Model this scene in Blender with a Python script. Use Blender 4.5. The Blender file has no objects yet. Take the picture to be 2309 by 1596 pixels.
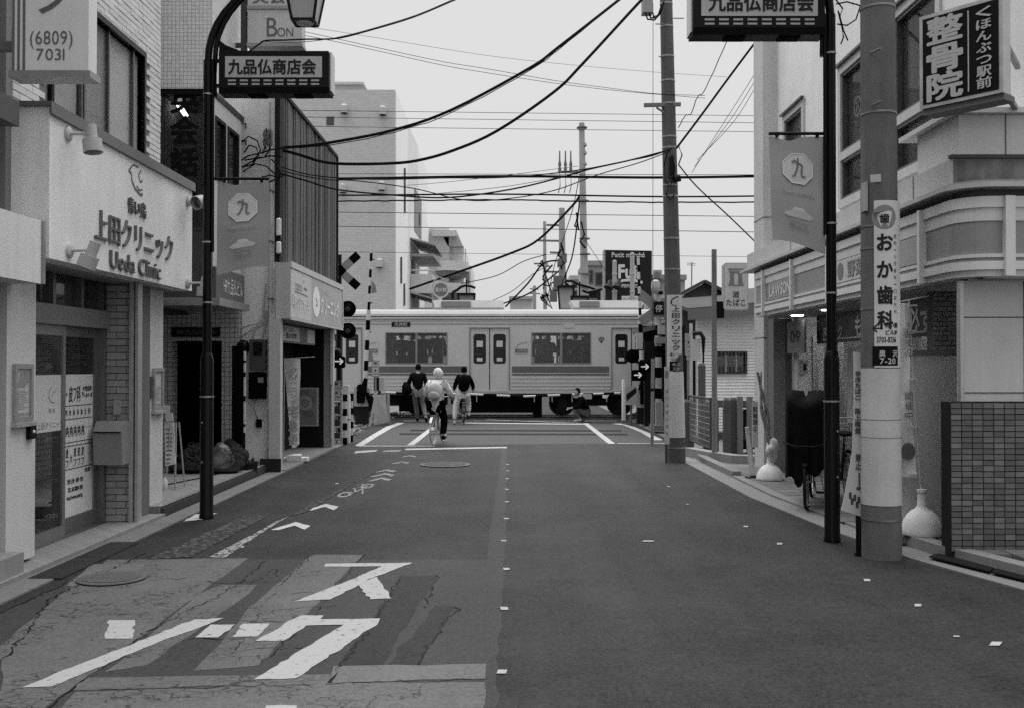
import bpy, bmesh, math, random
from mathutils import Vector, Matrix
random.seed(7)
R = math.radians
scn = bpy.context.scene
COL = scn.collection

# ------------------------------------------------------------------ camera, sky, sun, exposure
FPX, CX, CY, HZ, EYE = 2245.0, 1154.5, 798.0, 825.0, 1.66
PITCH = math.atan((HZ - CY) / FPX)
cam_d = bpy.data.cameras.new('camera'); cam = bpy.data.objects.new('camera', cam_d); COL.objects.link(cam)
cam_d.sensor_width = 36.0; cam_d.lens = 35.0; cam_d.clip_start = 0.1; cam_d.clip_end = 3000
cam.location = (0, 0, EYE); cam.rotation_euler = (math.pi / 2 + PITCH, 0, 0)
scn.camera = cam

SUN_EL, SUN_ROT = 76.0, -12.0
world = bpy.data.worlds.new('World'); scn.world = world; world.use_nodes = True
nt = world.node_tree; bg = nt.nodes['Background']
sky = nt.nodes.new('ShaderNodeTexSky'); sky.sky_type = 'NISHITA'; sky.sun_disc = False
sky.sun_elevation = R(SUN_EL); sky.sun_rotation = R(SUN_ROT); sky.air_density = 2.0; sky.dust_density = 8.0
bw = nt.nodes.new('ShaderNodeRGBToBW')                       # overcast: no colour, evened out by the cloud layer
pw = nt.nodes.new('ShaderNodeMath'); pw.operation = 'POWER'; pw.inputs[1].default_value = 0.06
ml = nt.nodes.new('ShaderNodeMath'); ml.operation = 'MULTIPLY'; ml.inputs[1].default_value = 2.38
nt.links.new(sky.outputs[0], bw.inputs[0]); nt.links.new(bw.outputs[0], pw.inputs[0])
nt.links.new(pw.outputs[0], ml.inputs[0]); nt.links.new(ml.outputs[0], bg.inputs[0])
bg.inputs[1].default_value = 0.10
sd = bpy.data.lights.new('sun', 'SUN'); sd.energy = 1.5; sd.angle = R(90); sd.color = (1, 1, 1)
sun = bpy.data.objects.new('sun', sd); COL.objects.link(sun)
sdir = Vector((math.sin(R(SUN_ROT)) * math.cos(R(SUN_EL)), math.cos(R(SUN_ROT)) * math.cos(R(SUN_EL)), math.sin(R(SUN_EL))))
sun.rotation_euler = sdir.to_track_quat('Z', 'Y').to_euler(); sun.location = (0, 0, 40)
vs = scn.view_settings
vs.view_transform = 'Standard'; vs.look = 'None'; vs.exposure = 1.52; vs.gamma = 1.0; vs.use_curve_mapping = False
cy = scn.cycles
cy.max_bounces = 6; cy.diffuse_bounces = 3; cy.glossy_bounces = 3; cy.transmission_bounces = 5; cy.transparent_max_bounces = 12
cy.caustics_reflective = False; cy.caustics_refractive = False
cy.use_denoising = False
scn.render.filter_size = 1.5

# ------------------------------------------------------------------ measuring helpers (picture measured at 2309 x 1596)
def ray(x, y):
    a = (x - CX) / FPX; b = (CY - y) / FPX
    return Vector((a, math.cos(PITCH) - b * math.sin(PITCH), math.sin(PITCH) + b * math.cos(PITCH)))
def U(x, y, Y):
    d = ray(x, y); return Vector((0, 0, EYE)) + d * (Y / d.y)
def UX(x, y, X):
    d = ray(x, y); return Vector((0, 0, EYE)) + d * (X / d.x)
def GR(x, y, z=0.0):
    d = ray(x, y); return Vector((0, 0, EYE)) + d * ((z - EYE) / d.z)
def gx(x, Y): return U(x, 800, Y).x
def gz(y, Y): return U(CX, y, Y).z

# ------------------------------------------------------------------ materials (black-and-white place: greys only)
MATS = {}
def mt(v, rough=0.6, var=0.12, scale=5.0, bump=0.0, metal=0.0, fine=0.0, streak=0.0, spec=0.4, bscale=None):
    key = (v, rough, var, scale, bump, metal, fine, streak, spec, bscale)
    if key in MATS: return MATS[key]
    if v < .05: v = v * .6
    spec = spec * min(1.0, .2 + v * 6)
    m = bpy.data.materials.new('surface_%03d' % len(MATS)); m.use_nodes = True
    n = m.node_tree; L = n.links; p = n.nodes['Principled BSDF']
    p.inputs['Roughness'].default_value = rough; p.inputs['Metallic'].default_value = metal
    p.inputs['Specular IOR Level'].default_value = spec
    geo = n.nodes.new('ShaderNodeNewGeometry'); pos = geo.outputs['Position']
    def noise(sc, det=5, vec=pos, rg=0.6):
        t = n.nodes.new('ShaderNodeTexNoise'); t.inputs['Scale'].default_value = sc
        t.inputs['Detail'].default_value = det; t.inputs['Roughness'].default_value = rg
        L.new(vec, t.inputs['Vector']); return t.outputs['Fac']
    def math_(op, a, b):
        t = n.nodes.new('ShaderNodeMath'); t.operation = op
        for i, s in enumerate((a, b)):
            if hasattr(s, 'links'): L.new(s, t.inputs[i])
            else: t.inputs[i].default_value = s
        return t.outputs[0]
    # value = v * (1 + var*(n-.5)*2 + fine*(n2-.5)*2 + streak)
    acc = 1.0
    n1 = noise(scale); acc = math_('ADD', math_('MULTIPLY', math_('SUBTRACT', n1, 0.5), 3.0 * var), 1.0)
    if fine:
        n2 = noise(130.0, 2, rg=0.8); acc = math_('ADD', acc, math_('MULTIPLY', math_('SUBTRACT', n2, 0.5), 3.4 * fine))
    if streak:
        mp = n.nodes.new('ShaderNodeMapping'); mp.inputs['Scale'].default_value = (14, 14, 0.7); L.new(pos, mp.inputs['Vector'])
        n3 = noise(1.0, 4, mp.outputs[0]); acc = math_('ADD', acc, math_('MULTIPLY', math_('SUBTRACT', n3, 0.55), 2.6 * streak))
    val = math_('MAXIMUM', math_('MULTIPLY', acc, v), 0.002)
    c = n.nodes.new('ShaderNodeCombineColor')
    for i in range(3): L.new(val, c.inputs[i])
    L.new(c.outputs[0], p.inputs['Base Color'])
    rr = math_('ADD', math_('MULTIPLY', math_('SUBTRACT', n1, 0.5), 0.25), rough); L.new(rr, p.inputs['Roughness'])
    if bump:
        bn = n.nodes.new('ShaderNodeBump'); bn.inputs['Strength'].default_value = bump; bn.inputs['Distance'].default_value = 0.01
        L.new(noise(bscale or 60.0, 4), bn.inputs['Height']); L.new(bn.outputs[0], p.inputs['Normal'])
    MATS[key] = m; return m

def flat(v, rough=0.7): return mt(v, rough, 0.05, 9.0)
def stucco(v): return mt(v, 0.8, 0.10, 1.3, 0.35, fine=0.16, streak=0.09, bscale=60)
def conc(v): return mt(v, 0.85, 0.16, 2.2, 0.35, fine=0.22, streak=0.10, bscale=120)
def metal(v, rough=0.35): return mt(v, rough, 0.15, 7.0, metal=0.6)
def enamel(v): return mt(v, 0.42, 0.10, 2.5, spec=0.4, fine=.05, streak=0.07)

def mk_asphalt(name, v, contrast=0.5, patch=0.12, crack=0.0):
    m = bpy.data.materials.new(name); m.use_nodes = True
    n = m.node_tree; L = n.links; p = n.nodes['Principled BSDF']; p.inputs['Specular IOR Level'].default_value = 0.17
    geo = n.nodes.new('ShaderNodeNewGeometry'); pos = geo.outputs['Position']
    def tex(sc, det=4, rg=0.7):
        t = n.nodes.new('ShaderNodeTexNoise'); t.inputs['Scale'].default_value = sc; t.inputs['Detail'].default_value = det
        t.inputs['Roughness'].default_value = rg; L.new(pos, t.inputs['Vector']); return t.outputs['Fac']
    def M(op, a, b):
        t = n.nodes.new('ShaderNodeMath'); t.operation = op
        for i, s in enumerate((a, b)):
            if hasattr(s, 'links'): L.new(s, t.inputs[i])
            else: t.inputs[i].default_value = s
        return t.outputs[0]
    a = M('MULTIPLY', M('SUBTRACT', tex(38, 5, .9), 0.5), 8.0 * contrast)
    b = M('MULTIPLY', M('SUBTRACT', tex(11, 5), 0.5), 2.0 * contrast)
    mpw = n.nodes.new('ShaderNodeMapping'); mpw.inputs['Scale'].default_value = (1.5, .10, 1.0); L.new(pos, mpw.inputs['Vector'])
    tw = n.nodes.new('ShaderNodeTexNoise'); tw.inputs['Scale'].default_value = 1.0; tw.inputs['Detail'].default_value = 4; L.new(mpw.outputs[0], tw.inputs['Vector'])
    c_ = M('ADD', M('MULTIPLY', M('SUBTRACT', tex(0.8, 6), 0.5), 3.4 * patch), M('MULTIPLY', M('SUBTRACT', tw.outputs['Fac'], 0.5), 2.2 * patch))
    val = M('MULTIPLY', M('ADD', M('ADD', a, b), M('ADD', c_, 1.0)), v)
    if crack:
        mp = n.nodes.new('ShaderNodeMapping'); mp.inputs['Scale'].default_value = (1.0, 1.5, 1.0); L.new(pos, mp.inputs['Vector'])
        wn = n.nodes.new('ShaderNodeTexNoise'); wn.inputs['Scale'].default_value = 5.0; L.new(mp.outputs[0], wn.inputs['Vector'])
        mx = n.nodes.new('ShaderNodeVectorMath'); mx.operation = 'MULTIPLY_ADD'; mx.inputs[1].default_value = (.25, .25, .25)
        L.new(wn.outputs['Color'], mx.inputs[0]); L.new(mp.outputs[0], mx.inputs[2])
        vo = n.nodes.new('ShaderNodeTexVoronoi'); vo.feature = 'DISTANCE_TO_EDGE'; vo.inputs['Scale'].default_value = 8.0; L.new(mx.outputs[0], vo.inputs['Vector'])
        ln = M('LESS_THAN', vo.outputs['Distance'], 0.035)
        gate = M('GREATER_THAN', tex(1.7, 3), 0.50)
        val = M('MULTIPLY', val, M('SUBTRACT', 1.0, M('MULTIPLY', M('MULTIPLY', ln, gate), crack)))
    val = M('MAXIMUM', val, 0.004)
    c = n.nodes.new('ShaderNodeCombineColor')
    for i in range(3): L.new(val, c.inputs[i])
    L.new(c.outputs[0], p.inputs['Base Color']); p.inputs['Roughness'].default_value = 0.64
    bn = n.nodes.new('ShaderNodeBump'); bn.inputs['Strength'].default_value = 0.5; bn.inputs['Distance'].default_value = 0.006
    L.new(tex(85, 3), bn.inputs['Height']); L.new(bn.outputs[0], p.inputs['Normal'])
    return m

def mk_paint(name, v, wear):
    """road paint, worn through to asphalt where the noise says so"""
    m = bpy.data.materials.new(name); m.use_nodes = True
    n = m.node_tree; L = n.links; p = n.nodes['Principled BSDF']; p.inputs['Roughness'].default_value = 0.8; p.inputs['Specular IOR Level'].default_value = 0.12
    geo = n.nodes.new('ShaderNodeNewGeometry'); pos = geo.outputs['Position']
    t = n.nodes.new('ShaderNodeTexNoise'); t.inputs['Scale'].default_value = 16; t.inputs['Detail'].default_value = 8; t.inputs['Roughness'].default_value = 0.75; L.new(pos, t.inputs['Vector'])
    r = n.nodes.new('ShaderNodeValToRGB'); e = r.color_ramp.elements
    e[0].position = max(0.02, wear - 0.05); e[0].color = (.032, .032, .032, 1); e[1].position = wear + 0.04; e[1].color = (v, v, v, 1)
    L.new(t.outputs['Fac'], r.inputs[0]); L.new(r.outputs[0], p.inputs['Base Color'])
    return m

def mk_glass(name, tint, alpha, rough=0.02):
    """window pane: see-through by 1-alpha, the rest a dark gloss that mirrors the street"""
    m = bpy.data.materials.new(name); m.use_nodes = True
    n = m.node_tree; L = n.links; p = n.nodes['Principled BSDF']
    p.inputs['Base Color'].default_value = (tint, tint, tint, 1); p.inputs['Roughness'].default_value = rough
    p.inputs['Specular IOR Level'].default_value = 0.6
    tr = n.nodes.new('ShaderNodeBsdfTransparent'); tr.inputs[0].default_value = (.95, .95, .95, 1)
    mx = n.nodes.new('ShaderNodeMixShader'); mx.inputs[0].default_value = alpha
    L.new(tr.outputs[0], mx.inputs[1]); L.new(p.outputs[0], mx.inputs[2]); L.new(mx.outputs[0], n.nodes['Material Output'].inputs[0])
    return m
def mk_emit(name, v, s):
    m = bpy.data.materials.new(name); m.use_nodes = True; p = m.node_tree.nodes['Principled BSDF']
    p.inputs['Emission Color'].default_value = (1, 1, 1, 1); p.inputs['Emission Strength'].default_value = s
    p.inputs['Base Color'].default_value = (v, v, v, 1); return m
def mk_mosaic(name, v, grout, size, gap=0.1, rough=0.4, sy=1.0, bond=0.0):
    """tiles too small to pick apart"""
    m = bpy.data.materials.new(name); m.use_nodes = True
    n = m.node_tree; L = n.links; p = n.nodes['Principled BSDF']; p.inputs['Roughness'].default_value = rough
    geo = n.nodes.new('ShaderNodeNewGeometry')
    sp = n.nodes.new('ShaderNodeSeparateXYZ'); L.new(geo.outputs['Position'], sp.inputs[0])
    ad = n.nodes.new('ShaderNodeMath'); L.new(sp.outputs[0], ad.inputs[0]); L.new(sp.outputs[1], ad.inputs[1])
    cb = n.nodes.new('ShaderNodeCombineXYZ'); L.new(ad.outputs[0], cb.inputs[0]); L.new(sp.outputs[2], cb.inputs[1])
    b = n.nodes.new('ShaderNodeTexBrick'); b.offset = bond; b.inputs['Scale'].default_value = 1.0 / size
    b.inputs['Brick Width'].default_value = 1.0; b.inputs['Row Height'].default_value = sy; b.inputs['Mortar Size'].default_value = gap / 2
    b.inputs['Mortar Smooth'].default_value = 0.1; b.inputs['Bias'].default_value = 0.0
    b.inputs['Color1'].default_value = (v, v, v, 1); b.inputs['Color2'].default_value = (v * .85, v * .85, v * .85, 1); b.inputs['Mortar'].default_value = (grout, grout, grout, 1)
    L.new(cb.outputs[0], b.inputs['Vector']); L.new(b.outputs['Color'], p.inputs['Base Color'])
    bn = n.nodes.new('ShaderNodeBump'); bn.inputs['Strength'].default_value = 0.4; bn.inputs['Distance'].default_value = 0.004; bn.invert = True
    L.new(b.outputs['Fac'], bn.inputs['Height']); L.new(bn.outputs[0], p.inputs['Normal'])
    return m

# ------------------------------------------------------------------ mesh building
class MB:
    def __init__(s): s.v = []; s.f = []
    def add(s, vs, fs):
        o = len(s.v); s.v += [tuple(v) for v in vs]; s.f += [tuple(i + o for i in f) for f in fs]; return s
    def box(s, x0, x1, y0, y1, z0, z1):
        return s.add([(x, y, z) for z in (z0, z1) for y in (y0, y1) for x in (x0, x1)],
                     [(0, 2, 3, 1), (4, 5, 7, 6), (0, 1, 5, 4), (2, 6, 7, 3), (0, 4, 6, 2), (1, 3, 7, 5)])
    def obox(s, c, size, rot=None):
        h = Vector(size) / 2; c = Vector(c); M_ = rot or Matrix.Identity(3)
        vs = [c + M_ @ Vector((x * h.x, y * h.y, z * h.z)) for z in (-1, 1) for y in (-1, 1) for x in (-1, 1)]
        return s.add(vs, [(0, 2, 3, 1), (4, 5, 7, 6), (0, 1, 5, 4), (2, 6, 7, 3), (0, 4, 6, 2), (1, 3, 7, 5)])
    def bar(s, a, b, w, h=None):
        a = Vector(a); b = Vector(b); d = b - a; q = d.to_track_quat('Y', 'Z').to_matrix()
        return s.obox((a + b) / 2, (w, d.length, h or w), q)
    def cyl(s, a, b, r0, r1=None, n=12, cap=True):
        a = Vector(a); b = Vector(b); r1 = r0 if r1 is None else r1
        q = (b - a).to_track_quat('Z', 'X').to_matrix()
        vs = []
        for c, r in ((a, r0), (b, r1)):
            for i in range(n):
                t = 2 * math.pi * i / n; vs.append(c + q @ Vector((r * math.cos(t), r * math.sin(t), 0)))
        fs = [(i, (i + 1) % n, n + (i + 1) % n, n + i) for i in range(n)]
        if cap: fs += [tuple(range(n - 1, -1, -1)), tuple(range(n, 2 * n))]
        return s.add(vs, fs)
    def tube(s, pts, r, n=6, cap=True, r1=None):
        P = [Vector(p) for p in pts]; vs = []; k = len(P)
        for j, p in enumerate(P):
            d = (P[min(j + 1, k - 1)] - P[max(j - 1, 0)]); d = d if d.length > 1e-9 else Vector((0, 0, 1))
            q = d.to_track_quat('Z', 'Y').to_matrix(); rr = r if r1 is None else r + (r1 - r) * j / (k - 1)
            for i in range(n):
                t = 2 * math.pi * i / n; vs.append(p + q @ Vector((rr * math.cos(t), rr * math.sin(t), 0)))
        fs = [(j * n + i, j * n + (i + 1) % n, (j + 1) * n + (i + 1) % n, (j + 1) * n + i) for j in range(k - 1) for i in range(n)]
        if cap: fs += [tuple(range(n - 1, -1, -1)), tuple(range((k - 1) * n, k * n))]
        return s.add(vs, fs)
    def lathe(s, prof, c, n=20, q=None, wob=None):
        c = Vector(c); q = q or Matrix.Identity(3); vs = []; k = len(prof)
        for r, z in prof:
            for i in range(n):
                t = 2 * math.pi * i / n; w = wob(i, z) if wob else 1
                vs.append(c + q @ Vector((r * w * math.cos(t), r * w * math.sin(t), z)))
        fs = [(j * n + i, j * n + (i + 1) % n, (j + 1) * n + (i + 1) % n, (j + 1) * n + i) for j in range(k - 1) for i in range(n)]
        fs += [tuple(range(n - 1, -1, -1)), tuple(range((k - 1) * n, k * n))]
        return s.add(vs, fs)
    def prism(s, pts, dvec):
        d = Vector(dvec); P = [Vector(p) for p in pts]; n = len(P)
        return s.add(P + [p + d for p in P], [tuple(range(n - 1, -1, -1)), tuple(range(n, 2 * n))] + [(i, (i + 1) % n, n + (i + 1) % n, n + i) for i in range(n)])
    def poly(s, pts): return s.add(pts, [tuple(range(len(pts)))])
    def ball(s, c, r, n=12, m=8, fn=None):
        c = Vector(c); r = Vector(r) if hasattr(r, '__len__') else Vector((r, r, r)); vs = []
        for j in range(m + 1):
            a = math.pi * j / m
            for i in range(n):
                t = 2 * math.pi * i / n; u = Vector((math.sin(a) * math.cos(t), math.sin(a) * math.sin(t), math.cos(a)))
                k = fn(u) if fn else 1
                vs.append(c + Vector((u.x * r.x, u.y * r.y, u.z * r.z)) * k)
        return s.add(vs, [(j * n + i, (j + 1) * n + i, (j + 1) * n + (i + 1) % n, j * n + (i + 1) % n) for j in range(m) for i in range(n)])
    def sweep(s, path, o0, o1, z0, z1, closed_ends=True):
        """rectangular profile along a level path (list of (x,y)); offsets go to the left of travel"""
        P = [Vector((p[0], p[1], 0)) for p in path]; k = len(P); vs = []
        for j in range(k):
            d = (P[min(j + 1, k - 1)] - P[max(j - 1, 0)]).normalized(); nrm = Vector((-d.y, d.x, 0))
            for o, z in ((o0, z0), (o1, z0), (o1, z1), (o0, z1)): vs.append(P[j] + nrm * o + Vector((0, 0, z)))
        fs = [(j * 4 + i, j * 4 + (i + 1) % 4, (j + 1) * 4 + (i + 1) % 4, (j + 1) * 4 + i) for j in range(k - 1) for i in range(4)]
        fs += [(3, 2, 1, 0), tuple((k - 1) * 4 + i for i in range(4))]
        return s.add(vs, fs)
    def mesh(s, name):
        m = bpy.data.meshes.new(name); m.from_pydata(s.v, [], s.f); m.validate(); 
        b = bmesh.new(); b.from_mesh(m); bmesh.ops.recalc_face_normals(b, faces=b.faces); b.to_mesh(m); b.free(); return m
    def build(s, name, mat, parent=None, smooth=False):
        return obj(name, s.mesh(name), mat, parent, smooth)

def wm(o):
    b = Matrix.LocRotScale(o.location, o.rotation_euler, o.scale)
    return wm(o.parent) @ o.matrix_parent_inverse @ b if o.parent else b
def obj(name, me, mat, parent=None, smooth=False):
    if mat is not None and not me.materials: me.materials.append(mat)
    if smooth:
        me.polygons.foreach_set('use_smooth', [True] * len(me.polygons))
        try: me.set_sharp_from_angle(angle=R(40))
        except Exception: pass
    o = bpy.data.objects.new(name, me); COL.objects.link(o)
    if parent is not None:
        o.parent = parent; o.matrix_parent_inverse = wm(parent).inverted()
    return o
def tag(o, label, cat, group=None):
    o['label'] = label; o['category'] = cat
    if group: o['group'] = group
    return o
def thing(name, label, cat, loc=(0, 0, 0), group=None):
    o = bpy.data.objects.new(name, None); COL.objects.link(o); o.location = loc; o.empty_display_size = 0.2
    return tag(o, label, cat, group)
def struct(o): o['kind'] = 'structure'; return o
def stuff(o): o['kind'] = 'stuff'; return o
def place(o, loc, rz=0.0): o.location = loc; o.rotation_euler = (0, 0, rz); return o
def dup(root, label, loc, rz=0.0):
    def cp(o, par):
        c = o.copy(); COL.objects.link(c)
        if par is not None: c.parent = par; c.matrix_parent_inverse = o.matrix_parent_inverse.copy()
        for ch in [x for x in o.children]: cp(ch, c)
        return c
    r = cp(root, None); r['label'] = label; return place(r, loc, rz)

# ------------------------------------------------------------------ lettering
_GL = {}
def glyph(ch):
    if ch in _GL: return _GL[ch]
    cu = bpy.data.curves.new('g', 'FONT'); cu.body = ch; cu.resolution_u = 3
    o = bpy.data.objects.new('g', cu); COL.objects.link(o)
    dg = bpy.context.evaluated_depsgraph_get(); me = bpy.data.meshes.new_from_object(o.evaluated_get(dg))
    v = [(p.co.x, p.co.y) for p in me.vertices]; f = [tuple(p.vertices) for p in me.polygons]
    bpy.data.objects.remove(o); bpy.data.curves.remove(cu); bpy.data.meshes.remove(me)
    _GL[ch] = (v, f); return _GL[ch]
class Plane:
    """a flat face to write on: origin = lower-left corner seen from the front, u = right, v = up"""
    def __init__(s, o, u, v=(0, 0, 1), lift=0.004, ku=1.0):
        s.ku = ku; s.o = Vector(o); s.u = Vector(u).normalized(); s.v = Vector(v).normalized(); s.n = s.u.cross(s.v); s.lift = lift; s.mb = MB(); s.k = 0
    def P(s, a, b, l=None): return s.o + s.u * (a * s.ku) + s.v * b + s.n * (s.lift if l is None else l)
    def rect(s, a0, b0, a1, b1, l=None): s.mb.add([s.P(a0, b0, l), s.P(a1, b0, l), s.P(a1, b1, l), s.P(a0, b1, l)], [(0, 1, 2, 3)]); return s
    def shape(s, pts, l=None): s.mb.add([s.P(a, b, l) for a, b in pts], [tuple(range(len(pts)))]); return s
    def disc(s, a, b, ra, rb=None, n=24, l=None): return s.shape([(a + ra * math.cos(2 * math.pi * i / n), b + (rb or ra) * math.sin(2 * math.pi * i / n)) for i in range(n)], l)
    def ring(s, a, b, r0, r1, n=24, k=1.0):
        p = [(math.cos(2 * math.pi * i / n), math.sin(2 * math.pi * i / n)) for i in range(n)]
        s.mb.add([s.P(a + r * c, b + r * k * d) for r in (r0, r1) for c, d in p], [(i, (i + 1) % n, n + (i + 1) % n, n + i) for i in range(n)]); return s
    def line(s, pts, w):
        for (a, b), (c, d) in zip(pts, pts[1:]):
            e = Vector((c - a, d - b)); 
            if e.length < 1e-6: continue
            t = Vector((-e.y, e.x)).normalized() * w / 2; s.k += 1
            s.shape([(a - t.x, b - t.y), (c - t.x, d - t.y), (c + t.x, d + t.y), (a + t.x, b + t.y)], s.lift + 0.0002 * (s.k % 7))
        return s
    def text(s, tx, a, b, h, w=None, bold=0.0, depth=0.0, vertical=False, cell=None):
        """tx centred on (a,b); h = height of a full-width character, w = fitted total width"""
        n = len(tx)
        if vertical:
            st = cell or h * 1.12
            for i, ch in enumerate(tx): s.text(ch, a, b + st * ((n - 1) / 2 - i), h, None if w is None else w, bold, depth)
            return s
        adv = []; x = 0.0; G = []
        for ch in tx:
            v, f = glyph(ch)
            if not v: x += 0.3; continue
            x0 = min(p[0] for p in v); x1 = max(p[0] for p in v)
            if ord(ch) < 0x2000: G.append((v, f, x - x0 + 0.04)); x += x1 - x0 + 0.10
            else: G.append((v, f, x)); x += 1.0
        tot = max(x, 0.01); allv = [(p[0] + dx, p[1]) for v, f, dx in G for p in v]
        if not allv: return s
        y0 = min(p[1] for p in allv); y1 = max(p[1] for p in allv)
        xa = min(p[0] for p in allv); xb = max(p[0] for p in allv)
        cjk = any(ord(c) >= 0x2000 for c in tx); sy = h / (1.0 if cjk else 0.72)
        sx = sy if w is None else w / max(xb - xa, 0.05)
        cx_ = (xa + xb) / 2; cy_ = 0.38 if cjk else 0.36
        offs = [(0, 0)]
        if bold: offs += [(bold * c, bold * d) for c, d in ((1, 0), (-1, 0), (0, 1), (0, -1), (.7, .7), (-.7, .7), (.7, -.7), (-.7, -.7))]
        for j, (ox, oy) in enumerate(offs):
            for v, f, dx in G:
                s.mb.add([s.P(a + (p[0] + dx - cx_ + ox) * sx, b + (p[1] - cy_ + oy) * sy, s.lift + depth + j * 0.0003) for p in v], f)
            if depth and j == 0:
                for v, f, dx in G:
                    cnt = {}
                    for fc in f:
                        for i in range(len(fc)):
                            e = (fc[i], fc[(i + 1) % len(fc)]); cnt[frozenset(e)] = cnt.get(frozenset(e), []) + [e]
                    pf = lambda i, l: s.P(a + (v[i][0] + dx - cx_) * sx, b + (v[i][1] - cy_) * sy, l)
                    for es in cnt.values():
                        if len(es) == 1:
                            i, k = es[0]; s.mb.add([pf(i, s.lift), pf(k, s.lift), pf(k, s.lift + depth), pf(i, s.lift + depth)], [(0, 1, 2, 3)])
        return s
    def done(s, name, mat, parent):
        m = bpy.data.meshes.new(name); m.from_pydata(s.mb.v, [], s.mb.f); s.mb = MB(); return obj(name, m, mat, parent)

def tiles(parent, name, o, u, v, nu, nv, tw, th, gap, dep, mats, bond=0.0, skip=None, weights=None, jit=0.003):
    """laid pieces, each an object; the meshes are shared. Returns count"""
    o = Vector(o); u = Vector(u).normalized(); v = Vector(v).normalized(); n = u.cross(v); cnt = 0; cache = {}
    for r in range(nv):
        off = bond * (tw + gap) * (r % 2); c = 0; a = -off
        while a < nu * (tw + gap) - 1e-4:
            a0 = max(a, 0); a1 = min(a + tw, nu * (tw + gap) - gap); b0 = r * (th + gap); a += tw + gap
            if a1 - a0 < 0.02 or (skip and skip(a0, a1, b0, b0 + th)): continue
            k = random.choices(range(len(mats)), weights)[0]; key = (round(a1 - a0, 3), k)
            if key not in cache:
                mb = MB(); P = lambda p, q, d: u * p + v * q + n * d; w = a1 - a0; e = min(0.003, th * .12)
                mb.add([P(0, 0, 0), P(w, 0, 0), P(w, th, 0), P(0, th, 0), P(e, e, dep), P(w - e, e, dep), P(w - e, th - e, dep), P(e, th - e, dep)],
                       [(4, 5, 6, 7), (0, 1, 5, 4), (1, 2, 6, 5), (2, 3, 7, 6), (3, 0, 4, 7)])
                cache[key] = mb.mesh(name); cache[key].materials.append(mats[k])
            t = bpy.data.objects.new(name, cache[key]); COL.objects.link(t)
            t.parent = parent; t.matrix_parent_inverse = wm(parent).inverted()
            t.location = o + u * a0 + v * b0 + n * random.uniform(-jit, jit); cnt += 1
    return cnt
def wallbox(mb, axis, c0, c1, a0, a1, z0, z1, holes):
    """wall slab with rectangular holes. axis 'x': slab spans c0..c1 in X and runs along Y; axis 'y': spans Y, runs along X"""
    As = sorted({a0, a1} | {h[0] for h in holes} | {h[1] for h in holes}); Zs = sorted({z0, z1} | {h[2] for h in holes} | {h[3] for h in holes})
    As = [a for a in As if a0 <= a <= a1]; Zs = [z for z in Zs if z0 <= z <= z1]
    for i in range(len(As) - 1):
        run = None
        for j in range(len(Zs) - 1):
            am = (As[i] + As[i + 1]) / 2; zm = (Zs[j] + Zs[j + 1]) / 2
            solid = not any(h[0] < am < h[1] and h[2] < zm < h[3] for h in holes)
            if solid and run is None: run = Zs[j]
            if run is not None and (not solid or j == len(Zs) - 2):
                top = Zs[j + 1] if solid else Zs[j]
                if axis == 'x': mb.box(c0, c1, As[i], As[i + 1], run, top)
                else: mb.box(As[i], As[i + 1], c0, c1, run, top)
                run = None
    return mb

ASPHALT = mk_asphalt('asphalt', 0.026, 0.7, 0.6)
ASPHALT_OLD = mk_asphalt('asphalt_old', 0.115, 0.30, 0.22, 0.6)
ASPHALT_MID = mk_asphalt('asphalt_mid', 0.043, 0.38, 0.22)
ASPHALT_DARK = mk_asphalt('asphalt_dark', 0.024, 0.55, 0.15)
ASPHALT_PALE = mk_asphalt('asphalt_pale', 0.135, 0.25, 0.15)
TAR = flat(0.012, 0.6)
PAINT = mk_paint('road_paint', 0.40, 0.39); PAINT_WORN = mk_paint('road_paint_worn', 0.30, 0.47); PAINT_GHOST = mk_paint('road_paint_ghost', 0.13, 0.55)
GLASS_DARK = mk_glass('glass_dark', 0.02, 0.55); GLASS = mk_glass('glass_clear', 0.03, 0.10); GLASS_MID = mk_glass('glass_mid', 0.03, 0.28)
GLASS_PAINTED_SHEEN = mk_glass('glass_painted_sheen', 0.22, 0.20, 0.12)  # grey tint painted in for reflected light on the train's near panes
BLACK = mt(0.006, 0.33, 0.2, 8.0, spec=0.8); MATT_BLACK = mt(0.006, 0.8, .1, 8.0, spec=0.15); DARK = flat(0.03); WHITE = enamel(0.72); PALE = enamel(0.5); MIDGREY = enamel(0.25)
STEEL = metal(0.45, 0.4); GALV = mt(0.38, 0.5, 0.15, 5.0, metal=0.3, streak=0.06)
CABLE = mt(0.015, 0.7, .1, 8.0, spec=.2)
# ------------------------------------------------------------------ ground, road, pavements
g = MB(); g.poly([(-900, -300, -.06), (900, -300, -.06), (900, 1500, -.06), (-900, 1500, -.06)])
struct(g.build('ground', conc(0.16)))
RE = [(4.55, -16), (4.5, 2), (4.25, 5.6), (3.80, 7.3), (3.42, 8.6), (3.22, 10.0), (3.12, 11.2), (3.0, 12.6), (2.97, 17.0), (3.05, 19.0), (3.55, 21.5), (3.6, 29.5), (3.6, 62), (3.9, 140)]
LE = [(-3.55, -16), (-3.55, 19.4), (-3.9, 22.0), (-3.9, 29.5), (-3.9, 62), (-3.9, 140)]
g = MB(); pts = [(x, y, 0) for x, y in RE] + [(x, y, 0) for x, y in reversed(LE)]
bmx = bmesh.new(); bmx.faces.new([bmx.verts.new(p) for p in pts]); bmesh.ops.triangulate(bmx, faces=bmx.faces)
me = bpy.data.meshes.new('road'); bmx.to_mesh(me); bmx.free()
road = struct(obj('road', me, ASPHALT))

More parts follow.
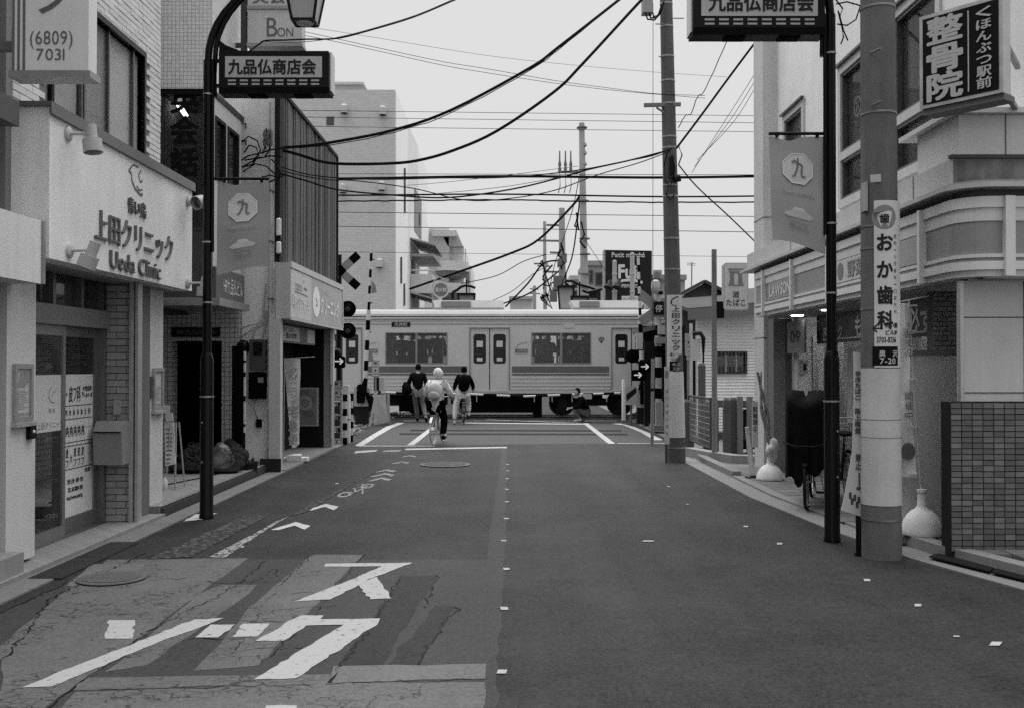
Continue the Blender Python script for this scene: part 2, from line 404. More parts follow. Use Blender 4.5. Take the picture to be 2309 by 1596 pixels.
NSH = [0]
def sheet(pts, z, name, mat, parent=road, V=True):
    NSH[0] += 1; z = z + (NSH[0] % 23) * .00006
    P = [(GR(x, y) if V else Vector((x, y, 0))) for x, y in pts]; j = {'patch': .009, 'painted_marking': .006}.get(name, 0.0); rr = random.Random(int(abs(P[0].x * 100 + P[0].y * 10))); Q = []
    for a, b in zip(P, P[1:] + P[:1]):
        k = max(1, int((b - a).length / (.16 if name == 'patch' else .06))) if j else 1
        for i in range(k): Q.append(a.lerp(b, i / k) + (Vector((rr.gauss(0, j), rr.gauss(0, j), 0)) if i else Vector((0, 0, 0))))
    b_ = bmesh.new(); b_.faces.new([b_.verts.new((p.x, p.y, z * .42)) for p in Q]); bmesh.ops.triangulate(b_, faces=b_.faces)
    for f in b_.faces:
        if f.normal.z < 0: f.normal_flip()
    me = bpy.data.meshes.new(name); b_.to_mesh(me); b_.free(); return obj(name, me, mat, parent)
# old carriageway slab with its trench patches
sheet([(-3.45, -6), (-.10, -6), (-.14, 8.55), (-3.42, 8.6)], .003, 'patch', ASPHALT_MID, V=False)
for q in ([(0, 1455), (150, 1330), (240, 1262), (560, 1258), (100, 1596), (0, 1596)],
          [(705, 1250), (818, 1251), (585, 1500), (437, 1512), (560, 1370)],
          [(440, 1345), (500, 1318), (580, 1318), (560, 1340), (330, 1500), (235, 1515)],
          [(170, 1560), (740, 1538), (1092, 1538), (1088, 1640), (60, 1700)],
          [(170, 1528), (745, 1520), (742, 1541), (150, 1556)]):
    sheet(q, .006, 'patch', ASPHALT_OLD)
sheet([(752, 1502), (1096, 1497), (1094, 1530), (742, 1540)], .0075, 'patch', ASPHALT_PALE)
for q in ([(905, 1298), (985, 1298), (860, 1500), (765, 1502)], [(985, 1365), (1028, 1367), (940, 1502), (872, 1500)]):
    sheet(q, .0065, 'patch', ASPHALT_DARK)
sheet([(205, 1272), (330, 1272), (270, 1318), (150, 1322)], .0085, 'patch', ASPHALT_PALE)
sheet([(1100, 1235), (1132, 1010), (1143, 1010), (1140, 1235), (1118, 1596), (1088, 1596)], .0045, 'patch', ASPHALT_MID)
sheet([(800, 1005), (1500, 998), (1410, 955), (895, 953)], .0035, 'patch', mk_asphalt('asphalt_crossing', 0.06, 0.35, 0.10))
for y0, y1, x0, x1 in ((968, 971.5, 925, 1402), (976, 980, 900, 1415)):
    sheet([(x0, y1), (x1, y1 + 1), (x1, y0 + 1), (x0, y0)], .007, 'joint', TAR)
def crack(pts, w, mat=TAR, z=.0095):
    """a jagged ribbon through picture points on the ground"""
    P = [GR(x, y) for x, y in pts]; L_, R_ = [], []
    Q = []
    for a, b in zip(P, P[1:]):
        k = max(2, int((b - a).length / 0.05))
        for i in range(k): Q.append(a.lerp(b, i / k) + Vector((random.gauss(0, .012), random.gauss(0, .012), 0)))
    Q.append(P[-1])
    for i, p in enumerate(Q):
        d = (Q[min(i + 1, len(Q) - 1)] - Q[max(i - 1, 0)]).normalized(); n = Vector((-d.y, d.x, 0)); ww = w * random.choice((.1, .3, .5, .7, 1.0)) / 2 * .8
        L_.append(p + n * ww); R_.append(p - n * ww)
    m = MB(); k = len(Q); m.add([(p.x, p.y, z * .42) for p in L_ + R_], [(i, i + 1, k + i + 1, k + i) for i in range(k - 1)])
    m.build('crack', mat, road)
for pts, w in (([(0, 1495), (60, 1430), (110, 1352), (330, 1245)], .025), ([(0, 1382), (160, 1310), (350, 1250)], .018),
               ([(110, 1596), (240, 1498), (330, 1425), (520, 1330), (600, 1262)], .02), ([(560, 1318), (620, 1282), (625, 1300)], .015),
               ([(440, 1318), (640, 1310)], .014), ([(560, 1405), (700, 1398), (760, 1400)], .014), ([(500, 1468), (610, 1462), (780, 1455)], .014),
               ([(905, 1298), (870, 1360), (830, 1420), (765, 1502), (742, 1540)], .028), ([(985, 1298), (960, 1370)], .02),
               ([(1028, 1367), (980, 1440), (940, 1500)], .024), ([(742, 1541), (1092, 1531)], .016), ([(230, 1555), (700, 1545)], .01),
               ([(705, 1250), (630, 1320), (540, 1440)], .012), ([(818, 1251), (700, 1400), (585, 1500)], .012), ([(600, 1340), (740, 1335)], .010),
               ([(620, 1375), (760, 1365)], .010), ([(430, 1440), (550, 1440), (520, 1475)], .014), ([(170, 1320), (420, 1303)], .014)):
    crack(pts, w)
# painted words: SU / KU and the sonant mark of ZO, with straight edges
def paint(pts, mat=PAINT, z=.0125): return sheet(pts, z, 'painted_marking', mat)
paint([(730, 1278), (735, 1271), (930, 1269), (843, 1302), (745, 1352), (662, 1357), (780, 1312), (862, 1277)], z=.012)
paint([(805, 1318), (850, 1301), (882, 1350), (835, 1352)], z=.0135)
paint([(575, 1446), (665, 1395), (680, 1388), (730, 1388), (722, 1397), (857, 1395), (850, 1410), (832, 1420), (667, 1530), (572, 1533), (690, 1460), (775, 1409), (690, 1411), (640, 1445)], z=.012)
paint([(48, 1551), (440, 1397), (505, 1394), (465, 1410), (330, 1460), (115, 1549)])
paint([(246, 1399), (304, 1399), (298, 1441), (237, 1441)])
paint([(475, 1409), (530, 1409), (492, 1438), (440, 1438)]); paint([(548, 1407), (608, 1407), (580, 1436), (522, 1437)])
paint([(600, 1592), (670, 1592), (665, 1610), (595, 1610)])
# bicycle lane arrows and cycle symbol
def vshape(x, y, w, h, mat=PAINT_WORN): paint([(x - w * .5, y + h), (x + w * .12, y), (x + w * .5, y + h * .45), (x + w * .36, y + h * .95), (x + w * .10, y + h * .45), (x - w * .30, y + h)], mat)
vshape(655, 1177, 88, 18, mk_paint('arrow_paint', .50, .30)); vshape(725, 1136, 78, 15, mk_paint('arrow_paint_b', .46, .36))
for x, y, w, h in ((855, 1076, 56, 9), (862, 1066, 58, 9), (866, 1058, 55, 7), (902, 1040, 45, 6), (920, 1026, 40, 5)): vshape(x, y, w, h)
cyc = Vector(GR(803, 1103))
pl = Plane((cyc.x, cyc.y, .0054), (1, 0, 0), (0, 1, 0), lift=0)
pl.ring(-.06, -.55, .05, .09, 14, 3.2).ring(.10, .35, .05, .09, 14, 3.2).line([(-.06, -.55), (.04, -.30), (.10, .35)], .03).line([(.04, -.3), (-.04, .1), (.12, .3)], .03).line([(-.06, .1), (-.02, .1)], .06).line([(.1, .35), (.0, .5), (-.04, .42)], .03).line([(.16, -.5), (.0, .6)], .025)
pl.done('painted_marking', PAINT_WORN, road)
# centre-line chips, edge chips and worn edge line
for x, y, w, h in ((1132, 1515, 21, 9), (1137, 1372, 17, 7), (1142, 1283, 14, 5), (1136, 1219, 12, 3), (1142, 1169, 11, 3), (1143, 1131, 9, 2.4), (1143, 1103, 8, 2.2), (1144, 1079, 7, 2), (1145, 1061, 6, 1.8), (1145, 1047, 6, 1.6),
                   (1955, 1308, 14, 5), (2070, 1365, 15, 6), (2245, 1452, 24, 9), (1758, 1226, 12, 4), (1462, 1220, 24, 3), (1682, 1187, 10, 3), (2157, 1435, 14, 3), (1550, 1137, 6, 2), (1508, 1097, 6, 2), (545, 1233, 10, 4), (760, 1090, 8, 2)):
    s_ = random.uniform(-.15, .15) * w
    paint([(x - w / 2 + s_, y - h / 2), (x + w / 2 + s_, y - h / 2 + .5), (x + w / 2 - s_, y + h / 2), (x - w / 2 - s_, y + h / 2)])
paint([(470, 1256), (590, 1195), (618, 1178), (650, 1165), (600, 1195), (505, 1258)], mk_paint('edge_paint', .36, .49))
paint([(330, 1262), (480, 1195), (560, 1160), (610, 1160), (470, 1235), (430, 1256)], PAINT_GHOST)
paint([(650, 1165), (760, 1105), (800, 1085), (790, 1095), (690, 1155)], PAINT_GHOST)
paint([(700, 1140), (840, 1065), (860, 1052), (845, 1066)], PAINT_GHOST)
paint([(412, 1176), (440, 1160), (490, 1157), (468, 1170)], mk_paint('pole_square', .55, .2))
# crossing lines
LN = mk_paint('line_paint', .42, .42)
def rline(x0, x1, y0, y1, mat=LN, z=.0128): m = MB(); m.poly([(x0, y0, z * .42), (x1, y0, z * .42), (x1, y1, z * .42), (x0, y1, z * .42)]); m.build('painted_marking', mat, road)
rline(-2.21, -2.06, 20.9, 29.0); rline(2.06, 2.21, 21.3, 29.0)
paint([(800, 1005), (834, 983), (870, 962), (897, 953), (912, 953), (884, 964), (852, 983), (818, 1005)], LN)
paint([(1495, 992), (1476, 992), (1440, 972), (1405, 958), (1380, 955), (1398, 954), (1430, 962), (1462, 975)], LN)
rline(-3.2, -1.6, 20.62, 20.78, z=.0133); rline(2.25, 3.4, 21.3, 21.42, z=.0133)
paint([(915, 1011), (1143, 1007), (1143, 1010), (913, 1014.5)], LN)
paint([(803, 1017), (852, 1014), (846, 1018), (798, 1022)], LN); paint([(868, 1015), (905, 1014), (903, 1018), (862, 1019)], PAINT_WORN)
rline(-3.3, 3.2, 30.2, 30.32); paint([(1045, 952), (1320, 955), (1320, 957), (1040, 954)], LN)
paint([(1100, 945), (1312, 953), (1312, 954.5), (1090, 946)], PAINT_WORN)
# manhole covers
def manhole(x, y, r, ry=None):
    c = GR(x, y); root = thing('manhole_cover', '', 'manhole cover', (c.x, c.y, .011))
    MB().lathe([(r, 0), (r, .006), (r - .03, .008)], (c.x, c.y, .010), 28).build('rim', metal(.14, .6), root)
    m = MB()
    for i in range(-5, 6):
        h = math.sqrt(max(0, (r - .05) ** 2 - (i * r / 6) ** 2))
        if h > .03: m.box(c.x - h, c.x + h, c.y + i * r / 6 - .012, c.y + i * r / 6 + .012, .019, .023)
    stuff(m.build('tread', metal(.2, .6), root)); return root
manhole(1004, 1048, .42)['label'] = 'round iron manhole cover in the middle of the road before the crossing'
manhole(252, 1306, .26)['label'] = 'round iron manhole cover in a pale patch at the left road edge'
# left gutter, apron, drain cover
lg = MB()
for i in range(44): y = -4 + i * .6; lg.box(-3.80, -3.555, y + .004, y + .596, -.02, .012 if i % 2 else .0125)
gut = struct(lg.build('gutter', conc(0.17)))
ap = MB(); ap.box(-4.4, -3.80, -4, 10.94, -.02, .045); apron = struct(ap.build('pavement', mk_mosaic('apron_tile', .26, .15, .10, .07, .7)))
dr = thing('drain_cover', 'dark ribbed drain cover along the left gutter before the clinic door', 'drain cover', (-3.62, 8.6, .012))
m = MB(); m.box(-3.76, -3.50, 7.75, 9.35, .0, .016); m.build('plate', metal(.05, .7), dr)
for k in range(2):
    m = MB()
    for i in range(9): m.box(-3.745 + i * .026, -3.735 + i * .026, 7.78 + k * .8, 8.50 + k * .8, .016, .022)
    m.build('grating', metal(.07, .7), dr)
# right gutter, kerb, pavement
RP = RE[1:10]; path = [Vector((a[0] + (b[0] - a[0]) * t, a[1] + (b[1] - a[1]) * t, 0)) for a, b in zip(RP, RP[1:]) for t in (0, .25, .5, .75)] + [Vector((RP[-1][0], RP[-1][1], 0))]
def off(path, d):
    o = []
    for i, p in enumerate(path):
        t = (path[min(i + 1, len(path) - 1)] - path[max(i - 1, 0)]).normalized(); o.append((p.x + t.y * d, p.y - t.x * d))
    return o
struct(MB().sweep([(p.x, p.y) for p in path], -.28, 0.0, -.02, .012).build('gutter', conc(0.20)))
kp = off(path, .28)
kerb = MB().sweep([p for p in kp if p[1] < 10.3], -.15, 0, -.02, .11); struct(kerb.build('kerb', conc(0.23)))
struct(MB().sweep([p for p in kp if 9.7 < p[1] < 14.9], -.15, 0, -.02, .037).build('kerb', conc(0.2)))
kerb = MB().sweep([p for p in kp if p[1] > 13.9] , -.14, 0, -.02, .10); struct(kerb.build('kerb', conc(0.2)))
pv = MB(); P = off(path, .43); pv.poly([(x, y, .035) for x, y in P] + [(9, 19, .035), (9, 2, .035)])
pave = struct(pv.build('pavement', conc(0.15)))
tiles(pave, 'paver', (3.55, 7.35, .03), (1, 0, 0), (0, 1, 0), 4, 28, .288, .288, .012, .075, [conc(.15), conc(.17), conc(.13)],
      skip=lambda a0, a1, b0, b1: 3.55 + a0 < 3.45 + max(0, (9.3 - (7.35 + b0)) * .33) or 7.35 + b0 > 10.2)
tiles(pave, 'paver', (3.44, 10.4, .03), (1, 0, 0), (0, 1, 0), 4, 17, .288, .288, .012, .010, [conc(.15), conc(.17), conc(.13)])
dr = thing('gutter_plate', 'dark flat iron plates over the gutter at the right edge', 'gutter plate', (3.8, 7.6, .02))
for q in (((2095, 1256), (2142, 1240), (2262, 1266), (2232, 1290)), ((2236, 1291), (2266, 1267), (2420, 1300), (2420, 1335))):
    MB().prism([GR(x, y, .03) for x, y in q], (0, 0, .012)).build('plate', metal(.035, .8), dr)
# ballast beside the track
bal = MB()
for i in range(2600):
    sx = random.choice((-1, 1)); x = sx * random.uniform(3.7, 9); y = random.uniform(22.2, 36)
    r = random.uniform(.03, .07); bal.ball((x, y, random.uniform(-.03, .03)), (r, r * random.uniform(.6, 1), r * .7), 5, 3)
for i in range(900):
    x = random.uniform(-4.1, -3.72); y = random.uniform(20.8, 23); r = random.uniform(.025, .06); bal.ball((x, y, .0), (r, r, r * .7), 5, 3)
stuff(bal.build('track_ballast', mt(.13, .9, .5, 25.0)))
for k, y in enumerate((32.87, 33.94)):
    m = MB(); m.box(-40, 40, y - .035, y + .035, .0, .02); m.box(-40, 40, y - .012, y + .012, -.1, .0)
    m.build('rail', metal(.3, .3), None); struct(bpy.data.objects['rail' if k == 0 else 'rail.001'])
# ------------------------------------------------------------------ clinic building (left foreground)
cl = thing('clinic_building', 'pale clinic building with tiled upper wall and glass sliding door', 'building', (-4.3, 9.5, 0))
WALL = stucco(0.58)
W0, W1, WT = 8.72, 10.87, 5.04
m = MB(); wallbox(m, 'x', -4.65, -4.06, 7.96, 11.45, 2.6, 8.5, [(W0, W1, 3.7, WT)]); m.build('upper_wall', stucco(0.2), cl)
TM = [mt(.66, .5, .10, 4.0), mt(.70, .5, .10, 4.0), mt(.62, .5, .10, 4.0)]
tiles(cl, 'tile', (-4.06, 8.05, 3.78), (0, 1, 0), (0, 0, 1), 15, 34, .222, .058, .004, .012, TM, .5,
      skip=lambda a0, a1, b0, b1: (8.05 + a1 > W0 - .02 and 8.05 + a0 < W1 + .02 and 3.78 + b0 < WT + .02))
win = MB(); wallbox(win, 'x', -4.20, -4.02, W0 - .05, W1 + .05, 3.68, WT + .06, [(W0, W1, 3.72, WT)]); wn = win.build('window', BLACK, cl)
m = MB(); m.box(-4.088, -4.082, W0, W1, 3.72, WT); m.build('pane', GLASS, wn)
for a, b, v in ((W0, 9.35, .6), (9.40, 9.98, .42), (10.0, W1, .75)):
    MB().box(-4.115, -4.105, a, b, 3.72, WT).build('blind', flat(v), wn)
for a in (9.36, 9.42, 9.99, 10.64): MB().box(-4.095, -4.06, a, a + .03, 3.72, WT).build('stile', metal(.12), wn)
MB().box(-4.40, -4.36, W0 - .2, W1 + .2, 3.6, WT + .2).build('back_panel', flat(.2), wn)
# pillars
MB().box(-4.36, -4.0, 7.88, 8.36, .075, 2.531).build('pillar', WALL, cl)
MB().box(-4.10, -4.0, 10.94, 11.41, .09, 2.531).build('pillar', WALL, cl)
MB().box(-4.20, -4.03, 10.97, 11.38, -.02, .09).build('pillar_base', DARK, cl)
MB().box(-4.5, -4.105, 10.93, 11.45, -.02, 2.53).build('side_wall', flat(.12), cl)
MB().box(-4.30, -4.05, 7.95, 8.29, -.02, .075).build('pillar_base', DARK, cl)
# recessed door wall
D = -4.25
MB().box(-4.42, -4.18, 8.36, 10.36, 2.04, 2.22).build('door_header', enamel(.2), cl)
for y in (8.6, 9.15, 9.75, 10.27): MB().box(-4.32, -4.22, y, y + .06, 2.22, 2.531).build('transom_post', metal(.14), cl)
cl; MB().box(-4.285, -4.27, 8.36, 10.36, 2.22, 2.531).build('transom_glass', GLASS_DARK, cl)
dl = MB(); wallbox(dl, 'x', D - .03, D + .02, 8.37, 9.44, .05, 2.04, [(8.44, 9.38, .16, 1.94)]); door = dl.build('sliding_door', metal(.25, .45), cl)
MB().box(D - .012, D - .002, 8.44, 9.38, .16, 1.94).build('pane', GLASS_MID, door)
FROST = mt(.6, .5, .06, 3.0); f1 = MB().box(D, D + .004, 8.44, 9.38, 1.06, 1.58).build('frosted_film', FROST, door)
pl = Plane((D + .004, 8.44, 1.06), (0, 1, 0), lift=.002); pl.line([(.75, .42), (.70, .38), (.69, .31), (.74, .27), (.80, .26)], .008).line([(.75, .32), (.78, .36), (.83, .37)], .006).text('青い鳥', .75, .19, .05, .12).text('上田クリニック', .72, .06, .07, .5); pl.done('lettering', flat(.16), door)
dr = MB(); wallbox(dr, 'x', D - .08, D - .03, 9.38, 10.30, .05, 2.04, [(9.46, 10.21, .20, 1.94)]); dp = dr.build('sliding_door', metal(.2, .45), cl)
MB().box(D - .062, D - .052, 9.46, 10.21, 1.58, 1.94).build('pane', GLASS_DARK, dp)
film = MB().box(D - .060, D - .048, 9.46, 10.21, .20, 1.58).build('frosted_film', mt(.72, .5, .06, 2.0), dp)
pl = Plane((D - .048, 9.46, .20), (0, 1, 0), lift=.002, ku=.87)
pl.text('内科・皮フ科・', .26, 1.19, .17, .66, .012)
pl.text('小児皮膚', .70, 1.24, .055, .24, .02).text('アレルギー科', .71, 1.17, .05, .26, .02)
for b in (1.075, .945, .72, .685, .46): pl.line([(.02, b), (.84, b)], .008)
for i in range(7): pl.line([(.14 + i * .1, .945), (.14 + i * .1, 1.07)], .003).line([(.14 + i * .1, .46), (.14 + i * .1, .94)], .0025)
for i, c in enumerate('診療日月火水木金土日'[2:]): pl.text(c, .06 + i * .1, 1.01, .06, .05, .02)
pl.text('30', .06, .89, .04, .06).text('00', .06, .76, .04, .06).text('30', .06, .63, .04, .06).text('00', .06, .50, .04, .06)
for i in range(5): pl.text('内', .19 + i * .1, .83, .11, .06, .02)
for i in range(2): pl.text('ー', .69 + i * .1, .85, .06, .05)
for i in range(5):
    if i == 1: pl.text('休', .29, .56, .10, .06)
    else: pl.text('皮', .19 + i * .1, .62, .10, .06, .01).text('フ', .19 + i * .1, .52, .09, .06, .01)
pl.text('休診', .72, .42, .045, .16, .02).text('受付 土曜・日曜・祝日', .40, .34, .05, .40, .02).text('TEL 03-5809-7031', .40, .26, .045, .38, .02).text('http://www.uedacl.jp', .39, .185, .04, .40, .01)
pl.done('lettering', flat(.05), dp)
MB().box(D - .12, D + .03, 10.30, 10.36, .05, 2.53).build('door_frame', metal(.22, .45), cl)
MB().box(D - .12, D + .06, 8.36, 10.35, .0, .05).build('sill', metal(.16, .5), cl)
MB().box(-6.6, D - .9, 8.3, 10.7, 0, 2.6).build('inner_wall', flat(.10), cl); MB().box(-5.2, D - .1, 8.32, 10.6, .0, .04).build('inner_floor', flat(.14), cl)
for z in (.95, .78, .5): MB().box(-4.75, -4.6, 8.5, 9.4, z, z + .03).build('inner_shelf', flat(.4), cl)
MB().box(-4.7, -4.5, 8.85, 8.95, .05, 1.7).build('inner_post', flat(.35), cl)
# brick return with shutter rail, letter box, intercom
ret = MB().box(-4.5, -3.97, 10.37, 10.92, .0, 2.531).build('return_wall', stucco(.14), cl)
tiles(ret, 'brick', (-4.22, 10.37, .05), (1, 0, 0), (0, 0, 1), 1.18, 35, .205, .064, .006, .012, [mt(.32, .7, .12), mt(.36, .7, .12), mt(.29, .7, .12)], .5)
sr = MB().box(-3.968, -3.93, 10.32, 10.50, .0, 2.535).box(-3.915, -3.885, 10.34, 10.46, .0, 2.535).build('shutter_rail', mt(.42, .4, .2, 9, metal=.3, streak=.2), cl)
MB().box(-3.93, -3.915, 10.36, 10.5, .0, 2.533).build('shutter_slot', MATT_BLACK, cl)
mbx = MB().prism([(-4.24, 10.10, .66), (-4.24, 10.36, .66), (-4.24, 10.36, 1.10), (-4.24, 10.16, 1.10), (-4.24, 10.08, 1.0)], (.29, 0, 0)).build('letter_box', enamel(.24), cl)
MB().box(-4.23, -3.96, 10.065, 10.08, .985, 1.0).build('lid_edge', DARK, mbx); MB().ball((-4.08, 10.092, .95), .012, 8, 6).build('lock', STEEL, mbx)
MB().box(-4.13, -4.06, 10.32, 10.358, 1.16, 1.31).build('intercom', enamel(.35), cl)
# notice cases on the pillars
def notice(par, x, y0, y1, z0, z1, seed):
    n = MB(); wallbox(n, 'x', x, x + .03, y0, y1, z0, z1, [(y0 + .04, y1 - .04, z0 + .05, z1 - .04)]); fr = n.build('notice_case', metal(.42, .4), par)
    MB().box(x, x + .012, y0 + .04, y1 - .04, z0 + .05, z1 - .04).build('sheet', flat(.48), fr)
    MB().box(x, x + .05, y0 - .02, y1 + .02, z0 - .03, z0).build('ledge', metal(.5, .4), fr)
    pl = Plane((x + .012, y0 + .04, z0 + .05), (0, 1, 0), lift=.002); w = y1 - y0 - .08; h = z1 - z0 - .09
    pl.shape([(w * .15, h * .62), (w * .6, h * .6), (w * .95, h * .72), (w * .9, h * .95), (w * .3, h * .93)]) if seed else None
    rr = random.Random(seed)
    for k in range(12): b = h * (.54 - .035 * k); pl.rect(w * .08, b, w * rr.uniform(.6, .95), b + h * .012)
    pl.rect(w * .05, h * .02, w * .95, h * .08); pl.done('lettering', flat(.26), fr); return fr
notice(cl, -4.0, 7.97, 8.27, 1.20, 1.68, 1); notice(cl, -4.0, 11.06, 11.37, 1.16, 1.64, 0)
MB().box(-4.0, -3.975, 10.955, 11.02, 1.3, 1.55).build('plaque', flat(.06), cl)
bl = MB().box(-4.0, -3.96, 8.20, 8.30, 1.06, 1.18).build('door_bell', BLACK, cl); MB().ball((-3.96, 8.25, 1.12), .015, 8, 6).build('button', WHITE, bl)
# signboard
sg = thing('clinic_signboard', 'large white clinic signboard with raised letters above the glass door', 'signboard', (-4.1, 9.8, 2.53))
MB().box(-4.45, -3.75, 8.05, 11.65, 2.531, 3.76).build('panel', stucco(.80), sg)
MB().box(-4.48, -3.72, 8.02, 11.68, 3.762, 3.80).box(-3.735, -3.72, 8.02, 11.68, 3.70, 3.762).build('coping', metal(.16, .4), sg)
MB().box(-4.2, -3.95, 8.1, 11.6, 2.515, 2.531).build('soffit_strip', flat(.3), sg)
pl = Plane((-3.75, 8.05, 2.531), (0, 1, 0), lift=.002)
S = lambda x, y: (UX(x, y, -3.75).y - 8.05, UX(x, y, -3.75).z - 2.531)
a, b = S(308, 537); pl.text('上田クリニック', a, b, .31, 2.03, 0, .022)
a, b = S(307, 470); pl.text('青い鳥', a, b, .17, .47, .012, .015)
a, b = S(306, 599); pl.text('Ueda Clinic', a, b, .175, 1.32, 0, .022)
pl.line([S(290, 385), S(296, 392), S(297, 408), S(304, 426), S(318, 442), S(321, 437)], .03).line([S(290, 385), S(300, 372), S(312, 378)], .02).line([S(318, 384), S(312, 396), S(316, 412), S(321, 408)], .02).line([S(308, 420), S(314, 430), S(321, 428)], .018)
pl.done('lettering', flat(.13), sg)
def spotlight(lab, x, y, Y, ax):
    p = UX(x, y, -3.75); r = thing('sign_spotlight', lab, 'spotlight', (-3.75, p.y, p.z), 'spotlights bolted to the clinic signboard')
    MB().lathe([(.062, 0), (.062, .02), (.045, .03)], p, 18, Vector((1, 0, 0)).to_track_quat('Z', 'Y').to_matrix()).build('wall_plate', PALE, r, True)
    e = p + Vector((.21, -.02, .0)); MB().cyl(p + Vector((.02, 0, 0)), e, .014).build('arm', PALE, r)
    ax = Vector(ax).normalized(); q = ax.to_track_quat('Z', 'Y').to_matrix()
    MB().lathe([(.03, -.075), (.046, -.07), (.048, .05), (.078, .055), (.080, .165), (.074, .17), (.068, .10)], e, 20, q).build('housing', enamel(.42), r, True)
    MB().lathe([(.069, .105), (.068, .11), (.0, .11)], e, 20, q).build('lens', metal(.12, .2), r); return r
spotlight('white spotlight at the upper left corner of the clinic signboard', 152, 302, 0, (.12, -.05, -1))
spotlight('white spotlight at the lower left corner of the clinic signboard', 155, 565, 0, (-.35, -.1, -1))
spotlight('white spotlight at the upper right end of the clinic signboard', 423, 454, 0, (-.45, -1, -.35))
spotlight('white spotlight at the lower right end of the clinic signboard', 422, 639, 0, (-.1, -.1, -1))

# ------------------------------------------------------------------ neighbouring shop at the left edge
nb = thing('corner_shop', 'shop with white fascia at the left edge before the clinic', 'building', (-4.4, 6.0, 0))
m = MB(); m.box(-7, -4.14, -3, 7.9, 2.8, 8.5); m.build('upper_wall', stucco(.16), nb)
MB().box(-4.6, -3.74, 2.0, 7.95, 2.31, 2.81).build('fascia', stucco(.70), nb); MB().box(-3.74, -3.725, 7.9, 7.94, 2.31, 2.81).build('end_strip', metal(.3), nb)
MB().box(-4.6, -3.9, -3, 7.86, 3.55, 3.75).build('eave', flat(.10), nb)
m = MB(); wallbox(m, 'x', -4.4, -4.08, -3, 7.9, .045, 2.31, [(4.5, 7.3, .1, 2.1)]); m.build('ground_wall', stucco(.22), nb)
MB().box(-4.3, -4.28, 4.5, 7.3, .1, 2.1).build('pane', GLASS_DARK, nb)
MB().box(-4.05, -3.84, 6.9, 7.85, .0, .2).build('step', conc(.25), nb)
MB().tube([(-4.0, 7.87, .18), (-3.93, 7.8, .15), (-3.86, 7.72, .1), (-3.86, 7.7, .045)], .018, 8).build('hose', BLACK, nb)
# projecting telephone sign
ps = thing('projecting_sign', 'white projecting box sign with phone number at the upper left', 'sign', (-3.25, 7.0, 3.72))
xl, xr = gx(24, 7.0), gx(196, 7.0)
MB().box(xl, xr, 7.0, 7.14, 3.74, 5.2).build('box', enamel(.74), ps); MB().box(xl - .02, xr + .02, 6.98, 7.16, 3.69, 3.738).build('bottom_trim', metal(.35, .4), ps)
for z in (3.9, 4.8): MB().box(-4.2, xl, 7.03, 7.1, z, z + .06).build('bracket', metal(.2), ps)
pl = Plane((xl, 7.0, 3.74), (1, 0, 0)); Q = lambda x, y: (gx(x, 7) - xl, gz(y, 7) - 3.74)
a, b = Q(112, 85); pl.text('(6809)', a, b, .10, .30); a, b = Q(110, 123); pl.text('7031', a, b, .085, .20)
a, b = Q(118, -25); pl.text('ク', a, b, .42, .30); pl.done('lettering', flat(.12), ps)
for x in (22, 34, 46): pl.rect(gx(x, 7) - xl + .004, 0, gx(x, 7) - xl + .022, 1.4)
pl.done('stripe_print', flat(.13), ps)

# ------------------------------------------------------------------ mosaic-tiled office building with bay window
ob = thing('office_building', 'white mosaic-tiled office building with dark bay window and black doorway', 'building', (-5, 14.8, 0))
MOS = mk_mosaic('mosaic', .85, .35, .055, .12); MOS2 = mk_mosaic('mosaic_lower', .55, .15, .075, .14)
YB = 13.9; XC = -4.2
MB().box(-7, XC, YB, 15.45, 5.53, 10).build('tiled_wall', MOS, ob); MB().box(-7.2, XC + .02, YB - .03, 15.5, 5.45, 5.53).build('band', BLACK, ob)
MB().box(-7.5, -4.92, 11.46, YB - .02, 2.9, 10).build('recess_wall', stucco(.4), ob)
m = MB(); m.box(-7, -4.9, YB + .02, 15.4, 2.6, 5.45); m.box(-4.9, XC - .07, YB + 1.0, 15.4, 2.6, 5.45); m.build('inner_wall', flat(.28), ob)
bay = MB().box(-4.93, -4.88, YB, YB + .05, 2.9, 5.45).box(XC - .05, XC, YB, YB + .05, 2.9, 5.45).box(-4.88, XC - .05, YB, YB + .05, 3.55, 3.6).build('bay_window', flat(.05), ob)
MB().box(-4.88, XC - .05, YB + .02, YB + .03, 3.6, 5.45).build('pane', GLASS_MID, bay); MB().box(-4.9, XC - .05, YB + .01, YB + .06, 2.6, 3.55).build('lower_panel', mt(.07, .3, .5, 3), bay)
pl = Plane((-4.88, YB + .015, 3.6), (1, 0, 0), lift=.003); Q = lambda x, y: (gx(x, YB) + 4.88, gz(y, YB) - 3.6)
a, b = Q(413, 330); pl.text('英会話準', a, b, .42, .38, .03, vertical=True, cell=.44); pl.done('lettering', flat(.012), bay)
TUBE = mk_emit('tube_light', .9, 1.6)
for k in range(2):
    a = U(392 + k * 9, 228, YB + .35); bb = U(416 + k * 7, 262, YB + .55); MB().cyl(a, bb, .014).build('tube_lamp', TUBE, bay)
sw = MB(); wallbox(sw, 'x', XC - .06, XC, YB + .055, 15.4, 2.95, 5.45, [(YB + .14, 14.55, 4.3, 5.2), (14.65, 15.25, 4.3, 5.2)]); sw = sw.build('street_wall', enamel(.5), ob)
for a, b in ((YB + .14, 14.55), (14.65, 15.25)):
    w_ = MB(); wallbox(w_, 'x', XC - .05, XC + .015, a, b, 4.3, 5.2, [(a + .05, b - .05, 4.35, 5.15)]); w_ = w_.build('window', DARK, ob)
    MB().box(XC - .04, XC - .03, a + .05, b - .05, 4.35, 5.15).build('pane', GLASS_DARK, w_)
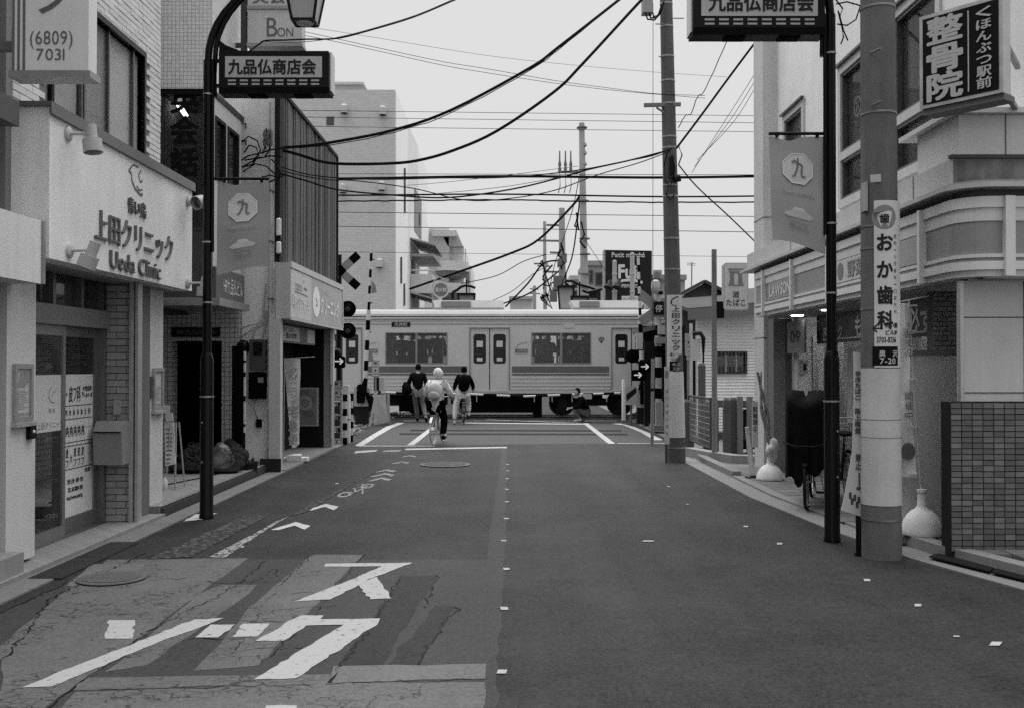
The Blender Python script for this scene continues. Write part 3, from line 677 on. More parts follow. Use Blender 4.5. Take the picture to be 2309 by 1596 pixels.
fs = MB().box(-5.2, XC + .05, YB + .05, 15.42, 2.62, 3.05).build('fascia_sign', mt(.11, .5, .1), ob)
pl = Plane((XC + .05, YB + .05, 2.62), (0, 1, 0)); pl.text('HP九品仏ビル', .85, .2, .26, 1.0, .01); pl.done('lettering', flat(.6), fs)
MB().box(-5.3, XC + .12, YB - .02, 15.46, 2.50, 2.61).build('canopy_edge', metal(.35, .4), ob)
# entrance
m = MB(); dx0, dx1 = gx(388, 15.6), gx(500, 15.6); wallbox(m, 'y', 15.6, 15.85, -6.4, -4.28, .12, 2.55, [(dx0, dx1, .12, 2.05)]); m.build('entrance_wall', MOS2, ob)
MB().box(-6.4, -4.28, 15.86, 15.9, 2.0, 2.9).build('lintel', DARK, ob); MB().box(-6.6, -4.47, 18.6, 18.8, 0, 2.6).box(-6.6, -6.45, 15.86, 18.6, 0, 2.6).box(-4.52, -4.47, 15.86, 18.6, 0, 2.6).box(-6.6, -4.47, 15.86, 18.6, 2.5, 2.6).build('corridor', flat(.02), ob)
np_ = MB().box(dx0, dx1 - .02, 15.56, 15.598, 2.11, 2.26).build('name_plate', flat(.015), ob)
pl = Plane((dx0, 15.56, 2.11), (1, 0, 0)); pl.text('HP九品仏ビル', .40, .075, .10, .6); pl.done('lettering', flat(.16), np_)
MB().box(-6.8, -5.05, 11.5, 15.6, 2.45, 2.6).build('passage_ceiling', flat(.06), ob)
MB().box(-6.9, -6.4, 11.5, 15.6, 0, 2.6).build('passage_wall', MOS2, ob)
st = MB(); st.box(-6.4, -3.86, 10.95, 15.62, .0, .12); stp = struct(st.build('step', mk_mosaic('step_tile', .24, .14, .15, .06, .7)))
MB().box(-3.86, -3.82, 10.95, 15.62, -.01, .10).build('riser', flat(.05), stp); MB().box(-3.90, -3.84, 10.95, 15.62, .121, .127).build('nosing', metal(.6, .25), stp)
MB().tube([(-5.2, 11.2, .124), (-4.6, 12.4, .124), (-4.3, 13.6, .124), (-4.0, 15.2, .124)], .012, 5).build('joint_strip', TAR, stp)
# projecting stacked signs
bs = thing('stacked_projecting_sign', 'tall white projecting sign with stacked name panels above the street lamp', 'sign', (-3.7, 15.0, 6.4))
x0, x1 = gx(556, 15), gx(679, 15)
for (t, b_), tx in (((98, 22), 'BON'), ((14, -70), '英会話')):
    z0, z1 = gz(t, 15), gz(b_ , 15)
    pn = MB().box(x0, x1, 15.0, 15.25, z0, z1).build('panel', enamel(.5), bs)
    pl = Plane((x0, 15.0, z0), (1, 0, 0))
    if tx == 'BON': pl.text('B', .37, .25, .30, .16).text('ON', .57, .17, .14, .24)
    else: pl.text(tx, .45, .15, .24, .75, .015)
    pl.done('lettering', flat(.12), pn); MB().box(x0 - .01, x1 + .01, 14.98, 15.27, z0 - .05, z0).build('rim', enamel(.3), pn)
MB().box(x0 - .03, x1 + .03, 15.05, 15.2, gz(22, 15) + .01, gz(14, 15) - .06).build('light_strip', flat(.7), bs)
MB().box(x0 - .12, x0 - .04, 15.05, 15.15, 6.3, 8.2).build('post', flat(.06), bs)
for z in (6.5, 7.3): MB().box(-4.4, x0 - .04, 15.06, 15.12, z, z + .06).build('bracket', flat(.06), bs)
# things by the entrance
fb = thing('folding_signboard', 'white folding signboard with price notices beside the black doorway', 'signboard', (-4.55, 12.9, .12))
p0, p1, p2, p3 = U(371, 952, 12.6), U(391, 952, 12.6), U(405, 1042, 12.6), U(383, 1048, 12.6)
m = MB(); m.prism([p0, p1, p2 + Vector((0, -.16, 0)), p3 + Vector((0, -.16, 0))], (0, .02, 0)); bd = m.build('board', flat(.55), fb)
pu = (p1 - p0).normalized(); pv_ = (p0 - p3 + Vector((0, .16, 0))).normalized(); pl = Plane(p3 + Vector((0, -.16, 0)), pu, pv_, lift=.004)
for k in range(9): pl.rect(.015, .03 + k * .055, .095, .05 + k * .055)
pl.done('lettering', flat(.15), bd)
for q, s_ in ((p3, -.16), (p2, -.16), (p3, .2), (p2, .2)): MB().cyl((q.x, q.y + s_, .12), (q.x + (-.03 if q is p2 else .03), q.y + s_ * .3, p0.z), .01, n=6).build('leg', STEEL, fb)
for k in range(2): MB().obox(U(374 + k * 8, 922 + k * 18, 12.58), (.09, .015, .1), Matrix.Rotation(.1 - k * .2, 3, 'Y')).build('leaflet', flat(.6), fb)
bt = thing('white_bottle', 'small white bottle standing by the pillar foot', 'bottle', (-4.5, 12.2, .12)); c = U(371, 1050, 12.4)
MB().lathe([(.035, 0), (.038, .02), (.038, .12), (.015, .15), (.015, .17)], (c.x, 12.4, .12), 12).build('body', flat(.6), bt, True); MB().lathe([(.017, .17), (.017, .19)], (c.x, 12.4, .12), 10).build('cap', flat(.3), bt)
def lump(c, r, seed, amp=.22):
    rr = random.Random(seed); ph = [(Vector((rr.uniform(-1, 1), rr.uniform(-1, 1), rr.uniform(-1, 1))) * rr.uniform(2, 6), rr.uniform(0, 6)) for _ in range(7)]
    return MB().ball(c, r, 26, 16, lambda u: 1 + amp * sum(math.sin(p.dot(u) + f) for p, f in ph) / 3)
NETM = mt(.035, .9, .6, 30.0, .8, bscale=60)
gp = thing('rubbish_net', 'dark net heaped over rubbish at the tiled doorway', 'net', (-4.5, 14.6, .12))
lump((gx(442, 14.6), 14.7, .26), (.28, .3, .24), 3).build('fold', NETM, gp, True); lump((gx(520, 14.9), 14.9, .24), (.30, .3, .28), 5).build('fold', NETM, gp, True); lump((gx(465, 14.4), 14.5, .18), (.5, .28, .10), 9, .3).build('hem', NETM, gp, True)
lump((gx(505, 14.55), 14.5, .3), (.17, .2, .24), 11, .15).build('bag', mt(.16, .7, .8, 9.0, .5), gp, True)
mb = MB(); rr = random.Random(4)
for i in range(70):
    a = rr.uniform(430, 545); p = U(a, rr.uniform(1008, 1055), 14.35 + rr.uniform(-.1, .15)); mb.tube([p + Vector((rr.uniform(-.12, .12), rr.uniform(-.05, .05), rr.uniform(-.06, .1))) for _ in range(4)], .005, 4)
stuff(mb.build('cord', flat(.06), gp))
db = thing('directory_board', 'black upright directory board with small white plates beside the doorway', 'board', (-4.1, 15.0, .1))
a, b = gx(523, 15), gx(549, 15); MB().box(a, b, 15.0, 15.12, .12, gz(780, 15)).build('board', MATT_BLACK, db)
for k, (t, u_) in enumerate(((792, 812), (818, 838), (850, 892), (905, 955), (962, 975))): MB().box(b + .002, b + .022, 15.005, 15.06, gz(u_, 15), gz(t, 15)).build('name_plate', flat(.5), db)
pp = thing('potted_plant', 'small potted plant on the pavement beside the downpipe', 'plant', (-3.95, 15.1, .0)); c = Vector((gx(563, 14.9), 14.9, .0))
MB().lathe([(.10, .0), (.13, .2), (.14, .2), (.14, .23), (.12, .23), (.11, .18)], c, 16).build('pot', flat(.03), pp, True)
mb = MB(); rr = random.Random(9)
for i in range(60):
    b0 = c + Vector((rr.uniform(-.08, .08), rr.uniform(-.08, .08), .2)); d = Vector((rr.uniform(-1, 1), rr.uniform(-1, 1), rr.uniform(.3, 1.6))).normalized() * rr.uniform(.06, .17); w_ = Vector((d.y, -d.x, .02)).normalized() * .014
    mb.add([b0, b0 + d * .5 + w_, b0 + d, b0 + d * .5 - w_], [(0, 1, 2, 3)])
stuff(mb.build('foliage', flat(.09), pp))

# ------------------------------------------------------------------ cleaning shop
cs = thing('cleaning_shop', 'two-storey cleaning shop with dark corrugated cladding and big lightbox sign', 'building', (-4.5, 18, 0))
XW = -3.70
m = MB(); wallbox(m, 'y', 15.72, 15.95, -6.5, -3.72, 0, 6.0, [(-6.5, -4.27, 0, 2.95)]); m.build('stucco_wall', stucco(.78), cs)
MB().box(-6.5, XW - .03, 15.95, 20.95, 3.0, 6.0).build('upper_storey', flat(.1), cs)
mb = MB(); y = 15.98; rr = random.Random(2); CM = []
while y < 20.95:
    w_ = rr.choice((.035, .05, .06)); mb.box(XW - .03, XW + rr.choice((-.02, .0, .012)), y, y + w_, 3.05, 6.02); y += w_ + rr.choice((.0, .012, .02))
stuff(mb.build('corrugated_cladding', mt(.15, .7, .5, 22.0, streak=.5, spec=.2), cs))
MB().box(XW - .05, XW + .03, 15.70, 15.98, 3.3, 6.03).build('corner_flashing', flat(.035), cs); MB().box(XW - .05, XW + .03, 20.96, 21.02, 2.6, 6.05).build('corner_flashing', flat(.035), cs)
MB().box(XW - .06, XW + .035, 15.98, 20.96, 6.03, 6.09).build('verge', flat(.045), cs)
sb = MB().box(XW, -3.48, 15.6, 20.4, 2.40, 3.28).build('lightbox_sign', stucco(.48), cs)
MB().box(-3.48, -3.455, 15.6, 20.4, 3.20, 3.30).box(-3.48, -3.455, 20.33, 20.4, 2.40, 3.20).box(-3.48, -3.455, 15.6, 20.4, 2.38, 2.42).build('rim', enamel(.55), sb)
pn1 = MB().box(-3.48, -3.470, 15.62, 17.2, 2.43, 3.19).build('print_panel', enamel(.60), sb); pn2 = MB().box(-3.48, -3.470, 17.2, 20.32, 2.43, 3.19).build('print_panel', enamel(.44), sb)
pl = Plane((-3.470, 15.62, 2.43), (0, 1, 0))
pl.disc(2.02, .36, .33, .27); pl.text('クリーニング', 3.35, .33, .36, 1.9, .03).text('きゃんばす', 2.95, .60, .13, .8, .01).text('洋服のリフォーム', .72, .26, .22, 1.3, .02).text('24', 4.3, .1, .08)
pl.done('lettering', flat(.85), sb)
pl = Plane((-3.469, 15.62, 2.43), (0, 1, 0)); pl.text('TOKYU', .55, .50, .12, .5).line([(.25, .42), (1.25, .40)], .015).line([(.95, .52), (1.2, .50)], .03).line([(.9, .64), (.95, .6), (1.02, .66)], .012).line([(1.95, .42), (2.1, .36), (1.98, .28), (2.1, .3)], .03); pl.done('lettering', flat(.17), sb)
MB().box(-3.80, -3.62, 15.55, 15.72, .0, 2.40).build('pillar', stucco(.5), cs)
MB().box(-3.78, -3.62, 20.0, 20.3, .0, 2.40).build('pillar', stucco(.3), cs); MB().box(-3.64, -3.58, 19.96, 20.05, 1.3, 2.40).build('trim', flat(.7), cs); MB().box(-3.63, -3.60, 19.96, 20.0, .2, 1.25).build('trim', flat(.55), cs)
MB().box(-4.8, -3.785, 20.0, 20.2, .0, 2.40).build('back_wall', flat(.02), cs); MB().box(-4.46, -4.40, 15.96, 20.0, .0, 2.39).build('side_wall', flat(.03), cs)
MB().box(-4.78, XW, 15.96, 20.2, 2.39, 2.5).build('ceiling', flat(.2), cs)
hd = MB().box(-3.95, -3.90, 15.96, 19.7, 2.06, 2.36).build('header_board', flat(.2), cs); MB().box(-3.90, -3.885, 16.1, 18.2, 2.09, 2.34).build('print_panel', flat(.6), hd); MB().box(-3.90, -3.885, 18.9, 19.6, 2.09, 2.34).build('print_panel', flat(.66), hd)
pl = Plane((-3.885, 16.1, 2.09), (0, 1, 0)); pl.text('洋服・靴の修理', 1.1, .09, .11, 1.5, .01).text('お直し工房', 1.1, .20, .07, .9).ring(.25, .13, .07, .1); pl.done('lettering', flat(.2), hd)
MB().lathe([(.0, -.06), (.12, -.05), (.2, -.02), (.21, 0)], (-4.15, 18.2, 2.388), 18).build('ceiling_lamp', flat(.35), cs, True)
pf = MB().box(gx(633, 19.95), gx(718, 19.95), 19.95, 19.998, gz(960, 19.95), gz(873, 19.95)).build('poster_frame', flat(.4), cs)
MB().box(gx(637, 19.94), gx(660, 19.94), 19.94, 19.95, gz(955, 19.94), gz(880, 19.94)).build('poster', mt(.12, .5, .9, 9.0), pf); MB().box(gx(663, 19.94), gx(714, 19.94), 19.94, 19.95, gz(955, 19.94), gz(877, 19.94)).build('poster', mt(.2, .5, .5, 7.0), pf)
pl = Plane((gx(663, 19.94), 19.94, gz(955, 19.94)), (1, 0, 0)); pl.ring(.22, .42, .08, .15).ring(.22, .42, .03, .05); pl.done('lettering', flat(.38), pf)
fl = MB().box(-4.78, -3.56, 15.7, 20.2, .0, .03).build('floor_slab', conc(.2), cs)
MB().box(gx(590, 15.6), gx(636, 15.6), 15.5, 15.56, .0, .22).build('plinth', flat(.04), cs)
# wall equipment on the stucco wall
pp_ = thing('downpipe', 'pale grey downpipe on the stucco side wall of the cleaning shop', 'pipe', (-3.8, 15.6, 0))
c = gx(608, 15.6); MB().cyl((c, 15.62, .05), (c, 15.62, 5.8), .026, n=12).build('pipe', mt(.42, .5, .1, 5, streak=.2), pp_, True)
for z in (.35, 1.1, 1.9, 2.7, 3.6, 4.4): MB().box(c - .034, c + .034, 15.588, 15.72, z, z + .025).build('clip', flat(.15), pp_)
em = thing('electricity_meter', 'dark electricity meter box in a case on the stucco wall', 'meter', (-3.95, 15.6, 1.6))
x0, x1 = gx(563, 15.6), gx(599, 15.6); MB().box(x0, x1, 15.58, 15.72, gz(832, 15.6), gz(766, 15.6)).build('case', enamel(.07), em)
MB().box(gx(572, 15.6), gx(592, 15.6), 15.565, 15.58, gz(800, 15.6), gz(772, 15.6)).build('dial', GLASS_DARK, em)
em2 = thing('switch_box', 'black switch box below the electricity meter on the stucco wall', 'box', (-3.95, 15.6, 1.1))
MB().box(gx(562, 15.6), gx(598, 15.6), 15.56, 15.72, gz(898, 15.6), gz(838, 15.6)).build('case', MATT_BLACK, em2); MB().box(gx(580, 15.5), gx(592, 15.5), 15.55, 15.56, gz(862, 15.6), gz(850, 15.6)).build('label_plate', flat(.2), em2)
em3 = thing('padlock_box', 'tiny black box hanging from wires under the switch box', 'box', (-3.95, 15.6, .7)); MB().box(gx(576, 15.6), gx(587, 15.6), 15.64, 15.72, gz(963, 15.6), gz(945, 15.6)).build('case', MATT_BLACK, em3)
MB().tube([U(575, 900, 15.65), U(572, 920, 15.65), U(581, 945, 15.65)], .006, 5).build('wire', CABLE, em3)
mb = thing('meter_cover', 'round-topped black vent hood on the stucco wall', 'vent', (-4.2, 15.6, 1.9)); c = U(548, 782, 15.65); MB().ball(c, (.11, .1, .11), 14, 10).build('hood', BLACK, mb, True)
for k, pts in enumerate((((540, 742), (560, 735), (590, 728), (600, 700)), ((545, 760), (565, 745), (590, 735), (605, 715)), ((570, 768), (575, 740), (592, 720), (600, 640)), ((590, 768), (597, 745), (603, 700)))):
    w_ = MB().tube([U(x, y, 15.66) for x, y in pts], .012, 6).build('conduit', flat(.38), None, True); tag(w_, ['lowest grey conduit bending over the stucco wall', 'grey conduit rising beside the lowest bent conduit', 'grey conduit curving up from the left of the meter', 'grey conduit rising from the right of the meter to the downpipe'][k], 'conduit', 'conduits on the stucco wall')
for k, (y0, y1) in enumerate(((492, 532), (545, 572))):
    w_ = thing('wall_lamp', ['tall white lamp high on the dark corner post', 'short white junction lamp below the tall lamp on the corner post'][k], 'lamp', U(625, y1, 15.6)); c = gx(627, 15.6)
    MB().lathe([(.02, 0), (.042, .015), (.042, gz(y0, 15.6) - gz(y1, 15.6) - .02), (.02, gz(y0, 15.6) - gz(y1, 15.6))], (c, 15.62, gz(y1, 15.6)), 14).build('diffuser', flat(.72), w_, True); MB().box(c - .03, c + .03, 15.63, 15.72, gz(y1, 15.6) - .03, gz(y1, 15.6)).build('bracket', BLACK, w_)
# banner flag with foot
def water_base(c, r, h, par, mat=None, n=24):
    MB().lathe([(r * .96, .0), (r, .02), (r * .98, h * .12), (r * .9, h * .28), (r * .74, h * .42), (r * .5, h * .53), (r * .30, h * .58), (r * .22, h * .66), (r * .20, h * .94), (r * .24, h * .94), (r * .24, h)], c, n, wob=lambda i, z: 1 + .035 * (i % 3 == 0)).build('base', mat or flat(.66), par, True); MB().lathe([(r * 1.0, .0), (r * 1.02, .012)], (c[0], c[1], c[2] - .006), n).build('foot_ring', flat(.03), par)
bf = thing('banner_flag', 'narrow white banner flag on a cross-shaped foot before the cleaning shop', 'flag', (-3.6, 17.5, 0))
YF = 17.2; c = GR(668, 1025); cx_ = gx(668, YF)
MB().prism([(cx_ - .21, YF - .12, .03), (cx_ + .21, YF - .12, .03), (cx_ + .21, YF + .12, .03), (cx_ - .21, YF + .12, .03)], (0, 0, .06)).prism([(cx_ - .13, YF - .18, .035), (cx_ + .13, YF - .18, .035), (cx_ + .06, YF + .18, .035), (cx_ - .06, YF + .18, .035)], (0, 0, .1)).build('foot', flat(.68), bf)
MB().cyl((gx(640, YF), YF, gz(1015, YF)), (gx(641, YF), YF, gz(806, YF)), .008, n=6).cyl((gx(640, YF), YF, gz(808, YF)), (gx(710, YF), YF, gz(804, YF)), .006, n=6).build('pole', flat(.5), bf)
rows = [(808, 641, 678), (840, 643, 678), (870, 646, 677), (900, 649, 676), (930, 652, 677), (960, 654, 677), (985, 655, 675), (1000, 656, 676), (1008, 660, 668)]
mb = MB(); vs_ = []
for i, (y, a, b) in enumerate(rows):
    for k in range(5): vs_.append((gx(a + (b - a) * k / 4, YF), YF - .03 + .025 * math.sin(i * 1.3 + k * 1.5), gz(y, YF)))
mb.add(vs_, [(i * 5 + k, i * 5 + k + 1, i * 5 + k + 6, i * 5 + k + 5) for i in range(len(rows) - 1) for k in range(4)]); mb.build('cloth', mt(.88, .8, .06), bf, True)
pl = Plane((gx(641, YF), YF - .065, gz(1000, YF)), (1, 0, 0), lift=.0); pl.text('宅急便', .17, .32, .22, .17, .015, vertical=True, cell=.24).text('クリーニング', .18, 1.0, .10, .11, .02, vertical=True, cell=.11); pl.done('lettering', flat(.42), bf)
# ------------------------------------------------------------------ shopping-street lamp posts with signs and banners
def lamp_post(side, X, Y, lab, xs0, xs1, ysb, yst, lab_sign, bx0, bx1, by0, by1, lab_ban, lab_lamp):
    r = thing('lamp_post', lab, 'lamp post', (X, Y, 0), 'black lamp posts of the shopping street')
    k = -side
    MB().lathe([(.078, 0), (.078, .04), (.072, .05), (.072, 1.72), (.060, 1.78), (.05, 1.80)], (X, Y, 0), 24).build('lower_shaft', BLACK, r, True)
    MB().cyl((X, Y, 1.79), (X, Y, 5.0), .048, n=20).build('upper_shaft', BLACK, r, True)
    MB().cyl((X + .062 * k, Y - .02, 2.9), (X + .058 * k, Y - .02, 5.0), .018, n=10).build('conduit', BLACK, r, True)
    for rr, dx in ((.040, 0), (.028, .075 * k)):
        pts = [(X + dx, Y, 4.6), (X + dx, Y, 5.0)] + [(X + dx + k * (.95 - abs(dx)) * (1 - math.cos(t)), Y, 5.0 + .90 * math.sin(t)) for t in [R(9 * i) for i in range(1, 11)]]
        MB().tube(pts, rr, 12).build('arm', BLACK, r, True)
    for z in (1.32, 2.34, 3.0, 4.62): MB().lathe([(.078 if z < 1.8 else .054, 0), (.078 if z < 1.8 else .054, .018)], (X, Y, z), 20).build('band', metal(.35), r)
    for z in (1.05, .62): MB().obox((X - .03 * k, Y - .072, z), (.012, .01, .02)).build('bolt', STEEL, r)
    # lantern at the end of the arm
    L = thing('street_lantern', lab_lamp, 'lamp', (X + 1.06 * k, Y, 5.4)); c = Vector((X + k * 1.06, Y, 5.42))
    m = MB()
    q4 = [(-1, -1), (1, -1), (1, 1), (-1, 1)]; lo = [c + Vector((a * .12, b * .12, 0)) for a, b in q4]; hi = [c + Vector((a * .19, b * .19, .42)) for a, b in q4]
    for i in range(4):
        m.bar(lo[i], hi[i], .022); m.bar(lo[i], lo[(i + 1) % 4], .022); m.bar(hi[i], hi[(i + 1) % 4], .022)
    m.add([p - Vector((0, 0, .003)) for p in lo] , [(0, 1, 2, 3)]); m.build('frame', BLACK, L)
    for i in range(4): MB().poly([lo[i].lerp(c, .03), lo[(i + 1) % 4].lerp(c, .03), hi[(i + 1) % 4].lerp(c + Vector((0, 0, .42)), .03), hi[i].lerp(c + Vector((0, 0, .42)), .03)]).build('pane', mt(.42, .4, .05), L)
    MB().lathe([(.09, -.02), (.095, -.006), (.0, -.006)], c, 24).build('diffuser', flat(.66), L); MB().lathe([(.22, .42), (.2, .46), (.05, .50), (.02, .56)], c, 4 if False else 16).build('cap', BLACK, L)
    # street sign
    s = thing('street_sign', lab_sign, 'street sign', (gx((xs0 + xs1) / 2, Y), Y, gz(ysb, Y)), 'shopping street signs on the lamp posts')
    x0, x1, z0, z1 = gx(xs0, Y), gx(xs1, Y), gz(ysb, Y), gz(yst, Y); w = x1 - x0; h = z1 - z0; SD = mt(.016, .5, .2, 6)
    m = MB(); b = .06; y0, y1 = Y - .10, Y + .14
    m.add([(x0, y0, z0 + b), (x1, y0, z0 + b), (x1, y0, z1), (x0, y0, z1), (x0 - .01, y0 + b * .6, z0), (x1 + .01, y0 + b * .6, z0), (x1 + .01, y1, z0), (x0 - .01, y1, z0), (x0, y1, z1), (x1, y1, z1)],
          [(0, 1, 2, 3), (4, 5, 1, 0), (4, 7, 6, 5), (7, 8, 9, 6), (3, 2, 9, 8), (1, 5, 6, 9, 2), (0, 3, 8, 7, 4)]); m.build('case', SD, s)
    e = x1 if side < 0 else x0
    MB().box(e - .004 + (.012 if side < 0 else -.02), e + .004 + (.02 if side < 0 else -.012), y0 + .04, y1 + .01, z0 + .03, z1).build('end_panel', flat(.62), s)
    p = MB().box(x0 + .07, x1 - .07, y0 - .004, y0, z0 + .165, z1 - .06).build('face_panel', enamel(.42), s)
    pl = Plane((x0, y0 - .004, z0), (1, 0, 0)); pl.text('九品仏商店会', w / 2 - .015 * side * -1, z0 * 0 + (.165 + h - .06) / 2, .175, (w - .14) * .90, .028); pl.done('lettering', flat(.035), p)
    pl = Plane((x0, y0, z0), (1, 0, 0)); cw = (w - .16) / 8
    for i in range(8):
        for q in (.082, .122): pl.rect(.08 + i * cw + cw * .16, q, .08 + i * cw + cw * .84, q + .019)
    pl.done('dash_print', flat(.36), s)
    for i in (0, 1): MB().box(x0 + w * (.25 + .42 * i), x0 + w * (.41 + .42 * i), y0 + .07, y1 - .03, z0 - .012, z0 - .002).build('under_vent', MATT_BLACK, s)
    if side < 0:
        MB().prism([(x0 - .02, Y - .02, z1), (x0 + .42, Y - .02, z1), (x0 + .2, Y - .02, z1 + .03), (x0 + .05, Y - .02, z1 + .09), (x0 - .02, Y - .02, z1 + .15)], (0, .04, 0)).build('bracket_web', BLACK, s)
    for z in (z0 + .1, z1 - .08): MB().bar((X, Y, z), (x0 if side < 0 else x1, Y, z), .035).build('bracket', BLACK, s)
    # banner on an arm
    bn = thing('street_banner', lab_ban, 'banner', (gx((bx0 + bx1) / 2, Y), Y, gz(by1, Y)), 'printed street banners on the lamp posts')
    a0, a1, zt, zb = gx(bx0, Y), gx(bx1, Y), gz(by0, Y), gz(by1, Y)
    MB().cyl((min(a0, X), Y, zt + .03), (max(a1, X), Y, zt + .03), .016, n=10).build('arm', BLACK, bn)
    for t in (.14, .86): MB().lathe([(.018, 0), (.018, .008)], (a0 + (a1 - a0) * t, Y - .012, zt + .005), 10, Matrix.Rotation(R(90), 3, 'X')).build('ring', BLACK, bn)
    nu, nv = 12, 20; rr = random.Random(side + 5); H = zt - zb; W = a1 - a0
    def cloth(u, v):
        sag = .035 * math.exp(-((u - .35) ** 2) / .03) * (v > .9) * 1.0
        x = a0 + W * (u + (.05 * (1 - v) * (1 - u) if side > 0 else -.0 * (1 - v))); z = zb + H * v - sag * 1.2 + (1 - v) * (.05 * math.sin(u * 3.0 + side) - (.06 * u if side > 0 else -.0))
        return Vector((x, Y - .005 + .009 * math.sin(u * 7 + v * 3) * (1.2 - v) + .006 * math.sin(v * 9 + u * 2) - .02 * (1 - v), z))
    m = MB(); m.add([cloth(i / nu, j / nv) for j in range(nv + 1) for i in range(nu + 1)], [(j * (nu + 1) + i, j * (nu + 1) + i + 1, (j + 1) * (nu + 1) + i + 1, (j + 1) * (nu + 1) + i) for j in range(nv) for i in range(nu)])
    cl_ = m.build('cloth', mt(.30 if side < 0 else .36, .85, .06, 3.0), bn, True)
    def on(shape, mat, l):
        m = MB(); m.add([cloth(u, v) + Vector((0, -l, 0)) for u, v in shape[0]], shape[1]); m.build('print', mat, cl_)
    asp = W / H
    oc = [(.5 + .30 * math.cos(R(22.5 + 45 * i)), .70 + .30 * asp * math.sin(R(22.5 + 45 * i))) for i in range(8)]
    on((oc, [tuple(range(8))]), flat(.56), .008); oc2 = [(.5 + (p[0] - .5) * .88, .70 + (p[1] - .70) * .88) for p in oc]; 
    on((oc + [(.5 + (p[0] - .5) * .94, .70 + (p[1] - .70) * .94) for p in oc], [(i, (i + 1) % 8, 8 + (i + 1) % 8, 8 + i) for i in range(8)]), flat(.75), .011)
    def txt(t, u, v, h, w_, mat, l):
        pl = Plane((0, 0, 0), (1, 0, 0), lift=0); pl.text(t, 0, 0, h, w_, .01); on(([(u + p[0], v + p[2] * asp) for p in pl.mb.v], pl.mb.f), mat, l)
    st_ = [(.44, .78), (.50, .755), (.56, .77)]; 
    def stroke(pts, w_):
        A = [Vector(p) for p in pts]; L_, R_ = [], []
        for i, p in enumerate(A):
            d = A[min(i + 1, len(A) - 1)] - A[max(i - 1, 0)]; n_ = Vector((-d.y, d.x)).normalized() * w_ * (.6 if i in (0, len(A) - 1) else 1) / 2; L_.append(p + Vector((n_.x, n_.y * asp))); R_.append(p - Vector((n_.x, n_.y * asp)))
        k = len(A); return ([tuple(p) for p in L_ + R_], [(i, i + 1, k + i + 1, k + i) for i in range(k - 1)])
    INK = flat(.15)
    on(stroke([(.43, .745), (.40, .76), (.44, .775), (.50, .745), (.56, .74), (.58, .73), (.57, .69), (.565, .645), (.60, .625), (.64, .635)], .035), INK, .015)
    on(stroke([(.50, .80), (.505, .76), (.49, .70), (.44, .635), (.39, .62)], .035), INK, .016)
    txt('九品仏商店会', .5, .47, .085, .62, flat(.6), .010)
    on(([(.22, .26), (.78, .26), (.72, .285), (.62, .31), (.58, .335), (.42, .335), (.38, .31), (.28, .285)], [tuple(range(8))]), flat(.66), .010)
    on(([(.28, .245), (.72, .245), (.72, .257), (.28, .257)], [(0, 1, 2, 3)]), flat(.55), .010)
    for v in (.20, .17, .145): txt('Kuhonbutsu' if v != .17 else '浄真寺', .5, v, .04, .34, flat(.55), .010)
    return r
lamp_post(-1, -3.33, 10.87, 'black lamp post beside the clinic on the left, standing on a white square', 497, 743, 215, 122,
          'dark shop street sign board fixed to the left lamp post', 489, 606, 410, 612, 'grey printed banner hanging from the left lamp post', 'square lantern hanging from the curved arm of the left lamp post')
lamp_post(1, 3.03, 9.44, 'black lamp post at the kerb before the convenience store', 1562, 1856, 84, -28,
          'dark shop street sign board fixed to the right lamp post', 1735, 1861, 309, 552, 'grey printed banner hanging from the right lamp post', 'square lantern on the curved arm of the right lamp post')

# ------------------------------------------------------------------ concrete utility poles
PC = mt(.13, .85, .32, 2.0, .4, fine=.3, streak=.30, bscale=120); PW = mt(.52, .75, .18, 2.0, .2, fine=.25, streak=.12, bscale=100)
def wrap(c0, c1, r0, r1, z0, z1, zs, grow): 
    f = lambda z: z / zs; A = c0.lerp(c1, f(z0)); B = c0.lerp(c1, f(z1)); return A, B, r0 + (r1 - r0) * f(z0) + grow, r0 + (r1 - r0) * f(z1) + grow
up = thing('utility_pole', 'thick concrete utility pole with dental clinic plate at the right', 'utility pole', (3.22, 8.67, 0), 'concrete utility poles')
PX, PY = gx(1986, 8.67), 8.67; A0, A1 = Vector((PX, PY, 0)), Vector((PX - .03, PY, 10))
MB().cyl(A0, A1, .168, .118, 32).build('shaft', PC, up, True)
a, b, ra, rb = wrap(A0, A1, .168, .118, gz(1135, PY), gz(830, PY), 10, .004); MB().cyl(a, b, ra, rb, 32).build('pale_wrap', PW, up, True)
for z in (gz(985, PY), gz(945, PY)): a, b, ra, rb = wrap(A0, A1, .168, .118, z, z + .006, 10, .0055); MB().cyl(a, b, ra, rb, 32).build('seam', flat(.2), up)
for y in (24, 262, 515, 565, 700, 1170): a, b, ra, rb = wrap(A0, A1, .168, .118, gz(y, PY), gz(y, PY) + .018, 10, .005); MB().cyl(a, b, ra, rb, 32).build('strap', metal(.25, .4), up)
for x, y in ((1962, 120), (1965, 238), (1970, 482)): p = U(x + 4, y, PY - .14); MB().cyl(p, p + Vector((.04, -.09, .012)), .009, n=8).lathe([(.02, 0), (.02, .01)], p, 10, Vector((.3, -1, 0)).to_track_quat('Z', 'X').to_matrix()).build('step_bolt', metal(.2), up)
MB().poly([U(1962, 395, PY - .16), U(1986, 393, PY - .16), U(1987, 410, PY - .16), U(1963, 412, PY - .16)]).build('sticker', flat(.45), up)
MB().box(gx(1943, PY), gx(1949, PY), PY - .1, PY + .0, gz(480, PY), gz(415, PY)).build('side_plate', flat(.35), up)
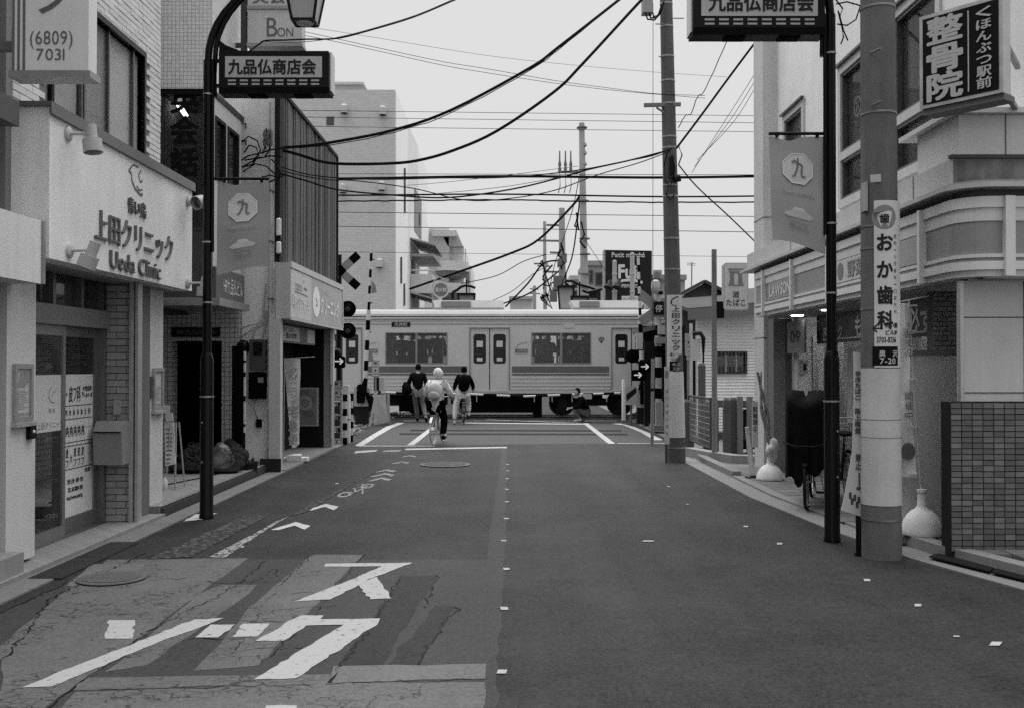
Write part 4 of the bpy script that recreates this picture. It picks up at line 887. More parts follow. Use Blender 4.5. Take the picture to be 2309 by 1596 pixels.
# curved plate on the pole front
def curved_plate(par, c, r, ang, half, z0, z1, mat, name='plate', n=14, thick=.004):
    m = MB(); vs_ = []
    for z in (z0, z1):
        for i in range(n + 1): t = ang - half + 2 * half * i / n; vs_.append((c.x + (r + thick) * math.sin(t), c.y - (r + thick) * math.cos(t), z))
    m.add(vs_, [(i, i + 1, n + 2 + i, n + 1 + i) for i in range(n)]); return m.build(name, mat, par, True)
def wrap_print(par, c, r, ang, pl, mat, lift=.006, name='lettering'):
    """flat print bent round the pole: plane a = arc length, b = height"""
    me = bpy.data.meshes.new(name); me.from_pydata(pl.mb.v, [], pl.mb.f); b_ = bmesh.new(); b_.from_mesh(me); bmesh.ops.triangulate(b_, faces=b_.faces)
    for _ in range(4):
        es = [e for e in b_.edges if abs(e.verts[0].co.x - e.verts[1].co.x) > .02]
        if not es: break
        bmesh.ops.subdivide_edges(b_, edges=es, cuts=1, use_grid_fill=False); bmesh.ops.triangulate(b_, faces=b_.faces)
    for v in b_.verts: v.co = (c.x + (r + lift - v.co.y) * math.sin(ang + v.co.x / r), c.y - (r + lift - v.co.y) * math.cos(ang + v.co.x / r), v.co.z)
    b_.to_mesh(me); b_.free(); return obj(name, me, mat, par)
dp_ = thing('dental_plate', 'long white dental clinic plate bent round the thick concrete pole', 'sign', (PX, PY - .2, 1.6))
r_ = .162; ANG = R(4); c_ = A0.lerp(A1, .2)
z0, z1 = gz(828, PY - .16), gz(452, PY - .16); curved_plate(dp_, c_, r_, ANG + .20, .90, z0, z1, enamel(.62))
def Fp(x, y): return ((gx(x, PY - .16) - c_.x) * 1.04 - ANG * r_, gz(y, PY - .16))
pl = Plane((0, 0, 0), (1, 0, 0), lift=0)
for ch, y in (('お', 547), ('か', 608), ('歯', 666), ('科', 722)): a, b = Fp(1997, y); pl.text(ch, a, b, .165, .125, .035)
a, b = Fp(1996, 493); pl.text('歯', a, b, .085, .075, .03)
a, b = Fp(1980, 741); pl.line([(a - .03, b), (a + .045, b)], .012).line([(a, b + .03), (a - .035, b), (a, b - .03)], .012)
a, b = Fp(2011, 734); pl.text('向い側', a, b, .05, .11, .02); a, b = Fp(2011, 750); pl.text('ビル3F', a, b, .05, .11, .02)
a, b = Fp(1997, 766); pl.text('3703-8256', a + .012, b, .05, .165, .008)
for i, ch in enumerate('歯科・小児歯科・口腔外科'): a, b = Fp(2020, 533 + i * 15.5); pl.text(ch, a, b, .04, .03)
wrap_print(dp_, c_, r_, ANG, pl, flat(.04))
pl = Plane((0, 0, 0), (1, 0, 0), lift=0); a, b = Fp(1996, 490); pl.ring(a, b, .0, .105, 28); wrap_print(dp_, c_, r_, ANG, pl, flat(.22), .0048, 'emblem')
pl = Plane((0, 0, 0), (1, 0, 0), lift=0); pl.shape([(a - .065, b + .045), (a - .03, b + .055), (a, b + .045), (a + .03, b + .055), (a + .065, b + .045), (a + .055, b - .02), (a + .03, b - .085), (a + .008, b - .035), (a - .008, b - .035), (a - .03, b - .085), (a - .055, b - .02)]); wrap_print(dp_, c_, r_, ANG, pl, flat(.6), .0054, 'emblem')
pl = Plane((0, 0, 0), (1, 0, 0), lift=0); (a0, b0), (a1, b1) = Fp(1970, 824), Fp(2028, 781)
for i in range(8): pl.rect(a0 + (a1 - a0) * i / 8, b0, a0 + (a1 - a0) * (i + 1) / 8, b1)
wrap_print(dp_, c_, r_, ANG, pl, flat(.012), .0052, 'black_field')
pl = Plane((0, 0, 0), (1, 0, 0), lift=0); a, b = Fp(1990, 797); pl.text('奥', a, b, .06, .05, .015); a, b = Fp(2018, 797); pl.text('沢', a, b, .06, .05, .015); a, b = Fp(2002, 813); pl.text('7-20', a, b, .05, .13, .015); wrap_print(dp_, c_, r_, ANG, pl, flat(.55), .0068)
# strip sign hanging at the pole's left side
ns = thing('strip_sign', 'tall flared white strip sign strapped to the left of the thick pole', 'sign', (2.95, 8.8, .3))
YN = 8.72; bz = [(1925, 793), (1943, 795), (1946, 1165), (1897, 1150), (1905, 1115), (1922, 1020), (1926, 900)]
MB().prism([U(x, y, YN) for x, y in bz], (0, .012, 0)).build('board', flat(.5), ns)
MB().box(gx(1943.5, YN), gx(1949, YN), YN - .01, YN + .05, gz(1240, YN), gz(793, YN)).build('back_rail', flat(.12), ns)
pl = Plane((0, YN, 0), (1, 0, 0)); 
for t, x, y, h in (('歩きたばこ', 1934, 868, .05), ('路上喫煙', 1933, 948, .055), ('禁止', 1934, 1040, .07)): pl.text(t, gx(x, YN), gz(y, YN), h, .045, .03, vertical=True, cell=h * 1.05)
for x, y in ((1916, 1115), (1926, 1120), (1935, 1125), (1920, 1128), (1931, 1136)): pl.rect(gx(x - 3, YN), gz(y + 8, YN), gx(x + 3, YN), gz(y - 6, YN))
pl.line([(gx(1936, YN), gz(1065, YN)), (gx(1936, YN), gz(1100, YN))], .012); pl.rect(gx(1930, YN), gz(1104, YN), gx(1944, YN), gz(1097, YN)); pl.done('lettering', flat(.06), ns)
bp = thing('stub_post', 'short black stub post at the foot of the thick pole', 'post', (gx(1936, 8.75), 8.75, 0)); MB().lathe([(.03, 0), (.03, .34), (.026, .36)], (gx(1936, 8.75), 8.75, 0), 12).build('shaft', BLACK, bp, True); MB().lathe([(.045, 0), (.045, .015)], (gx(1936, 8.75), 8.75, .005), 12).build('foot_plate', BLACK, bp)
# second pole
Y2 = 17.3; B0 = Vector((gx(1525, Y2), Y2, 0)); B1 = Vector((gx(1502, Y2), Y2 + .1, 9.4))
up2 = thing('utility_pole', 'tall concrete utility pole at the kerb before the level crossing', 'utility pole', tuple(B0), 'concrete utility poles')
PC2 = mt(.10, .85, .3, 1.6, .3, fine=.2, streak=.3, bscale=120)
MB().cyl(B0, B1, .160, .100, 28).build('shaft', PC2, up2, True)
def on2(y, d=0): z = gz(y, Y2); return B0.lerp(B1, z / 9.4), .160 - .06 * z / 9.4
z0, z1 = gz(985, Y2), gz(838, Y2); MB().cyl(B0.lerp(B1, z0 / 9.4), B0.lerp(B1, z1 / 9.4), .160 - .06 * z0 / 9.4 + .004, .160 - .06 * z1 / 9.4 + .004, 28).build('pale_wrap', mt(.58, .75, .12, 2.0, .2, fine=.25), up2, True)
for y in (8, 60, 128, 183, 235, 310, 335, 420, 445, 540, 610, 1010): c, r = on2(y); MB().cyl(c, c + Vector((0, 0, .03)), r + .006, n=24).build('strap', metal(.3), up2)
MB().bar(U(1452, 238, Y2), U(1535, 236, Y2), .06).bar(U(1480, 243, Y2), U(1502, 258, Y2), .03).build('crossarm', metal(.2, .6), up2)
for x, y in ((1497, 128), (1490, 55), (1530, 42)): MB().bar(U(x - 12, y, Y2), U(x + 12, y, Y2), .015).build('step_bolt', metal(.2), up2)
for pts in (((1505, 345), (1498, 370), (1500, 410), (1512, 420), (1520, 395), (1510, 360)), ((1515, 350), (1522, 380), (1518, 405), (1505, 400)), ((1508, 420), (1502, 440), (1512, 452), (1520, 440)), ((1530, 330), (1538, 350), (1530, 372))):
    MB().tube([U(x, y, Y2 - .17) for x, y in pts], .012, 6).build('cable_loop', CABLE, up2, True)
MB().obox(U(1514, 375, Y2 - .15), (.08, .08, .30)).build('splice_box', BLACK, up2); MB().cyl(U(1520, 405, Y2 - .1), U(1534, 402, Y2 - .1), .06, n=12).build('splice_can', BLACK, up2)
tb = thing('transformer_box', 'grey switch box with looped cables high on the second pole', 'box', U(1478, 30, Y2 - .2)); MB().box(gx(1449, Y2 - .2), gx(1472, Y2 - .2), Y2 - .3, Y2 - .08, gz(32, Y2 - .2), gz(-30, Y2 - .2)).build('case', enamel(.3), tb)
for k in range(3): MB().tube([U(1456 + 8 * k, 30, Y2 - .25), U(1460 + 7 * k, 44 - 3 * k, Y2 - .25), U(1476 + 4 * k, 46 - 5 * k, Y2 - .25), U(1490, 30 - 6 * k, Y2 - .2), U(1497, 5, Y2 - .15)], .015, 6).build('cable_loop', CABLE, tb, True)
p2 = thing('clinic_plate', 'white clinic plate with arrow bent round the second pole', 'sign', (B0.x, Y2 - .2, 1.7)); c2 = B0.lerp(B1, .22); r2 = .148
z0, z1 = gz(838, Y2 - .15), gz(665, Y2 - .15); curved_plate(p2, c2, r2, -.05, 1.0, z0, z1, enamel(.6))
def Fq(x, y): return ((gx(x, Y2 - .15) - c2.x) * 1.05, gz(y, Y2 - .15))
pl = Plane((0, 0, 0), (1, 0, 0), lift=0)
for i, ch in enumerate('上田クリニック'): a, b = Fq(1525, 697 + i * 14.5); pl.text(ch, a, b, .10, .13, .02)
a, b = Fq(1517, 799); pl.line([(a - .03, b), (a + .04, b)], .014).line([(a, b + .03), (a - .04, b), (a, b - .03)], .014); a, b = Fq(1534, 800); pl.text('向い', a, b, .05, .08); a, b = Fq(1526, 810); pl.text('5809-7031', a, b, .04, .18)
pl.line([Fq(1515, 686), Fq(1516, 676), Fq(1524, 671), Fq(1530, 669)], .02).line([Fq(1513, 680), Fq(1517, 688), Fq(1526, 690)], .014); wrap_print(p2, c2, r2, 0, pl, flat(.05))
pl = Plane((0, 0, 0), (1, 0, 0), lift=0); (a0, b0), (a1, b1) = Fq(1511, 836), Fq(1541, 814)
for i in range(6): pl.rect(a0 + (a1 - a0) * i / 6, b0, a0 + (a1 - a0) * (i + 1) / 6, b1)
wrap_print(p2, c2, r2, 0, pl, flat(.012), .0055, 'black_field')
pl = Plane((0, 0, 0), (1, 0, 0), lift=0); a, b = Fq(1526, 821); pl.text('奥 沢', a, b, .05, .14, .01); a, b = Fq(1526, 831); pl.text('7-20', a, b, .05, .12, .015); wrap_print(p2, c2, r2, 0, pl, flat(.55), .007)
s2 = thing('strip_sign', 'narrow white strip sign strapped to the left of the second pole', 'sign', (2.7, Y2 - .1, .2)); MB().box(gx(1498, 17.1), gx(1509, 17.1), 17.08, 17.1, gz(1001, 17.1), gz(826, 17.1)).build('board', flat(.5), s2)
pl = Plane((gx(1498, 17.08), 17.08, gz(1001, 17.08)), (1, 0, 0)); pl.disc(.04, 1.2, .028, .07).text('踏切注意とまれ', .045, .55, .07, .05, .0, vertical=True, cell=.12); pl.done('lettering', flat(.2), s2)
MB().cyl((gx(1502, 17.1), 17.11, 0), (gx(1502, 17.1), 17.11, gz(995, 17.1)), .02, n=8).build('post', flat(.06), s2)
# ------------------------------------------------------------------ convenience store building
st_b = thing('store_building', 'convenience store building with banded fascia and big upper windows', 'building', (5.5, 12, 0))
XU = 4.2; WW = stucco(.78)
holes = [(14.26, 15.28, 4.35, 5.45), (11.45, 12.68, 3.70, 5.42), (9.72, 10.90, 3.70, 5.50)]
m = MB(); wallbox(m, 'x', XU, XU + .3, 8.95, 16.3, 3.1, 10, holes); m.build('street_wall', WW, st_b)
MB().box(XU + .3, 9.5, 8.95, 9.25, 3.1, 10).build('corner_wall', WW, st_b); MB().box(XU + .9, 9.5, 9.25, 16.3, 3.1, 3.2).build('inner_floor', flat(.2), st_b); MB().box(XU + 2.2, XU + 2.3, 9.3, 16.2, 3.2, 6).build('inner_wall', flat(.16), st_b); MB().box(XU + .3, 9.5, 9.25, 16.3, 6, 6.1).build('inner_ceiling', flat(.4), st_b)
MB().box(XU - .23, XU, 15.7, 16.3, .03, 10).build('pilaster', stucco(.56), st_b)
MB().box(XU - .235, XU + .05, 15.69, 16.31, 4.0, 4.015).box(XU - .235, XU + .05, 15.69, 16.31, 2.1, 2.115).build('joint', flat(.2), st_b)
for a, b, z0, z1 in holes:
    w_ = MB(); tz = [(a + .06, b - .06, z0 + .06, 4.26), (a + .06, b - .06, 4.36, z1 - .06)] if z0 < 4 else [(a + .06, b - .06, z0 + .05, z1 - .05)]
    wallbox(w_, 'x', XU - .03, XU + .12, a - .04, b + .04, z0 - .04, z1 + .04, tz); w_ = w_.build('window', enamel(.5), st_b)
    for q in tz:
        MB().box(XU + .05, XU + .06, *q).build('pane', GLASS_MID, w_)
        fr = MB(); wallbox(fr, 'x', XU - .005, XU + .07, q[0], q[1], q[2], q[3], [(q[0] + .035, q[1] - .035, q[2] + .035, q[3] - .035)]); fr.build('sash', metal(.14), w_)
    MB().box(XU - .07, XU - .02, a - .06, b + .06, z1 + .045, z1 + .075).build('drip', metal(.1), w_)
pl = Plane((XU + .05, 12.68, 3.7), (0, -1, 0)); pl.ring(.48, 1.15, .1, .125, 24).text('24', .48, 1.15, .13, .11, .02); pl.done('window_print', flat(.15), st_b)
# horizontal ledges and the fascia, following the corner
def corner(d=0.0, end=15.2):
    p = [(8.0, 8.2 - d), (3.98, 8.2 - d)]; c = (3.98, 8.48); r = .28 + d
    p += [(c[0] - r * math.sin(R(a)), c[1] - r * math.cos(R(a))) for a in range(10, 91, 10)]; p.append((c[0] - r, end)); return p
C_ = corner()
def band(name, o0, o1, z0, z1, mat, end=15.2): return MB().sweep(corner(0, end), o0, o1, z0, z1).build(name, mat, st_b)
band('fascia_top', -.5, .0, 2.97, 3.06, enamel(.66)); band('fascia_upper', -.5, -.02, 2.86, 2.97, enamel(.62))
bb_ = band('fascia_band', -.5, -.03, 2.585, 2.86, enamel(.26)); band('fascia_rim', -.5, -.005, 2.555, 2.585, enamel(.64)); band('fascia_stripe', -.5, -.012, 2.525, 2.555, enamel(.2)); band('fascia_lower', -.5, .0, 2.455, 2.525, enamel(.66)); band('fascia_lip', -.5, -.03, 2.40, 2.455, enamel(.62))
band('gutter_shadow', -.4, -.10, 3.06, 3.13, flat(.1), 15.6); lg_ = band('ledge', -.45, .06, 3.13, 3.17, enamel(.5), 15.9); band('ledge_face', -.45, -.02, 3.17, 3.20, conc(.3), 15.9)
MB().box(3.76, 9.5, 8.5, 15.9, 3.20, 3.43).build('parapet', stucco(.5), st_b); MB().box(3.78, 9.5, 8.49, 8.5, 3.21, 3.42).build('stained_face', mt(.17, .7, .8, 4, streak=.4), st_b); MB().box(3.74, 9.5, 8.46, 8.52, 3.43, 3.46).build('roof_lip', flat(.06), st_b)
for y in (9.3, 10.5, 12.0, 13.4): MB().box(3.755, 3.77, y, y + .012, 3.2, 3.43).build('joint', flat(.15), st_b)
for y in (8.95, 10.1, 11.6, 13.1, 14.6): MB().box(3.665, 3.74, y, y + .05, 2.40, 3.06).build('rib', enamel(.7), st_b)
MB().box(4.06, 4.14, 8.17, 8.24, 2.40, 3.06).build('rib', enamel(.7), st_b)
lw = MB().box(3.715, 3.73, 13.15, 14.45, 2.60, 2.85).build('name_panel', enamel(.30), st_b)
pl = Plane((3.715, 14.45, 2.60), (0, -1, 0)); pl.text('LAWSON', .65, .125, .155, 1.05, .035); pl.done('lettering', flat(.62), lw)
vp = MB().box(3.715, 3.73, 10.2, 11.55, 2.60, 2.85).build('name_panel', enamel(.55), st_b); pl = Plane((3.715, 11.55, 2.60), (0, -1, 0)); pl.text('野菜', .80, .125, .20, .5, .02); pl.done('lettering', flat(.25), vp)
pl = Plane((3.715, 11.55, 2.60), (0, -1, 0)); pl.disc(.3, .125, .1); pl.done('emblem', flat(.2), vp)
ap_ = MB().box(3.715, 3.73, 9.05, 10.05, 2.60, 2.85).build('name_panel', enamel(.36), st_b); pl = Plane((3.715, 10.05, 2.60), (0, -1, 0)); pl.ring(.35, .125, .07, .10); pl.done('emblem', flat(.6), ap_)
MB().box(3.9, 9.5, 8.5, 15.2, 2.385, 2.40).build('soffit', flat(.34), st_b)
for y in (11.2, 12.9, 14.3): MB().lathe([(.09, 0), (.085, -.012)], (4.1, y, 2.384), 18).build('downlight', mk_emit('downlight', .8, 2.2) if y == 11.2 else bpy.data.materials['downlight'], st_b)
hb = MB().box(3.88, 9, 8.62, 9.5, 3.462, 3.84).build('condenser_cover', enamel(.5), st_b); MB().prism([(3.80, 8.56, 3.845), (9, 8.56, 3.845), (9, 8.56, 3.89), (3.80, 8.56, 3.89)], (0, 1.2, 0)).build('cover_top', enamel(.55), hb); MB().box(4.28, 4.29, 8.615, 8.62, 3.47, 3.84).build('joint', flat(.12), hb)
# ground floor: glazed front, corner piers, tiled plinth
GX = 4.55
for y in (9.6, 11.0, 12.4, 13.8, 14.95): MB().box(GX - .03, GX + .05, y, y + .06, .08, 2.1).build('shopfront_post', metal(.35, .4), st_b)
MB().box(GX, GX + .012, 9.6, 15.0, .2, 2.0).build('shopfront_glass', GLASS, st_b); MB().box(GX - .02, GX + .04, 9.6, 15.0, .035, .2).build('shopfront_sill', metal(.25), st_b)
hb = MB().box(GX - .08, GX - .03, 9.75, 14.6, 1.98, 2.385).build('header_banner', mt(.07, .6, .3, 4), st_b); pl = Plane((GX - .08, 14.6, 1.98), (0, -1, 0))
pl.text('ドリンク', .75, .14, .20, .8, .03).text('もらえる!', 2.3, .19, .30, 1.3, .03).text('必ず', 3.7, .18, .30, .7, .03).line([(.3, .05), (4.5, .05)], .02); pl.done('lettering', flat(.5), hb)
b2 = MB().box(4.2, 4.23, 14.3, 15.2, 1.85, 2.32).build('side_banner', mt(.2, .6, .4, 4), st_b); pl = Plane((4.2, 15.2, 1.85), (0, -1, 0)); pl.text('ひや', .45, .25, .2, .5, .03); pl.done('lettering', flat(.06), b2)
MB().box(GX - .25, GX + .1, 15.0, 15.69, .03, 2.385).build('pier', enamel(.62), st_b); MB().box(4.20, 4.32, 15.3, 15.69, .03, 2.385).build('pier_return', flat(.1), st_b); MB().box(4.32, 4.7, 14.98, 15.0, .03, 2.385).build('pier_face', enamel(.6), st_b)
wl = MB().box(4.34, 4.42, 14.86, 14.98, 1.55, 1.75).build('wall_camera', enamel(.3), st_b); MB().box(4.35, 4.39, 14.85, 14.86, 1.6, 1.7).build('lens', BLACK, wl)
for k, (y0, y1, z0, z1, v) in enumerate(((12.6, 13.5, .9, 1.9, .3), (11.2, 11.9, .8, 1.5, .45), (10.0, 10.8, 1.0, 1.9, .35), (11.95, 12.3, .4, 1.8, .4))):
    MB().box(GX - .01, GX - .004, y0, y1, z0, z1).build('poster', mt(v, .5, .8, 9.0), st_b)
MB().box(GX + .1, 9, 9.1, 16, 0, .06).build('shop_floor', flat(.5), st_b); MB().box(8.9, 9, 9.1, 16, 0, 2.4).box(GX + .1, 9, 15.7, 15.8, 0, 2.4).build('shop_back', flat(.65), st_b)
for k in range(4): MB().box(GX + .5, GX + .9, 9.9 + k * 1.3, 10.9 + k * 1.3, .1, 1.35).build('shelf_unit', mt(.4, .6, .5, 14), st_b)
for k in range(2): MB().box(5.0 + k * .8, 5.06 + k * .8, 9.5, 14.5, 2.25, 2.28).build('tube_lamp', mk_emit('shop_tube', .9, 3.5) if k == 0 else bpy.data.materials['shop_tube'], st_b)
MB().box(3.66, 4.5, 9.42, 9.5, .07, gz(800, 9.42)).build('grey_panel', mt(.5, .6, .06, 1.2, fine=.1), st_b); MB().box(3.64, 4.5, 9.40, 9.52, gz(800, 9.42), gz(790, 9.42)).build('panel_cap', flat(.14), st_b)
pr = MB().box(gx(2105, 9.75), 4.54, 9.75, 9.9, 1.75, 2.385).build('brick_pier', flat(.08), st_b)
tiles(pr, 'brick', (gx(2105, 9.75), 9.75, 1.76), (1, 0, 0), (0, 0, 1), 5, 13, .085, .042, .006, .008, [mt(.2, .6), mt(.24, .6)], .5)
NP = MB().box(3.86, 9.5, 8.52, 8.64, 1.36, 2.385).build('panel_wall', enamel(.55), st_b)
for z in (1.43, 2.07): MB().box(3.86, 9.5, 8.514, 8.52, z, z + .008).build('joint', flat(.06), NP)
for x in (4.38, 5.2): MB().box(x, x + .008, 8.5145, 8.52, 1.38, 2.38).build('joint', flat(.06), NP)
MB().box(3.83, 3.86, 8.50, 8.56, 1.36, 2.385).build('corner_trim', metal(.45, .3), NP)
pt = MB().box(3.72, 9.5, 8.46, 8.64, .0, 1.355).build('tiled_plinth', flat(.03), st_b)
TL = [mt(.10, .35, .2, 9, spec=.6), mt(.13, .35, .2, 9, spec=.6), mt(.17, .35, .2, 9, spec=.6)]
tiles(pt, 'tile', (3.725, 8.46, .09), (1, 0, 0), (0, 0, 1), 11, 26, .087, .0445, .004, .008, TL, weights=(5, 5, .9))
tiles(pt, 'tile', (3.72, 9.38, .09), (0, -1, 0), (0, 0, 1), 6, 26, .145, .0445, .004, .008, TL[:2]) if False else None
dc = MB().lathe([(.075, 0), (.075, -.03), (.065, -.06), (.03, -.09)], (4.35, 9.1, 2.384), 16).build('dome_camera', BLACK, st_b, True)
# chiropractor's projecting sign
sg = thing('osteopathy_sign', 'black projecting sign with large white characters at the upper right', 'sign', (3.6, 8.0, 3.7))
c0 = U(2074, 248, 8.25); c1 = U(2262, 226, 7.72); t0 = U(2072, 40, 8.25); u_ = (c1 - c0); u_.z = 0; wS = u_.length; u_.normalize(); nS = Vector((u_.y, -u_.x, 0)); hS = t0.z - c0.z
def SP(a, b, d): return c0 + u_ * a + Vector((0, 0, b)) + nS * -d
m = MB(); m.add([SP(a, b, d) for d in (0, .13) for a, b in ((0, 0), (wS, 0), (wS, hS), (0, hS))], [(0, 1, 2, 3), (7, 6, 5, 4), (0, 4, 5, 1), (1, 5, 6, 2), (2, 6, 7, 3), (3, 7, 4, 0)]); m.build('case', metal(.5, .45), sg)
m = MB(); m.add([SP(a, b, d) for d in (.02, .2) for a, b in ((.02, -.05), (wS, -.05), (wS, -.003), (.02, -.003))], [(0, 1, 2, 3), (7, 6, 5, 4), (0, 4, 5, 1), (1, 5, 6, 2), (2, 6, 7, 3), (3, 7, 4, 0)]); m.build('drip_tray', flat(.13), sg)
pl = Plane(c0, u_); pl.rect(.03, .03, wS - .03, hS - .03, .004); pl.done('black_field', flat(.012), sg)
pl = Plane(c0, u_, lift=.008); hs = (hS - .08) / 3
for i, ch in enumerate('整骨院'): pl.text(ch, wS * .32, hS - .04 - hs * (i + .5), hs * 1.02, wS * .42, .035)
pl.rect(wS * .60, .06, wS * .615, hS - .06)
for i, ch in enumerate('くほんぶつ駅前'): pl.text(ch, wS * .79, hS - .06 - (hS - .12) / 7 * (i + .5), (hS - .12) / 7 * 1.0, wS * .17, .025)
pl.done('lettering', flat(.42), sg)
for z in (.1, .5): MB().bar(SP(wS * .9, z, .1), SP(wS * .9, z, .1) + Vector((.6, .9, 0)), .04).build('bracket', metal(.15), sg)
# banner flag behind the thick pole
bf = thing('banner_flag', 'printed food banner flag on a domed white foot behind the thick pole', 'flag', (3.8, 9.2, .05)); YQ = 9.2; cx_ = gx(2077, YQ)
water_base((cx_, YQ, .105), .185, .42, bf)
MB().tube([(cx_ - .0, YQ, .42), (gx(2062, YQ), YQ, gz(900, YQ)), (gx(2050, YQ), YQ, gz(676, YQ))], .009, 8).build('pole', flat(.5), bf, True); MB().cyl((gx(2020, YQ), YQ, gz(683, YQ)), (gx(2096, YQ), YQ, gz(668, YQ)), .006, n=6).build('top_rod', flat(.5), bf)
rows = [(684, 2012, 2048), (740, 2012, 2052), (790, 2010, 2054), (850, 2008, 2050), (900, 2006, 2050), (960, 2008, 2060), (1010, 2010, 2062), (1075, 2010, 2064)]
vs_ = []
for i, (y, a, b) in enumerate(rows):
    for k in range(5): vs_.append((gx(a + (b - a) * k / 4, YQ), YQ + .01 + .03 * math.sin(i * 1.7 + k * 1.4), gz(y, YQ)))
MB().add(vs_, [(i * 5 + k, i * 5 + k + 1, i * 5 + k + 6, i * 5 + k + 5) for i in range(len(rows) - 1) for k in range(4)]).build('cloth', mt(.85, .8, .15, 6.0), bf, True)
pl = Plane((gx(2010, YQ), YQ - .03, gz(1080, YQ)), (1, 0, 0), lift=0); pl.disc(.14, .26, .065, .08); pl.text('おでん', .15, 1.25, .08, .07, .0, vertical=True).text('開催中', .15, .68, .08, .07, .0, vertical=True); pl.done('lettering', flat(.14), bf)
for y in (690, 855, 962, 1070): MB().bar(U(2050, y, YQ - .02), U(2068, y - 1, YQ - .02), .014).build('loop', flat(.6), bf)
# furled flag farther along, white bollard
ff = thing('furled_flag', 'furled flag leaning from a domed white foot by the store pilaster', 'flag', (3.7, 14.2, .05)); c = Vector((gx(1735, 14.2), 14.2, .04))
water_base(tuple(c), .19, .38, ff)
top = U(1708, 838, 14.2); base = c + Vector((0, 0, .36)); MB().cyl(base, top, .008, n=8).build('pole', flat(.3), ff)
m = MB(); 
for k in range(3): m.tube([base.lerp(top, t) + Vector((.03 * math.sin(t * 9 + k * 2) + .02 * k, .03 * math.cos(t * 7 + k * 2), 0)) for t in [i / 12 for i in range(13)]], .035 - .006 * k, 8, r1=.012)
m.build('cloth', mt(.2, .8, .9, 14.0), ff, True)
lump((c.x + .03, 14.15, .48), (.09, .09, .16), 21, .3).build('plastic_wrap', mt(.5, .3, .2, 9, .5), ff, True)
wb = thing('white_bollard', 'slim white plastic bollard with black foot before the store', 'bollard', (gx(1691, 14.5), 14.5, .035)); x = gx(1693, 14.5)
MB().cyl((x + .02, 14.5, .05), (gx(1684, 14.5), 14.5, gz(962, 14.5)), .04, .032, 14).build('shaft', mt(.5, .5, .15, 5, streak=.2), wb, True); MB().lathe([(.11, 0), (.11, .02), (.05, .04)], (x + .02, 14.5, .036), 16).build('foot', BLACK, wb)
# leaning printed strips on the pilaster
ls = thing('strip_poster', 'narrow upright strip poster on the store pilaster', 'poster', (3.95, 15.6, .8)); MB().box(gx(1696, 15.6), gx(1709, 15.6), 15.6, 15.62, gz(1008, 15.6), gz(905, 15.6)).build('sheet', flat(.5), ls); pl = Plane((gx(1696, 15.6), 15.6, gz(1008, 15.6)), (1, 0, 0)); pl.text('駐輪禁止', .045, .45, .09, .07, .02, vertical=True); pl.done('lettering', flat(.1), ls)
# store's lit stand sign on a slim steel pole
ss = thing('box_sign', 'rounded white box sign for sake and tobacco on a slim pole', 'sign', (3.6, 17.2, 0)); YS = 17.2
def rrect(x0, x1, z0, z1, r, n=5):
    o = []
    for (cx1, cz1, a0) in ((x1 - r, z1 - r, 0), (x0 + r, z1 - r, 90), (x0 + r, z0 + r, 180), (x1 - r, z0 + r, 270)):
        o += [(cx1 + r * math.cos(R(a0 + 90 * i / n)), cz1 + r * math.sin(R(a0 + 90 * i / n))) for i in range(n + 1)]
    return o
x0, x1, z0, z1 = gx(1632, YS), gx(1688, YS), gz(700, YS), gz(593, YS)
MB().prism([(a, YS, b) for a, b in rrect(x0, x1, z0, z1, .05)], (0, .16, 0)).build('box', flat(.5), ss); bx_ = MB().prism([(a, YS - .004, b) for a, b in rrect(x0 + .02, x1 - .02, z0 + .02, z1 - .02, .04)], (0, .004, 0)).build('face_panel', flat(.62), ss)
pl = Plane((x0, YS - .004, z0), (1, 0, 0)); pl.text('酒', .21, .27, .12, .11, .02).text('たばこ', .21, .13, .13, .33, .02); pl.done('lettering', flat(.1), bx_)
pl.shape([(.08, .72), (.35, .72), (.32, .62), (.32, .52), (.35, .42), (.08, .42), (.11, .52), (.11, .62)]); pl.done('emblem', flat(.22), bx_); pl = Plane((x0, YS - .005, z0), (1, 0, 0)); pl.shape([(.18, .44), (.25, .44), (.25, .60), (.235, .63), (.195, .63), (.18, .60)]).text('LAWSON', .215, .68, .035, .2).text('STATION', .215, .40, .03, .2); pl.done('emblem', flat(.6), bx_)
px_ = gx(1613, YS); MB().cyl((px_, YS + .08, .0), (px_, YS + .08, gz(562, YS)), .05, .045, 16).build('pole', mt(.2, .6, .2, 3, streak=.2), ss, True); MB().box(px_ + .04, x0 + .02, YS + .04, YS + .12, gz(718, YS), gz(680, YS)).build('bracket', BLACK, ss)
# store dark edge post
MB().box(4.02, 4.2, 15.3, 15.68, .04, 2.38).build('door_pocket', mt(.16, .6, .1), st_b)

# ------------------------------------------------------------------ station buildings, fences at the crossing
sh = thing('station_shed', 'white clapboard station shed with barred window beside the fence', 'building', (5.2, 23.5, 0)); YS2 = 23.6
m = MB(); hx0, hx1, hz0, hz1 = gx(1617, YS2), gx(1680, YS2), gz(838, YS2), gz(796, YS2)
wallbox(m, 'y', YS2, YS2 + .2, gx(1572, YS2), 8, 0, 2.95, [(hx0, hx1, hz0, hz1)]); m.build('wall', flat(.5), sh)
m = MB(); z = .06
while z < 2.95:
    for a, b in ((gx(1572, YS2), 8),) if (z > hz1 or z + .07 < hz0) else ((gx(1572, YS2), hx0), (hx1, 8)): m.add([(a, YS2 - .016, z), (b, YS2 - .016, z), (b, YS2 - .002, z + .07), (a, YS2 - .002, z + .07)], [(0, 1, 2, 3)])
    z += .072
stuff(m.build('clapboard', mt(.82, .6, .1, 3, streak=.06), sh))
